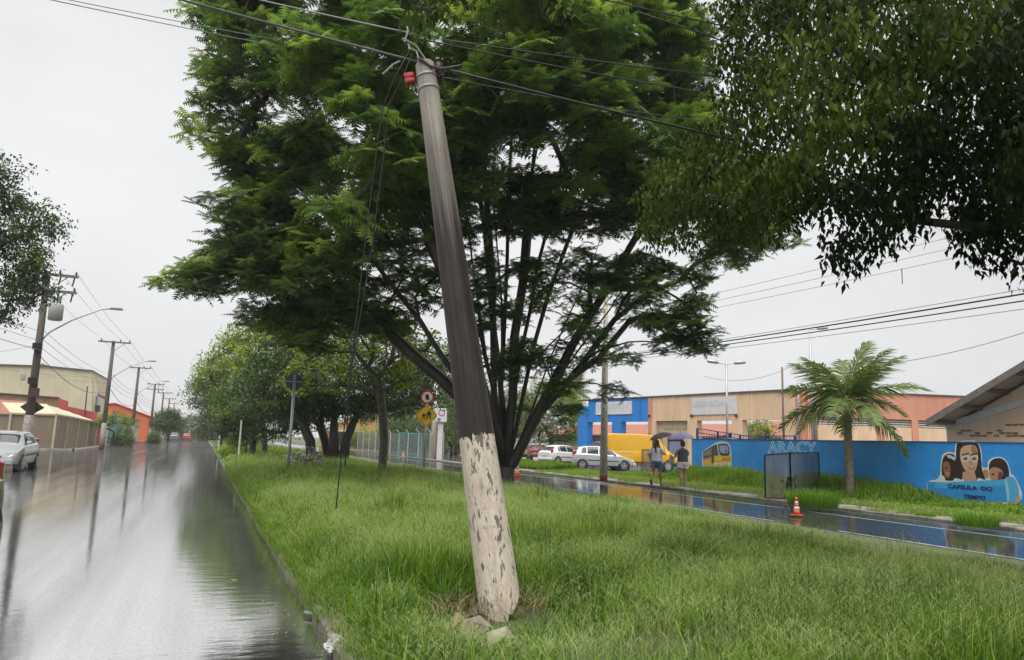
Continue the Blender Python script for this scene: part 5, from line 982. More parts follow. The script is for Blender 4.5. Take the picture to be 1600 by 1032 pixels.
# ---- small posts by the road, left
for px, py0, py1, y, lb in ((374, 697, 656, 48, 'thin pale post at the grass edge beside the yellow green shrub'), (342, 693, 680, 66, 'short pale marker post at the far grass edge')):
    p = aty(px, py0, y); t_ = aty(px, py1, y); o = empty('marker_post', (p.x, p.y, .08), 0, lb, 'post', 'marker posts at the grass edge'); MB().lathe([(.055, 0), (.05, t_.z-.14), (.03, t_.z-.1)], 8).obj('post', M['conc_pole'], o); MB().lathe([(.057, 0), (.057, .07)], 8, (0, 0, max(.2, t_.z-.35))).obj('band', M['white'], o)
# ---- traffic cones
CO = mat('cone_orange', (.68, .1, .025), (.55, .08, .025), .5, 5)
def cone(loc, label, s=1.0):
    root = empty('traffic_cone', loc, random.uniform(-.3, .3), label, 'traffic cone', 'traffic cones on the far road'); root.scale = (s,)*3
    b = MB(); b.box((0, 0, .025), (.4, .4, .05), bev=.02); b.obj('base', CO, root); pr = lambda z: .15-.115*(z-.05)/.7
    zs_ = [.05, .24, .36, .48, .58, .75]; ms_ = [CO, M['white'], CO, M['white'], CO]
    for i in range(5): MB().lathe([(pr(zs_[i]), zs_[i]+(.001 if i else 0)), (pr(zs_[i+1]), zs_[i+1])], 16).obj('reflective_band' if ms_[i] is M['white'] else 'cone_section', ms_[i], root, True)
    return root
p = gnd(1245, 806); cone((p.x, p.y, 0), 'orange and white traffic cone by the dark mesh screen', .6); p = gnd(808, 744); cone((p.x, p.y, 0), 'traffic cone right of the leaning pole near the parked cars', .8); p = gnd(630, 716); cone((p.x, p.y, 0), 'small distant traffic cone beyond the mossy trunk', .8)
# ---- dark mesh screens
def screenmat():
    m, t, b, N, L = nodes('shade_mesh'); b.inputs['Roughness'].default_value = .8; tc = N.new('ShaderNodeTexCoord'); nz = N.new('ShaderNodeTexNoise'); nz.inputs['Scale'].default_value = 2.5; nz.inputs['Detail'].default_value = 6; mp = N.new('ShaderNodeMapping'); mp.inputs['Scale'].default_value = (2, 2, .5); L(tc.outputs['Object'], mp.inputs[0]); L(mp.outputs[0], nz.inputs['Vector'])
    r = N.new('ShaderNodeValToRGB'); r.color_ramp.elements[0].position = .35; r.color_ramp.elements[0].color = (.09, .085, .075, 1); r.color_ramp.elements[1].position = .75; r.color_ramp.elements[1].color = (.24, .22, .17, 1); L(nz.outputs['Fac'], r.inputs[0]); L(r.outputs[0], b.inputs['Base Color'])
    a = N.new('ShaderNodeMapRange'); a.inputs['To Min'].default_value = .85; a.inputs['To Max'].default_value = .5; L(nz.outputs['Fac'], a.inputs['Value']); L(a.outputs[0], b.inputs['Alpha']); return m
MESHM = screenmat()
def screen(label, corners, y_hint, name='mesh_screen', mid=True):
    """corners: bottom-left, bottom-mid, bottom-right in plan (world), heights at left, mid, right"""
    (A, zA_), (B, zB_), (Cc, zC_) = corners; root = empty(name, A, 0, label, 'screen', 'dark mesh screens on the verge'); bpy.context.view_layer.update(); inv = root.matrix_world.inverted()
    for (p, zp), (q, zq) in (((A, zA_), (B, zB_)), ((B, zB_), (Cc, zC_))):
        up = Vector((0, 0, 1)); o = MB(); o.add([p+up*.03, q+up*.03, q+up*zq, p+up*zp], [(0, 1, 2, 3)]); under(o.obj('mesh_panel', MESHM), root, inv)
        for a, b in ((p+up*.02, q+up*.02), (p+up*zp, q+up*zq), (p, p+up*zp), (q, q+up*zq)): under(MB().beam(a, b, .035).obj('frame_bar', M['black']), root, inv)
    return root, inv
A = gnd(1196, 779, .1); Bm = gnd(1236, 781, .1); Cr = gnd(1281, 772, .1); Hh = lambda p, x, y: (p.z+(CAMP+ray(x, y)*(((p-CAMP).dot(_f)))).z-p.z)
zl = (CAMP+ray(1192, 711)*((A-CAMP).dot(_f))).z-A.z; zm = (CAMP+ray(1233, 708)*((Bm-CAMP).dot(_f))).z-Bm.z; zr_ = (CAMP+ray(1276, 707)*((Cr-CAMP).dot(_f))).z-Cr.z
sc1, sinv = screen('large folded dark mesh screen standing on the verge in front of the blue wall', ((A, zl), (Bm, zm), (Cr, zr_)), 0)
tn_ = MB()
for i in range(26): p = Bm+Vector((random.uniform(-.45, .12), random.uniform(-.1, .1)-.06, random.uniform(.02, .8))); tn_.add([p, p+Vector((random.uniform(.04, .14), .02, random.uniform(-.25, .05))), p+Vector((random.uniform(-.05, .05), .03, random.uniform(-.3, -.1)))], [(0, 1, 2)])
o = under(tn_.obj('torn_fabric', M['black']), sc1, sinv); o['kind'] = 'stuff'
A = gnd(1003, 739, .12); Bm = gnd(1019, 740, .12); Cr = gnd(1034, 738, .12); hh = 36*(Bm-CAMP).dot(_f)/FPX
n1, ninv = screen('small dark framed notice screen behind the woman in the white shirt', ((A, hh), (Bm, hh*1.02), (Cr, hh)), 0, 'notice_screen')
for s_ in (.35, .7): q = A.lerp(Cr, s_)+Vector((0, 0, hh*.78)); under(MB().box(q-_f*.06, (.22, .03, .14), -YAW).obj('stencil_mark', M['black']), n1, ninv)

# ================================================================== cars
def interp(tab, x):
    xs = [t[0] for t in tab]; return tuple(float(np.interp(x, xs, [t[i] for t in tab])) for i in range(1, len(tab[0])))
def car(name, label, loc, heading, spec, group=None):
    """spec: L, W, table of (x, z_bottom, z_belt, z_top, half width, half roof width), glass zones, colours. x runs from the rear (0) to the nose (L)"""
    root = empty(name, loc, heading, label, 'van' if spec.get('van') else 'car', group); Lc, tab = spec['L'], spec['tab']; pm = spec['paint']; cx = Lc/2
    # smooth table by dense sampling and averaging
    N_ = 61; X = np.linspace(0, Lc, N_); S = np.array([interp(tab, x) for x in X]); 
    for _ in range(2): S[1:-1] = .25*S[:-2]+.5*S[1:-1]+.25*S[2:]
    def sec(x): return [float(np.interp(x, X, S[:, i])) for i in range(5)]
    def ring(x):
        zb, zl, zt, w_, wt = sec(x); zt = max(zt, zl+.02); h_ = zl-zb
        return [(0, zb), (w_*.86, zb), (w_*.965, zb+.06*h_/.6), (w_, zb+h_*.38), (w_*.995, zb+h_*.7), (w_*.965, zl-.015), (w_*.94, zl), (wt+(w_*.94-wt)*.25, zl+(zt-zl)*.72), (wt*.97, zt-.055*min(1, (zt-zl)/.3)), (wt*.86, zt-.015), (wt*.5, zt), (0, zt+.006)]
    def P_(x, v, off=0.0, sgn=1):
        r_ = ring(x); i = min(int(v), len(r_)-2); f_ = v-i; y = r_[i][0]*(1-f_)+r_[i+1][0]*f_; z = r_[i][1]*(1-f_)+r_[i+1][1]*f_
        if off:
            dy, dz = r_[i+1][0]-r_[i][0], r_[i+1][1]-r_[i][1]; l = math.hypot(dy, dz) or 1; y += dz/l*off; z += -dy/l*off
        return (x-cx, y*sgn, z)
    mb = MB(); K = len(ring(0)); vs = []
    for x in X:
        r_ = ring(x); vs += [(x-cx, y, z) for y, z in r_]+[(x-cx, -y, z) for y, z in r_[-2:0:-1]]
    R_ = 2*K-2; fs_ = []
    for i in range(N_-1):
        for k in range(R_): l = (k+1) % R_; fs_.append((i*R_+k, i*R_+l, (i+1)*R_+l, (i+1)*R_+k))
    fs_ += [tuple(range(R_)), tuple(range(N_*R_-1, (N_-1)*R_-1, -1))]
    body = autosmooth(mb.add(vs, fs_).obj('body', pm, root, fix=True), 40)
    def patch(nm, x0, x1, v0, v1, m, off=.006, parent=None, sides=(1, -1), nx=6, nv=3, skew=(0, 0)):
        for s_ in sides:
            q = MB(); g = [[P_(x0+(x1-x0)*i/nx+(skew[0]*(1-i/nx)+skew[1]*i/nx)*(j/nv), v0+(v1-v0)*j/nv, off, s_) for j in range(nv+1)] for i in range(nx+1)]
            q.add([p for r_ in g for p in r_], [(i*(nv+1)+j, (i+1)*(nv+1)+j, (i+1)*(nv+1)+j+1, i*(nv+1)+j+1) if s_ < 0 else (i*(nv+1)+j, i*(nv+1)+j+1, (i+1)*(nv+1)+j+1, (i+1)*(nv+1)+j) for i in range(nx) for j in range(nv)])
            q.obj(nm, m, parent or root, True)
    for nm, x0, x1, v0, v1, sk_ in spec['side_glass']: patch(nm, x0, x1, v0, v1, M['glass'], .006, skew=sk_)
    for nm, x0, x1 in spec['top_glass']:     # windscreen / rear window across the whole width
        q = MB(); nx, col = 6, []
        for i in range(nx+1):
            x = x0+(x1-x0)*i/nx; r_ = ring(x); a = [P_(x, v, .006, 1) for v in (8.1, 8.6, 9, 10, 11)]; col.append(a+[(p[0], -p[1], p[2]) for p in a[-2::-1]])
        w_ = len(col[0]); q.add([p for c in col for p in c], [(i*w_+j, i*w_+j+1, (i+1)*w_+j+1, (i+1)*w_+j) for i in range(nx) for j in range(w_-1)]); q.obj(nm, M['glass'], root, True, fix=True)
    for nm, x0, x1, v0, v1, m in spec.get('patches', ()): patch(nm, x0, x1, v0, v1, m, .008)
    for x in spec.get('door_lines', ()): patch('door_seam', x, x+.012, 2.2, 6, M['black'], .003, nx=1)
    # wheels
    rw = spec['rw']; ww = .19
    for x in spec['axles']:
        for s_ in (1, -1):
            y = (sec(x)[3])*s_; 
            MB().disc((x-cx, y-s_*.1, rw), (0, 1, 0), rw*1.2, .215, 24).obj('wheel_arch', M['black'], root)
            wroot = MB().tube([(0, -ww/2, 0), (0, -ww/2+.025, 0), (0, ww/2-.025, 0), (0, ww/2, 0)], [rw*.92, rw, rw, rw*.92], 24).obj('wheel', M['rubber'], root, True); wroot.location = (x-cx, y-s_*(ww/2-.012), rw); autosmooth(wroot, 50)
            RM = spec.get('rim', M['steel']); MB().disc((0, s_*(ww/2+.004), 0), (0, 1, 0), rw*.64, .012, 20).obj('rim_back', M['dark_metal'], wroot)
            q = MB()
            for k in range(spec.get('spokes', 5)): a = 2*math.pi*k/spec.get('spokes', 5)+.3; d_ = Vector((math.cos(a), 0, math.sin(a))); q.beam(d_*rw*.1+Vector((0, s_*(ww/2+.013), 0)), d_*rw*.62+Vector((0, s_*(ww/2+.011), 0)), .022, rw*.24, d_.cross(Vector((0, 1, 0))))
            q.tube([Vector((math.cos(2*math.pi*k/20)*rw*.64, s_*(ww/2+.012), math.sin(2*math.pi*k/20)*rw*.64)) for k in range(21)], rw*.05, 5); q.disc((0, s_*(ww/2+.016), 0), (0, 1, 0), rw*.17, .02, 12); q.obj('rim', RM, wroot)
    # mirrors, lights, plates
    mx_ = spec['mirror']
    for s_ in (1, -1):
        p = P_(mx_[0], 6.2, 0, s_); MB().box((p[0], p[1]+s_*.1, p[2]+.07), (.1, .17, .12), 0, .03).obj('mirror', pm, root)
    for nm, c, d, m in spec['extras']:
        for s_ in ((1, -1) if c[1] else (1,)): MB().box((c[0]-cx, c[1]*s_, c[2]), d, 0, min(d)*.3).obj(nm, m, root)
    return root
LAMP = mat('headlamp_glass', (.62, .64, .66), (.5, .5, .5), .12, 6, spec=.8, coat=.5); RED = mat('tail_lamp', (.4, .015, .02), None, .2, 6, coat=.5); PLATE = plain('number_plate', (.55, .55, .56), .5); GRILL = M['black']
def paintmat(nm, c, metal=.0, rough=.28): return mat(nm, c, tuple(x*.94 for x in c), rough, 2, metal=metal, coat=.7)
SILVER = paintmat('silver_paint', (.5, .52, .53), .25); WHITEP = paintmat('white_car_paint', (.76, .76, .76)); OLIVE = paintmat('olive_paint', (.13, .11, .05)); BEIGE = paintmat('beige_paint', (.3, .22, .14)); BLUEP = paintmat('dark_blue_paint', (.02, .03, .06)); REDP = paintmat('red_paint', (.45, .03, .03)); GREYP = paintmat('grey_car_paint', (.16, .17, .18)); YELP = paintmat('yellow_van_paint', (.8, .43, .008)); REDD = paintmat('dull_red_paint', (.25, .06, .06))
def hatch(Lc, h, hw, paint, boxy=0.0, rw=.29, spokes=5, dark_bumper=False):
    t = [(0, .45, .82, .9, hw*.8, hw*.72), (.06, .33, .9, .96, hw*.9, hw*.72), (.16, .28, .93, 1.0+.05*boxy, hw*.97, hw*.7), (.3+.35*(1-boxy), .24, .94, h-.1, hw, hw*.7), (.75+.2*(1-boxy), .22, .94, h-.02, hw, hw*.72), (1.6, .22, .92, h, hw, hw*.73), (2.15, .22, .9, h-.03, hw, hw*.72), (2.4, .22, .89, h-.09, hw, hw*.7), (Lc-.92, .22, .88, .95, hw, hw*.72), (Lc-.75, .22, .84, .88, hw*.99, hw*.76), (Lc-.25, .24, .7, .74, hw*.93, hw*.74), (Lc-.06, .28, .6, .63, hw*.84, hw*.7), (Lc, .36, .52, .54, hw*.72, hw*.6)]
    bm = M['black'] if dark_bumper else paint
    return dict(L=Lc, tab=t, paint=paint, rw=rw, spokes=spokes, axles=(.62, Lc-.72), mirror=(Lc-1.28, 0), side_glass=[('quarter_window', .5+.25*(1-boxy), .88, 6.2, 7.7, (.12, 0)), ('rear_window', .93, 1.62, 6.15, 7.85, (.0, 0)), ('front_window', 1.68, Lc-1.22, 6.15, 7.85, (0, -.42))], top_glass=[('rear_screen', .17, .3+.3*(1-boxy)), ('windscreen', 2.42, Lc-.98)], door_lines=(1.64, Lc-1.1, .9),
        patches=[('side_trim', .95, Lc-1.05, 3.3, 3.55, M['black'])], extras=[('headlamp', (Lc-.22, hw*.62, .62), (.24, .34, .15), LAMP), ('tail_lamp', (.14, hw*.8, .98), (.2, .14, .36), RED), ('grille', (Lc-.04, 0, .53), (.1, .62, .08), GRILL), ('front_plate', (Lc+.0, 0, .4), (.06, .4, .12), PLATE), ('rear_plate', (.03, 0, .62), (.06, .42, .13), PLATE), ('front_bumper', (Lc-.1, 0, .36), (.3, hw*1.66, .24), bm), ('rear_bumper', (.12, 0, .45), (.3, hw*1.72, .26), bm), ('lower_intake', (Lc+.03, 0, .3), (.06, hw*1.0, .09), GRILL), ('door_handle', (1.75, hw*.99, .83), (.16, .03, .03), paint)])
PC = 'cars in the parking lot'
# oncoming silver hatchback, left road
car('parked_car', 'silver hatchback coming towards the camera at the left edge', (-6.62, 32.2, 0), R(-90), hatch(3.75, 1.42, .82, SILVER, .5), None).name = 'silver_car'
# nose of a dark car just entering at the left edge
car('passing_car', 'olive car whose edge just enters the frame at far left', (-2.95, 8.9, 0), R(-90), hatch(3.9, 1.42, .85, OLIVE, .5), None)
def place(pr, pf, spec):
    """rear and front wheel contact points of the near side, car to the far side of them"""
    pr, pf = gnd(*pr, .05), gnd(*pf, .05); d = (pf-pr); d.z = 0; ang = math.atan2(d.y, d.x); d.normalize(); nrm = Vector((-d.y, d.x, 0)); hw = max(t[4] for t in spec['tab']); mid = (pr+pf)/2; off = (spec['axles'][0]+spec['axles'][1])/2-spec['L']/2
    c = mid-d*off+nrm*hw; return (c.x, c.y, .05), ang
sp1 = hatch(3.95, 1.48, .84, SILVER, .9, .3); l_, a_ = place((912, 734), (973, 736), sp1); car('parked_car', 'silver hatchback seen side on in the wet parking lot behind the slender pole', l_, a_, sp1, PC)
sp2 = hatch(3.92, 1.46, .84, WHITEP, .2, .3); q = gnd(872, 727, .05); a2 = R(20); d = Vector((math.cos(a2), math.sin(a2), 0)); nrm = Vector((-d.y, d.x, 0)); c = q+d*(sp2['L']/2-.62)+nrm*.84; car('parked_car', 'white hatchback seen from behind left of the silver hatchback', (c.x, c.y, .05), a2, sp2, PC)
sp3 = hatch(3.7, 1.45, .8, BEIGE, .9, .28, 5, True); q = gnd(815, 719, .05); car('parked_car', 'old beige hatchback with black bumper seen from behind', (q.x+.6, q.y+1.8, .05), R(66), sp3, PC)
sp4 = hatch(3.9, 1.44, .82, REDD, .5); q = gnd(842, 719, .05); car('parked_car', 'dull red car half hidden between beige and white hatchbacks', (q.x+1, q.y+2.5, .05), R(60), sp4, PC)
q = gnd(892, 716, .05); car('parked_car', 'white car behind the white hatchback showing only its roof', (q.x+1, q.y-1.5, .05), R(20), hatch(3.9, 1.45, .83, WHITEP, .4), PC)
q = gnd(912, 716, .05); car('parked_car', 'pale silver car roof just left of the silver hatchback', (q.x+2, q.y-2.5, .05), R(10), hatch(3.9, 1.42, .83, SILVER, .4), PC)
q = aty(938, 700, 50.5); sp5 = hatch(4.2, 1.85, .9, BLUEP, .8, .36); car('parked_car', 'dark blue high vehicle under the blue facade', (q.x, q.y, .05), R(-160), sp5, PC)
q = aty(1072, 700, 47); car('parked_car', 'pale car with dark windscreen behind the yellow van', (q.x+.4, q.y, .05), R(215), hatch(4.0, 1.55, .85, WHITEP, .5), PC)
# yellow panel van
VL = 5.4
vt = [(0, .42, 1.2, 2.2, .93, .86), (.08, .36, 1.2, 2.26, .97, .88), (.5, .34, 1.2, 2.32, .98, .88), (3.3, .34, 1.2, 2.3, .98, .86), (3.75, .34, 1.18, 2.2, .98, .82), (4.35, .34, 1.15, 1.62, .97, .8), (4.62, .34, 1.1, 1.3, .95, .78), (5.1, .36, .95, 1.02, .9, .74), (5.34, .4, .75, .8, .8, .66), (VL, .46, .62, .65, .7, .56)]
van = dict(L=VL, tab=vt, paint=YELP, rw=.34, spokes=9, van=True, axles=(.95, 4.5), mirror=(3.95, 0), side_glass=[('front_window', 3.35, 4.05, 6.2, 7.6, (0, -.32))], top_glass=[('windscreen', 3.72, 4.55)], door_lines=(1.75, 3.2), patches=[('side_trim', 1.4, 4.0, 2.2, 2.6, M['black']), ('load_rail', .6, 1.7, 4.6, 4.75, M['steel'])],
    extras=[('headlamp', (5.02, .66, .88), (.34, .3, .22), LAMP), ('tail_lamp', (.05, .85, 1.2), (.1, .14, .5), RED), ('front_bumper', (5.1, 0, .48), (.7, 1.82, .3), M['black']), ('rear_bumper', (.1, 0, .5), (.3, 1.86, .2), M['black']), ('grille', (5.33, 0, .72), (.12, .8, .16), M['black']), ('front_plate', (5.47, 0, .5), (.04, .4, .12), PLATE)])
pf = gnd(1044, 738, .05); av = a_+R(4); d = Vector((math.cos(av), math.sin(av), 0)); nrm = Vector((-d.y, d.x, 0)); c = pf-d*(4.5-VL/2)*.86+nrm*.98; car('delivery_van', 'yellow panel van behind the two women', (c.x, c.y, .05), av, van).scale = (.86, 1, 1)
# far traffic on the left road
car('distant_car', 'dark car far down the left road', (-4.9, 150, 0), R(90), hatch(3.9, 1.5, .85, GREYP, .5), 'far traffic'); car('distant_car', 'red car far down the left road', (-3.0, 165, 0), R(90), hatch(3.9, 1.45, .85, REDP, .4), 'far traffic')

# ================================================================== people
def skin_body(name, joints, edges, m, parent, root=0, sub=2):
    me = bpy.data.meshes.new(name); me.from_pydata([j[:3] for j in joints], edges, []); o = bpy.data.objects.new(name, me); COL.objects.link(o); md = o.modifiers.new('skin', 'SKIN'); md.branch_smoothing = .6; sv = me.skin_vertices[0].data
    for i, j in enumerate(joints): sv[i].radius = (j[3], j[4] if len(j) > 4 else j[3]); sv[i].use_root = i == root
    sb = o.modifiers.new('sub', 'SUBSURF'); sb.levels = sub; sb.render_levels = sub; bpy.context.view_layer.update(); nm = bpy.data.meshes.new_from_object(o.evaluated_get(bpy.context.evaluated_depsgraph_get())); bpy.data.objects.remove(o); nm.materials.clear(); return link(name, nm, m, parent, True)
def loft(name, secs, m, parent, n=18):
    """secs: (cx, cy, z, rx, ry)"""
    vs = []; fs_ = []
    for cx, cy_, z, rx, ry in secs:
        for k in range(n): a = 2*math.pi*k/n; vs.append((cx+rx*math.cos(a), cy_+ry*math.sin(a), z))
    for i in range(len(secs)-1):
        for k in range(n): l = (k+1) % n; fs_.append((i*n+k, i*n+l, (i+1)*n+l, (i+1)*n+k))
    return MB().add(vs, fs_).obj(name, m, parent, True)
def person(label, loc, face, skin, shirt, shorts, sleeve, hair_m, arm_pose, stride, hair_tail, shoe, heavy=1.0, hscale=1.0):
    """local frame: +y is the walking direction, +x the person's right"""
    root = empty('person', loc, face, label, 'person', 'women walking along the verge'); root.scale = (hscale,)*3; H = heavy
    hipz = .9; s1, s2 = stride                       # forward reach of right / left foot, lift of the trailing foot
    J = [(0, 0, .98, .135*H, .105), (0, 0, 1.14, .12*H, .095), (0, .01, 1.32, .135*H, .1), (0, .0, 1.44, .06, .055), (0, .015, 1.5, .046, .046), (0, .03, 1.58, .078, .085), (0, .025, 1.67, .07, .082)]; E_ = [(0, 1), (1, 2), (2, 3), (3, 4), (4, 5), (5, 6)]
    def limb(par, pts):
        for p in pts: J.append(p); E_.append((par, len(J)-1)); par = len(J)-1
        return par
    for sgn, (fwd, lift) in ((1, s1), (-1, s2)):
        kx = .1*sgn; knee = (kx, fwd*.5+(.1 if lift else .04), .5+lift*.25); ank = (kx*.95, fwd, .1+lift)
        k = limb(0, [(kx, 0, .88, .095*H, .1*H), (kx, fwd*.3+.02, .69, .08*H, .082*H), (*knee, .056*H), (kx*.98, (knee[1]+ank[1])/2-.03, (knee[2]+ank[2])/2+.04, .052*H), (*ank, .034)])
        toe = -.13*lift*2; k2 = limb(k, [(kx*1.05, fwd+.08, max(.035, .05+lift-.08 if lift else .04), .034), (kx*1.08, fwd+.16, max(.03, (.0+lift-.14) if lift else .03), .026)])
    for sgn, pose in ((1, arm_pose[0]), (-1, arm_pose[1])):
        sh_ = limb(2, [(.13*sgn, 0, 1.4, .06*H)]); el, wr = pose; k = limb(sh_, [(.185*sgn*H, .0, 1.37, .054*H), (*el, .04*H), ((el[0]+wr[0])/2, (el[1]+wr[1])/2, (el[2]+wr[2])/2, .036*H), (*wr, .025)])
        d = (Vector(wr)-Vector(el)).normalized(); sd = Vector((0, 1, 0)) if abs(d.y) < .8 else Vector((0, 0, 1)); sd = (sd-d*sd.dot(d)).normalized(); pm_ = Vector(wr)+d*.05; kp = limb(k, [(*pm_, .03, .016)]); nrm = d.cross(sd)
        for i, (o_, ln) in enumerate(((-.027, .055), (-.009, .07), (.009, .066), (.027, .05))): a = pm_+sd*o_+d*.03; b = a+d*ln*.5+nrm*.012*sgn; c = b+d*ln*.3+nrm*.035*sgn; limb(kp, [(*a, .0095), (*b, .009), (*c, .0075)])
        limb(k, [(*(Vector(wr)+sd*-.035+d*.03), .011), (*(Vector(wr)+sd*-.05+d*.065+nrm*.015*sgn), .0085)])
    skin_body('body', J, E_, skin, root, 0, 1)
    hd = Vector((0, .03, 1.62))
    # face: eyes, nose, mouth, ears
    for s_ in (1, -1): lump('eye', hd+Vector((.03*s_, .083, .0)), .011, BLK, seed=1, parent=root, sub=1, rough=0); lump('ear', hd+Vector((.083*s_, 0, -.01)), .025, skin, (.4, .8, 1.1), 2, root, 1, 0)
    lump('nose', hd+Vector((0, .095, -.025)), .014, skin, (.8, 1, 1.2), 3, root, 1, 0); MB().box(hd+Vector((0, .085, -.062)), (.04, .012, .01)).obj('mouth', plain('lips', (.3, .1, .08), .5), root)
    # hair cap over the skull and a tail or short cut
    loft('hair', [(0, .0, 1.53, .05, .05), (0, -.02, 1.57, .088, .075), (0, -.005, 1.62, .095, .094), (0, .008, 1.68, .094, .098), (0, .015, 1.735, .075, .08), (0, .015, 1.76, .03, .032)], hair_m, root)
    if hair_tail: MB().tube([(0, -.08, 1.68), (0, -.13, 1.66), (.01, -.15, 1.52), (.03, -.15, 1.36), (.05, -.14, 1.24)], [.03, .04, .045, .035, .012], 10).obj('ponytail', hair_m, root, True)
    # clothes: shirt, sleeves, shorts
    loft('shirt', [(0, .0, .93, .2*H, .155*H), (0, 0, 1.0, .19*H, .15*H), (0, 0, 1.14, .172*H, .135), (0, .005, 1.28, .185*H, .14), (0, .0, 1.38, .18*H, .115), (0, 0, 1.435, .11, .08), (0, .003, 1.46, .07, .065)], shirt, root)
    if sleeve:
        for sgn, pose in ((1, arm_pose[0]), (-1, arm_pose[1])): a = Vector((.15*sgn, 0, 1.4)); b = Vector((.185*sgn*H, 0, 1.37)); c = b.lerp(Vector(pose[0]), .6); MB().tube([a, b, c], [.07*H, .074*H, .068*H], 12, cap=False).obj('sleeve', shirt, root, True)
    loft('shorts', [(0, 0, .84, .205*H, .15*H), (0, -.005, .9, .208*H, .158*H), (0, 0, 1.0, .185*H, .145*H)], shorts, root)
    for sgn, (fwd, lift) in ((1, s1), (-1, s2)): MB().tube([(.1*sgn, 0, .92), (.104*sgn, fwd*.12, .82), (.106*sgn, fwd*.27, .71)], [.115*H, .118*H, .115*H], 14, cap=False).obj('shorts_leg', shorts, root, True)
    for sgn, (fwd, lift) in ((1, s1), (-1, s2)):
        q = MB().tube([(0, -.06, .0), (0, .0, .0), (0, .1, .0), (0, .17, .0)], [.032, .04, .045, .025], 10).obj('shoe', shoe, root, True); q.scale = (1, 1, .55); q.location = (.1*sgn, fwd, .03+lift); q.rotation_euler = (-1.1 if lift else 0, 0, 0)
    return root
SK1 = mat('warm_skin', (.4, .2, .12), (.34, .17, .1), .5, 5); SK2 = mat('light_skin', (.5, .29, .19), (.43, .25, .16), .5, 5); HAIRM = mat('black_hair', (.012, .01, .009), None, .4, 30, stretch=(1, 1, .1)); HAIRB = mat('brown_hair', (.06, .035, .02), None, .45, 30)
def cloth(nm, c):
    m, t, b, N, L = nodes(nm); b.inputs['Base Color'].default_value = (*c, 1); b.inputs['Roughness'].default_value = .6; tl = N.new('ShaderNodeBsdfTranslucent'); tl.inputs['Color'].default_value = (*[min(1, x*1.3) for x in c], 1); mx = N.new('ShaderNodeMixShader'); mx.inputs[0].default_value = .45; L(b.outputs[0], mx.inputs[1]); L(tl.outputs[0], mx.inputs[2]); L(mx.outputs[0], N['Material Output'].inputs['Surface']); return m
def umbrella(label, tip, handle, rad, m, m2, tilt):
    """tip: top point, handle: point in the hand"""
    tip, handle = Vector(tip), Vector(handle); root = empty('umbrella', handle, 0, label, 'umbrella', 'open umbrellas'); root.rotation_mode = 'QUATERNION'; ax = (tip-handle); ln = ax.length; root.rotation_quaternion = ax.to_track_quat('Z', 'Y')
    MB().tube([(0, 0, -.1), (0, 0, ln+.05)], .007, 6).obj('shaft', M['dark_metal'], root); MB().tube([(0, 0, -.08), (0, 0, -.15), (.02, 0, -.19), (.05, 0, -.17)], .013, 8).obj('grip', M['black'], root); n_ = 8; rings = 6
    for k in range(n_):
        vs = []; fs_ = []
        for i in range(rings+1):
            t = i/rings; rr = rad*math.sin(t*1.22)/math.sin(1.22); z = ln-rad*.42*(1-math.cos(t*1.22))/(1-math.cos(1.22))
            for j in range(4): a = 2*math.pi*(k+j/3)/n_; dip = (1-.06*t*math.sin(math.pi*j/3)); vs.append((rr*dip*math.cos(a), rr*dip*math.sin(a), z-(.015*t*math.sin(math.pi*j/3))))
        for i in range(rings):
            for j in range(3): fs_.append((i*4+j, i*4+j+1, i*4+j+5, i*4+j+4))
        MB().add(vs, fs_).obj('canopy_panel', m if k % 2 else m2, root, True)
        a = 2*math.pi*k/n_; MB().tube([(0, 0, ln*.62), (math.cos(a)*rad*.55, math.sin(a)*rad*.55, ln-.13*rad), (math.cos(a)*rad*.98, math.sin(a)*rad*.98, ln-rad*.425)], .004, 4).obj('rib', M['steel'], root)
    return root
w1 = gnd(1026, 760, .11); w1.z = zver1(w1.x, w1.y) if w1.x > 17.45 else .12
fa = math.atan2(-(w1.x), w1.y)+R(-25)             # walking away, a little to the right
person('woman in white shirt and denim shorts with ponytail walking away', w1, fa, SK1, mat('white_cotton', (.84, .81, .9), None, .8, 12), mat('denim', (.1, .2, .42), (.06, .13, .3), .8, 20), True, HAIRM, (((.25, .12, 1.2), (.16, .3, 1.32)), ((-.25, -.06, 1.14), (-.27, .06, .92))), ((.16, 0), (-.3, .14)), True, M['black'], 1.12, .98)
Mw = Matrix.Translation(w1) @ Matrix.Rotation(fa, 4, 'Z'); umbrella('dark brown umbrella held by the woman in the white shirt', Mw @ Vector((-.02, .34, 2.0)), Mw @ Vector((.15, .4, 1.31)), .46, cloth('brown_fabric', (.13, .11, .11)), cloth('dark_brown_fabric', (.09, .075, .075)), 0)
w2 = gnd(1067, 762, .11); w2.z = .12; fb_ = math.atan2(-(w2.x), w2.y)+R(20)
person('woman in grey vest and white shorts holding a bundle at her side', w2, fb_, SK2, mat('grey_jersey', (.07, .085, .1), None, .8, 12), mat('white_shorts', (.8, .72, .74), None, .8, 12), False, HAIRB, (((.24, .06, 1.18), (.08, .24, 1.34)), ((-.27, .1, 1.14), (-.2, .3, 1.12))), ((.1, 0), (-.1, 0)), False, plain('pale_shoe', (.45, .36, .3), .6), 1.1, .98)
Mw = Matrix.Translation(w2) @ Matrix.Rotation(fb_, 4, 'Z'); umbrella('purple umbrella held by the woman in the grey vest', Mw @ Vector((.02, .3, 2.02)), Mw @ Vector((.07, .3, 1.36)), .55, cloth('purple_fabric', (.36, .32, .56)), cloth('pale_purple_fabric', (.44, .4, .64)), 0)
bg_ = lump('carried_bag', Mw @ Vector((-.32, .32, 1.03)), .17, mat('white_cloth', (.62, .6, .57), None, .8, 8), (.8, .8, 1.3), 21, sub=3, rough=.3); tag(bg_, 'white cloth bundle held at the side of the woman in the grey vest', 'bag')

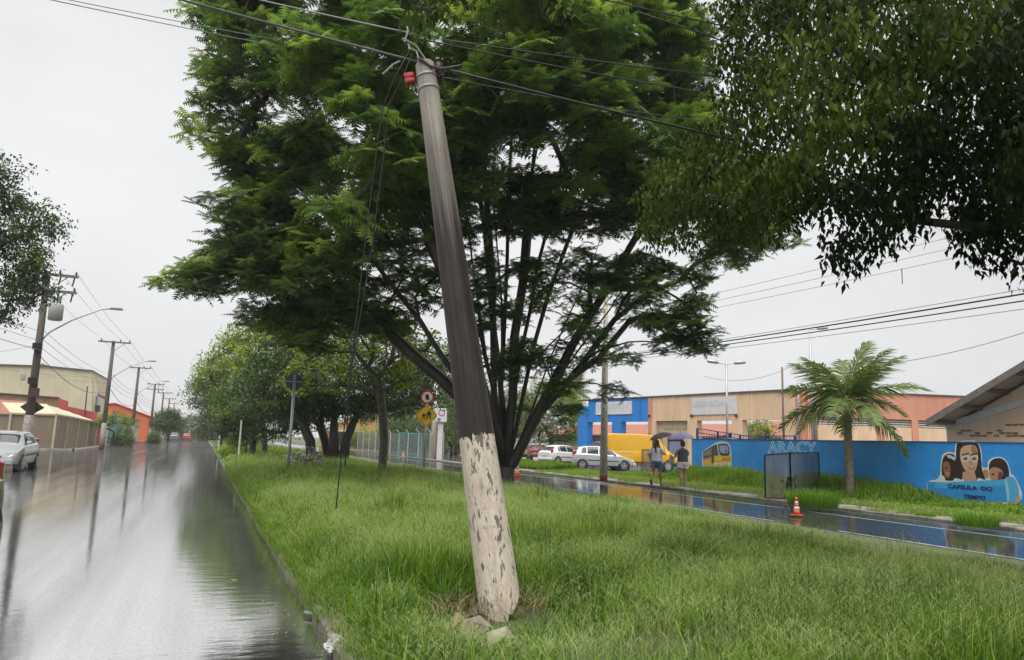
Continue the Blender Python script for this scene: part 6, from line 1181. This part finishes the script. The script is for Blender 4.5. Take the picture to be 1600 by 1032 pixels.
# ================================================================== overhead cables
def cable(p, q, sag, rad, label, group='overhead cables', m='wire', n=18, name='overhead_cable'):
    p, q = Vector(p), Vector(q); o = MB().tube([p.lerp(q, i/n)-Vector((0, 0, sag*4*(i/n)*(1-i/n))) for i in range(n+1)], rad, 5).obj(name, M[m], None, True); return tag(o, label, 'cable', group)
ptop = PB+pax*(PLEN-.1)
# bundle from the left over the road to the leaning pole and on to the right
lft = atd(-60, -95, 9.5); rgt = atd(1700, 330, 13.5)
cable(lft, atd(668, 101, 7.3), .02, .014, 'thick black cable from upper left to the leaning pole top', 'cables of the leaning pole'); cable(atd(668, 101, 7.3), rgt, .12, .014, 'thick black cable from the leaning pole top towards the right', 'cables of the leaning pole')
o_ = MB().tube([atd(x, y, 7.24) for x, y in ((655, 91), (664, 98), (672, 104), (690, 108), (706, 106), (722, 103))], .016, 6).obj('cable_loop', M['wire'], None, True); tag(o_, 'black cable loop clamped round the leaning pole top', 'cable', 'cables of the leaning pole')
for a, b, lb in (((-60, -118), (640, 52), 'upper grey cable above the thick cable left of the leaning pole'), ((-60, -30), (560, 95), 'thin grey wire from the left edge into the big tree')): cable(atd(*a, 10), atd(*b, 8 if a[1] < -50 else 22), .05, .009, lb, 'cables of the leaning pole', 'wire_grey')
cable(atd(-60, -34, 10.2), atd(560, 84, 22.2), .05, .008, 'second thin grey wire beside it into the big tree', 'cables of the leaning pole', 'wire_grey')
for (a, b, lb) in (((650, 60), (1240, 165), 'upper wire right of the leaning pole among the leaves'), ((690, 62), (1420, 150), 'topmost wire right of the leaning pole among the leaves'), ((675, 118), (1150, 195), 'lower wire right of the leaning pole among the leaves'), ((900, -10), (1500, 110), 'high wire crossing the top of the big tree'), ((1000, 20), (1600, 210), 'wire passing through the fig leaves')): cable(atd(*a, 7.5), atd(*b, 12), .05, .008, lb, 'cables of the leaning pole')
# loose wires dangling from the pole top
for pts, lb in ((((640, 80), (615, 125), (598, 170), (588, 240), (573, 360), (558, 490), (546, 600), (539, 728)), 'left loose wire dangling beside the leaning pole'), (((645, 84), (625, 130), (607, 165), (600, 240), (585, 360), (564, 490), (545, 600), (525, 796)), 'right loose wire dangling beside the leaning pole')):
    o_ = MB().tube([atd(x, y, 7.3+.04*i) for i, (x, y) in enumerate(pts)], .0065, 5).obj('loose_wire', M['wire'] , None, True); tag(o_, lb, 'wire', 'loose wires at the leaning pole')
# lines along the far road, carried by the slender pole
for z1, z2, rd, m, lb in ((5.17, 5.12, .016, 'wire', 'thick lower cable right of the slender pole'), (5.25, 5.34, .02, 'wire', 'thickest cable right of the slender pole'), (5.08, 4.86, .008, 'wire_grey', 'thin lowest wire right of the slender pole'), (5.3, 5.5, .008, 'wire_grey', 'thin wire above the thick cables right of the slender pole'), (6.5, 6.35, .006, 'wire_grey', 'lowest of three high thin wires at upper right'), (6.75, 6.6, .006, 'wire_grey', 'middle of three high thin wires at upper right'), (7.0, 6.9, .006, 'wire_grey', 'highest of three thin wires at upper right')):
    cable((rp.x-.2, rp.y-.1, z1), (16.9, -6, z2+.05), .22, rd, lb, 'cables along the far road', m)
o_ = MB().tube([atx(1409, 420, 17), atx(1410, 444, 17)], .012, 5).obj('wire_spacer', M['dark_metal']); tag(o_, 'small spacer hanging on the high thin wires', 'spacer', None)
cable(atd(1100, 588, 40), atd(1246, 568, 36), .5, .01, 'sagging wire between lamp post and grey post', 'cables behind the wall', 'wire_grey'); cable(atd(1390, 568, 26), atd(1660, 500, 19), .15, .01, 'wire rising to the right above the school house', 'cables behind the wall', 'wire_grey')
cable((rp.x-.2, rp.y, 5.1), (17.2, 70, 5.0), .4, .014, 'cable running on behind the slender pole into the trees', 'cables along the far road')
# lines along the left pavement
ORD = ['nearest', 'second', 'third', 'fourth', 'fifth', 'sixth', 'last']
for i in range(len(ys)-1):
    y0, y1 = ys[i], ys[i+1]
    for x, z, rd in ((-8.05, 8.7, .008), (-6.7, 8.7, .008), (-6.05, 8.7, .008)): cable((x, y0-.14, z), (x, y1-.14, z), .25, rd*(1+i*.4), 'high wire at the crossarms between the %s and %s left street poles' % (ORD[i], ORD[i+1]), 'high wires of the left pavement', 'wire_grey', 8)
    for z, rd in ((4.7, .016), (5.1, .01), (5.5, .01), (5.9, .01)): cable((-7.05, y0, z), (-7.05, y1, z), .35 if z > 4.8 else .8, rd*(1+i*.3), ('thick sagging' if z < 4.8 else 'thin')+' low cable between the %s and %s left street poles' % (ORD[i], ORD[i+1]), 'low cables of the left pavement', 'wire_grey' if z > 4.8 else 'wire', 8)
for z, rd in ((8.7, .008), (5.0, .014), (5.4, .009), (5.8, .009)): cable((-7.05, 38.7, z), (-9.5, 8, z+.2), .3, rd, {8.7: 'highest wire', 5.8: 'upper thin cable', 5.4: 'lower thin cable', 5.0: 'thick cable'}[z]+' running from the nearest left pole out of the frame', 'low cables of the left pavement', 'wire_grey')
for k_, (a, b) in enumerate((((-7.1, 66, 5.6), (-20, 60, 6.2)), ((-7.1, 66, 5.2), (-14, 70.1, 6.3)), ((-7.1, 38.7, 5.3), (-18, 62, 6.4)))): cable(a, b, .3, .01, ('house drop wire from the second left pole to the roof corner', 'house drop wire from the second left pole over the fence', 'house drop wire from the nearest left pole to the cream building')[k_], 'house drop wires', 'wire_grey')
# ================================================================== grass
def blades(P_, hgt, wid, az, bend, tint):
    """one curved blade for every row: 5 points, 3 triangles"""
    n = len(P_); d = np.stack([np.cos(az), np.sin(az), np.zeros(n)], 1); s = np.stack([-np.sin(az), np.cos(az), np.zeros(n)], 1)
    def at(t): return P_+d*(bend*hgt*t**2)[:, None]+np.array([0, 0, 1])*(hgt*t*(1-.22*np.minimum(bend, 1.6)*t))[:, None]
    b_, m_, e = P_, at(np.full(n, .55)), at(np.ones(n)); w_ = wid[:, None]/2
    V = np.stack([b_-s*w_*.8, b_+s*w_*.8, m_-s*w_, m_+s*w_, e], 1).reshape(-1, 3); k = (np.arange(n)*5)[:, None, None]
    F = (np.array([(0, 1, 3), (0, 3, 2), (2, 3, 4)])[None]+k).reshape(-1, 3)
    return V, F, np.repeat(tint, 5)
def seeds(P_, hgt, az, tint, spread=.09):
    """thin flowering stems with open panicles of hair-fine branches"""
    n = len(P_); nb = 5; d = np.stack([np.cos(az), np.sin(az), np.zeros(n)], 1); Vs, Fs = [], []; k = 0
    top = P_+d*(.25*hgt)[:, None]+np.array([0, 0, 1])*hgt[:, None]; s = np.stack([-np.sin(az), np.cos(az), np.zeros(n)], 1)*.0013
    Vs.append(np.stack([P_-s, P_+s, top], 1)); 
    for j in range(nb):
        t = .62+.38*j/nb; p = P_+(top-P_)*t; a2 = az+j*2.4; o = np.stack([np.cos(a2), np.sin(a2), np.full(n, .55)], 1)*(spread*(1.25-.6*j/nb)); e = p+o*RNG.uniform(.7, 1.2, (n, 1)); sd = np.stack([-np.sin(a2), np.cos(a2), np.zeros(n)], 1)*.0016
        Vs.append(np.stack([p, e-sd, e+sd], 1))
    V = np.stack(Vs, 1).reshape(-1, 3); F = np.arange(len(V)).reshape(-1, 3); return V, F, np.repeat(tint, 3*(nb+1))
def area(n, x0, x1, y0, y1, zf, margin=140, keep=None):
    x = RNG.uniform(x0, x1, n); y = RNG.uniform(y0, y1, n); z = zf(x, y); px, py, wv = projn(np.stack([x, y, z+.25], 1)); ok = (wv > .5) & (px > -margin) & (px < PW+margin) & (py < PH+230)
    if keep is not None: ok &= keep(x, y)
    return np.stack([x, y, z], 1)[ok]
LM_G = leafmat('grass_blade', [(.035, .085, .008), (.095, .2, .018), (.19, .32, .035), (.36, .45, .1)], .5, .4, .35)
LM_S = leafmat('grass_seed', [(.2, .28, .07), (.34, .41, .15), (.46, .48, .24)], .7, .4, .2)
def join(parts):
    V, F, T, k = [], [], [], 0
    for v, f, t in parts: V.append(v); F.append(f+k); T.append(t); k += len(v)
    return np.concatenate(V), np.concatenate(F), np.concatenate(T)
X0, X1 = KX+.03, MX1+.1
pole_xy = np.array([PB.x, PB.y])
def away(x, y):      # bare soil round the broken foot of the pole
    d = np.hypot((x-PB.x+.02), (y-PB.y+.05)*1.15); return (d > .3+.12*vnoise(x, y, .2)) & (RNG.random(len(x)) < np.clip((d-.25)/.35, .08, 1))
def lush(x, y):      # bright coarse clump left of the pole and a few more
    s = np.exp(-(((x-2.0)/.5)**2+((y-6.7)/.62)**2))+.55*np.exp(-(((x-1.5)/.3)**2+((y-5.6)/.5)**2)); s += .7*np.exp(-(((x-2.6)/.7)**2+((y-24.3)/1.2)**2)); s += .4*(vnoise(x, y, 1.3) > .78); return np.clip(s, 0, 1)
def foot(x, y): return np.clip((np.hypot(x-PB.x+.12, (y-PB.y+.42)*.8)-.38)/.75, .12, 1)
def hmap(x, y): return (.08+.3*vnoise(x, y, .8)**1.5+.14*vnoise(x, y, 3.1)+.3*np.clip(vnoise(x, y, .45)-.6, 0, 1))*foot(x, y)
def edge(x): return np.clip((x-KX)/.5, .3, 1)*np.clip((MX1+.25-x)/3.2, .42, 1)
parts = []
for n, y0, y1, wmul, hm in ((74000, 3.0, 8.0, 1.65, 1.08), (66000, 8.0, 14, 2.7, 1.05), (48000, 14, 24, 4.2, 1.0), (28000, 24, 42, 7.5, 1.0), (11000, 42, 85, 15, 1.05)):
    P_ = area(n, X0, X1, y0, y1, zmed, keep=lambda x, y: away(x, y) & (vnoise(x, y, 1.9)+.12*RNG.random(len(x)) > .2)); x, y = P_[:, 0], P_[:, 1]; m_ = len(P_); lu = lush(x, y)
    h = hmap(x, y)*edge(x)*hm*RNG.uniform(.55, 1.3, m_)*(1+.55*lu); wd = (.0042+.004*lu)*wmul*RNG.uniform(.7, 1.3, m_)
    tn = np.clip(.36+.5*(vnoise(x, y, 1.1)-.5)+.4*(vnoise(x, y, .35)-.5)+RNG.normal(.04, .25, m_)-.05*lu+.14*np.clip((y-7)/6, 0, 1), 0, 1)
    parts.append(blades(P_, h, wd, RNG.uniform(0, 6.28, m_), np.abs(RNG.normal(.45, .35, m_)), tn))
P_ = area(26000, KX-.02, KX+.4, 3, 34, zmed, keep=lambda x, y: vnoise(x, y, .4)+.35*RNG.random(len(x))+.6*(x-KX) > .5); m_ = len(P_)
parts.append(blades(P_, RNG.uniform(.06, .22, m_), .005*np.where(P_[:, 1] > 10, 2, 1)*RNG.uniform(.7, 1.3, m_), RNG.normal(3.14, .9, m_), np.abs(RNG.normal(.9, .4, m_)), np.clip(RNG.normal(.45, .2, m_), 0, 1)))
V, F, T = join(parts); tag(npmesh('median_grass', V, F, LM_G, None, T), kind='stuff')
# coarse bright blades of the clumps
P_ = area(160000, X0, X1, 4, 27, zmed, keep=lambda x, y: away(x, y) & (RNG.random(len(x)) < lush(x, y)**1.2*np.where(y < 9, 1, .25))); P_ = P_[RNG.random(len(P_)) < .9]; m_ = len(P_)
V, F, T = blades(P_, RNG.uniform(.24, .52, m_)*foot(P_[:, 0], P_[:, 1])**.5, RNG.uniform(.007, .015, m_)*np.where(P_[:, 1] > 12, 2.0, 1), RNG.uniform(0, 6.28, m_), np.abs(RNG.normal(.5, .35, m_)), np.clip(RNG.normal(.5, .22, m_), 0, 1))
LM_G2 = leafmat('lush_grass', [(.035, .1, .01), (.08, .2, .018), (.15, .31, .03), (.28, .42, .08)], .42, .45, .4)
tag(npmesh('lush_grass', V, F, LM_G2, None, T), kind='stuff')
P_ = area(26000, X0, X1-1.5, 3.2, 15, zmed, keep=lambda x, y: away(x, y) & (RNG.random(len(x)) < vnoise(x, y, .6)**1.5)); m_ = len(P_); x, y = P_[:, 0], P_[:, 1]
V, F, T = blades(P_, RNG.uniform(.25, .5, m_)*foot(x, y)*edge(x), RNG.uniform(.005, .009, m_)*np.where(y > 9, 1.5, 1), RNG.uniform(0, 6.28, m_), RNG.uniform(.5, 1.5, m_), np.clip(RNG.normal(.62, .2, m_), 0, 1)); tag(npmesh('arching_grass', V, F, LM_G, None, T), kind='stuff')
# tussocks standing out of the sward
tc_ = area(330, X0+.2, X1-1.2, 3.6, 22, zmed, keep=lambda x, y: np.hypot(x-PB.x, y-PB.y+.3) > .75); k_ = len(tc_); nb_ = 70; P_ = np.repeat(tc_, nb_, 0); m_ = len(P_); rr_ = np.repeat(RNG.uniform(.05, .16, k_), nb_)*np.sqrt(RNG.random(m_)); aa_ = RNG.uniform(0, 6.28, m_); P_[:, 0] += rr_*np.cos(aa_); P_[:, 1] += rr_*np.sin(aa_); P_[:, 2] = zmed(P_[:, 0], P_[:, 1])
V, F, T = blades(P_, np.repeat(RNG.uniform(.22, .46, k_), nb_)*RNG.uniform(.5, 1.15, m_)*edge(P_[:, 0]), RNG.uniform(.005, .01, m_)*np.where(P_[:, 1] > 10, 1.8, 1), aa_+RNG.normal(0, .5, m_), np.abs(RNG.normal(.7, .35, m_)), np.clip(np.repeat(RNG.uniform(.2, .7, k_), nb_)+RNG.normal(0, .14, m_), 0, 1)); tag(npmesh('tussock_grass', V, F, LM_G2, None, T), kind='stuff')
# dead straw between the green
P_ = area(9000, X0, X1, 3.3, 16, zmed, keep=lambda x, y: vnoise(x, y, .8) > .5); m_ = len(P_); LM_ST = leafmat('dead_straw', [(.16, .12, .05), (.3, .24, .12), (.42, .36, .2)], .8, .2, .2)
V, F, T = blades(P_, RNG.uniform(.1, .3, m_)*edge(P_[:, 0])*foot(P_[:, 0], P_[:, 1]), RNG.uniform(.003, .005, m_)*np.where(P_[:, 1] > 9, 1.7, 1), RNG.uniform(0, 6.28, m_), RNG.uniform(.4, 2.0, m_), RNG.random(m_)); tag(npmesh('dead_straw', V, F, LM_ST, None, T), kind='stuff')
parts = []
for n, y0, y1, sp_, rep in ((19000, 3.2, 9, .07, 1), (19000, 9, 18, .1, 1), (9000, 18, 40, .19, 1)):
    P_ = area(n, X0, X1, y0, y1, zmed, keep=lambda x, y: away(x, y) & (RNG.random(len(x)) < .25+.9*vnoise(x, y, 1.4)) & (lush(x, y) < .5)); x, y = P_[:, 0], P_[:, 1]; m_ = len(P_)
    v, f, t = seeds(P_, (hmap(x, y)*1.1+.12*foot(x, y))*edge(x)*RNG.uniform(.8, 1.25, m_), RNG.uniform(0, 6.28, m_), np.clip(RNG.normal(.45, .2, m_), 0, 1), sp_); parts.append((v, f, t))
V, F, T = join(parts); tag(npmesh('grass_seedheads', V, F, LM_S, None, T), kind='stuff')
# verge along the blue wall: mown strip, then tall weeds against the wall
def wallh(x, y):
    near = np.clip((x-18.9)/1.6, 0, 1); return .06+near*(.22+.5*vnoise(x, y, 1.6))*np.clip((y-15.9)/1.8, .1, 1)*np.where(y > 28.9, .1, 1)
P_ = area(56000, 17.5, 21.25, 6, 33.4, zver, keep=lambda x, y: RNG.random(len(x)) < np.clip(.25+(x-17.6)*.35, .1, 1)); x, y = P_[:, 0], P_[:, 1]; m_ = len(P_)
a1 = blades(P_, wallh(x, y)*RNG.uniform(.6, 1.25, m_), .028*RNG.uniform(.7, 1.4, m_)*np.where(x > 19, 1.15, .8), RNG.uniform(0, 6.28, m_), np.abs(RNG.normal(.4, .3, m_)), np.clip(np.where(x < 19, .85, .55)+.3*(vnoise(x, y, .8)-.5)+RNG.normal(0, .14, m_), 0, 1))
P_ = area(30000, 17.5, 19.9, 33.5, 46, zver); x, y = P_[:, 0], P_[:, 1]; m_ = len(P_)
a2 = blades(P_, np.where(y > 38.2, .2+.25*vnoise(x, y, 1.5), .06)*RNG.uniform(.6, 1.25, m_), .028*RNG.uniform(.7, 1.4, m_), RNG.uniform(0, 6.28, m_), np.abs(RNG.normal(.4, .3, m_)), np.clip(np.where(y > 36.5, .5, .72)+RNG.normal(0, .15, m_), 0, 1))
P_ = area(16000, RX1+.12, 17.6, 5, 40, lambda x, y: np.full(np.shape(x), .075), keep=lambda x, y: vnoise(x, y, .9)+.25*(vnoise(x, y, .3)-.5)+.35*np.clip(x-17, 0, 1) > .6); m_ = len(P_)
a3 = blades(P_, RNG.uniform(.04, .16, m_), .012*RNG.uniform(.7, 1.4, m_), RNG.uniform(0, 6.28, m_), np.abs(RNG.normal(.6, .4, m_)), np.clip(RNG.normal(.6, .18, m_), 0, 1))
V, F, T = join([a1, a2, a3]); tag(npmesh('verge_grass', V, F, LM_G, None, T), kind='stuff')
def tuft(label, p, r_, h, n, tint, grp, wid=.012):
    a_ = RNG.uniform(0, 6.28, n); q = r_*np.sqrt(RNG.random(n)); P_ = np.stack([q*np.cos(a_), q*np.sin(a_), np.zeros(n)], 1)
    V, F, T = blades(P_, h*RNG.uniform(.5, 1.15, n), wid*RNG.uniform(.7, 1.3, n), a_+RNG.normal(0, .6, n), np.abs(RNG.normal(.55, .3, n)), np.clip(RNG.normal(tint, .14, n), 0, 1)); o = npmesh('grass_tuft', V, F, LM_G2, None, T); o.location = p; tag(o, label, 'grass tuft', grp)
for px, py, r_, h, n, lb in ((1527, 822, .42, .35, 900, 'bright green grass tuft growing from the far kerb below the mural'), (1270, 793, .62, .55, 1500, 'weedy grass tuft at the foot of the dark mesh screen'), (1445, 806, .25, .12, 250, 'low grass patch on the footpath left of the bright tuft')):
    p = gnd(px, py, .09); tuft(lb, (p.x, p.y, .08), r_, h, n, .55, 'grass tufts along the far kerb')

# dry roots and stalks torn up round the broken pole foot
LM_D = leafmat('dry_stalk', [(.1, .075, .04), (.22, .17, .09), (.36, .29, .17)], .8, .2, .2)
n_ = 380; a_ = RNG.uniform(0, 6.28, n_); q_ = .1+.42*np.sqrt(RNG.random(n_)); P_ = np.stack([PB.x-.14+q_*np.cos(a_), PB.y-.12+q_*np.sin(a_)*.8, np.zeros(n_)], 1); P_[:, 2] = zmed(P_[:, 0], P_[:, 1])+.06*RNG.random(n_)+.06
V, F, T = blades(P_, RNG.uniform(.06, .2, n_), RNG.uniform(.003, .006, n_), RNG.uniform(0, 6.28, n_), RNG.uniform(.8, 2.2, n_), RNG.random(n_)); tag(npmesh('dry_stalks', V, F, LM_D, None, T), kind='stuff')

# broad leaved weeds scattered through the grass
wl_v, wl_f = tri_leaf(1, .55, .1, .25); P_ = area(5200, KX+.2, MX1, 3.4, 16, zmed, keep=lambda x, y: away(x, y) & (vnoise(x, y, .7) > .55)); P_ = np.repeat(P_, 6, 0); m_ = len(P_); P_[:, 2] += RNG.uniform(.04, .2, m_)*foot(P_[:, 0], P_[:, 1]); P_[:, :2] += RNG.normal(0, .03, (m_, 2))
V, F, T = scatter([(wl_v, wl_f)], P_, eulers(RNG.normal(0, .3, m_), RNG.normal(-.1, .4, m_), RNG.uniform(0, 6.28, m_)), RNG.uniform(.025, .07, m_), np.clip(RNG.normal(.45, .2, m_), 0, 1)); tag(npmesh('ground_weeds', V, F, LM_G2, None, T), kind='stuff')
# ================================================================== rain haze
HZ = 0.00055
hz = MB().box((0, 200, 11), (900, 760, 26)).obj('haze'); hz.data.materials.clear()
hm = bpy.data.materials.new('rain_haze'); hm.use_nodes = True; ht = hm.node_tree; ht.nodes.clear(); ho = ht.nodes.new('ShaderNodeOutputMaterial'); pv = ht.nodes.new('ShaderNodeVolumePrincipled')
pv.inputs['Color'].default_value = (.93, .94, .95, 1); pv.inputs['Density'].default_value = HZ; pv.inputs['Anisotropy'].default_value = .1; ht.links.new(pv.outputs[0], ho.inputs['Volume']); hz.data.materials.append(hm); tag(hz, kind='stuff')
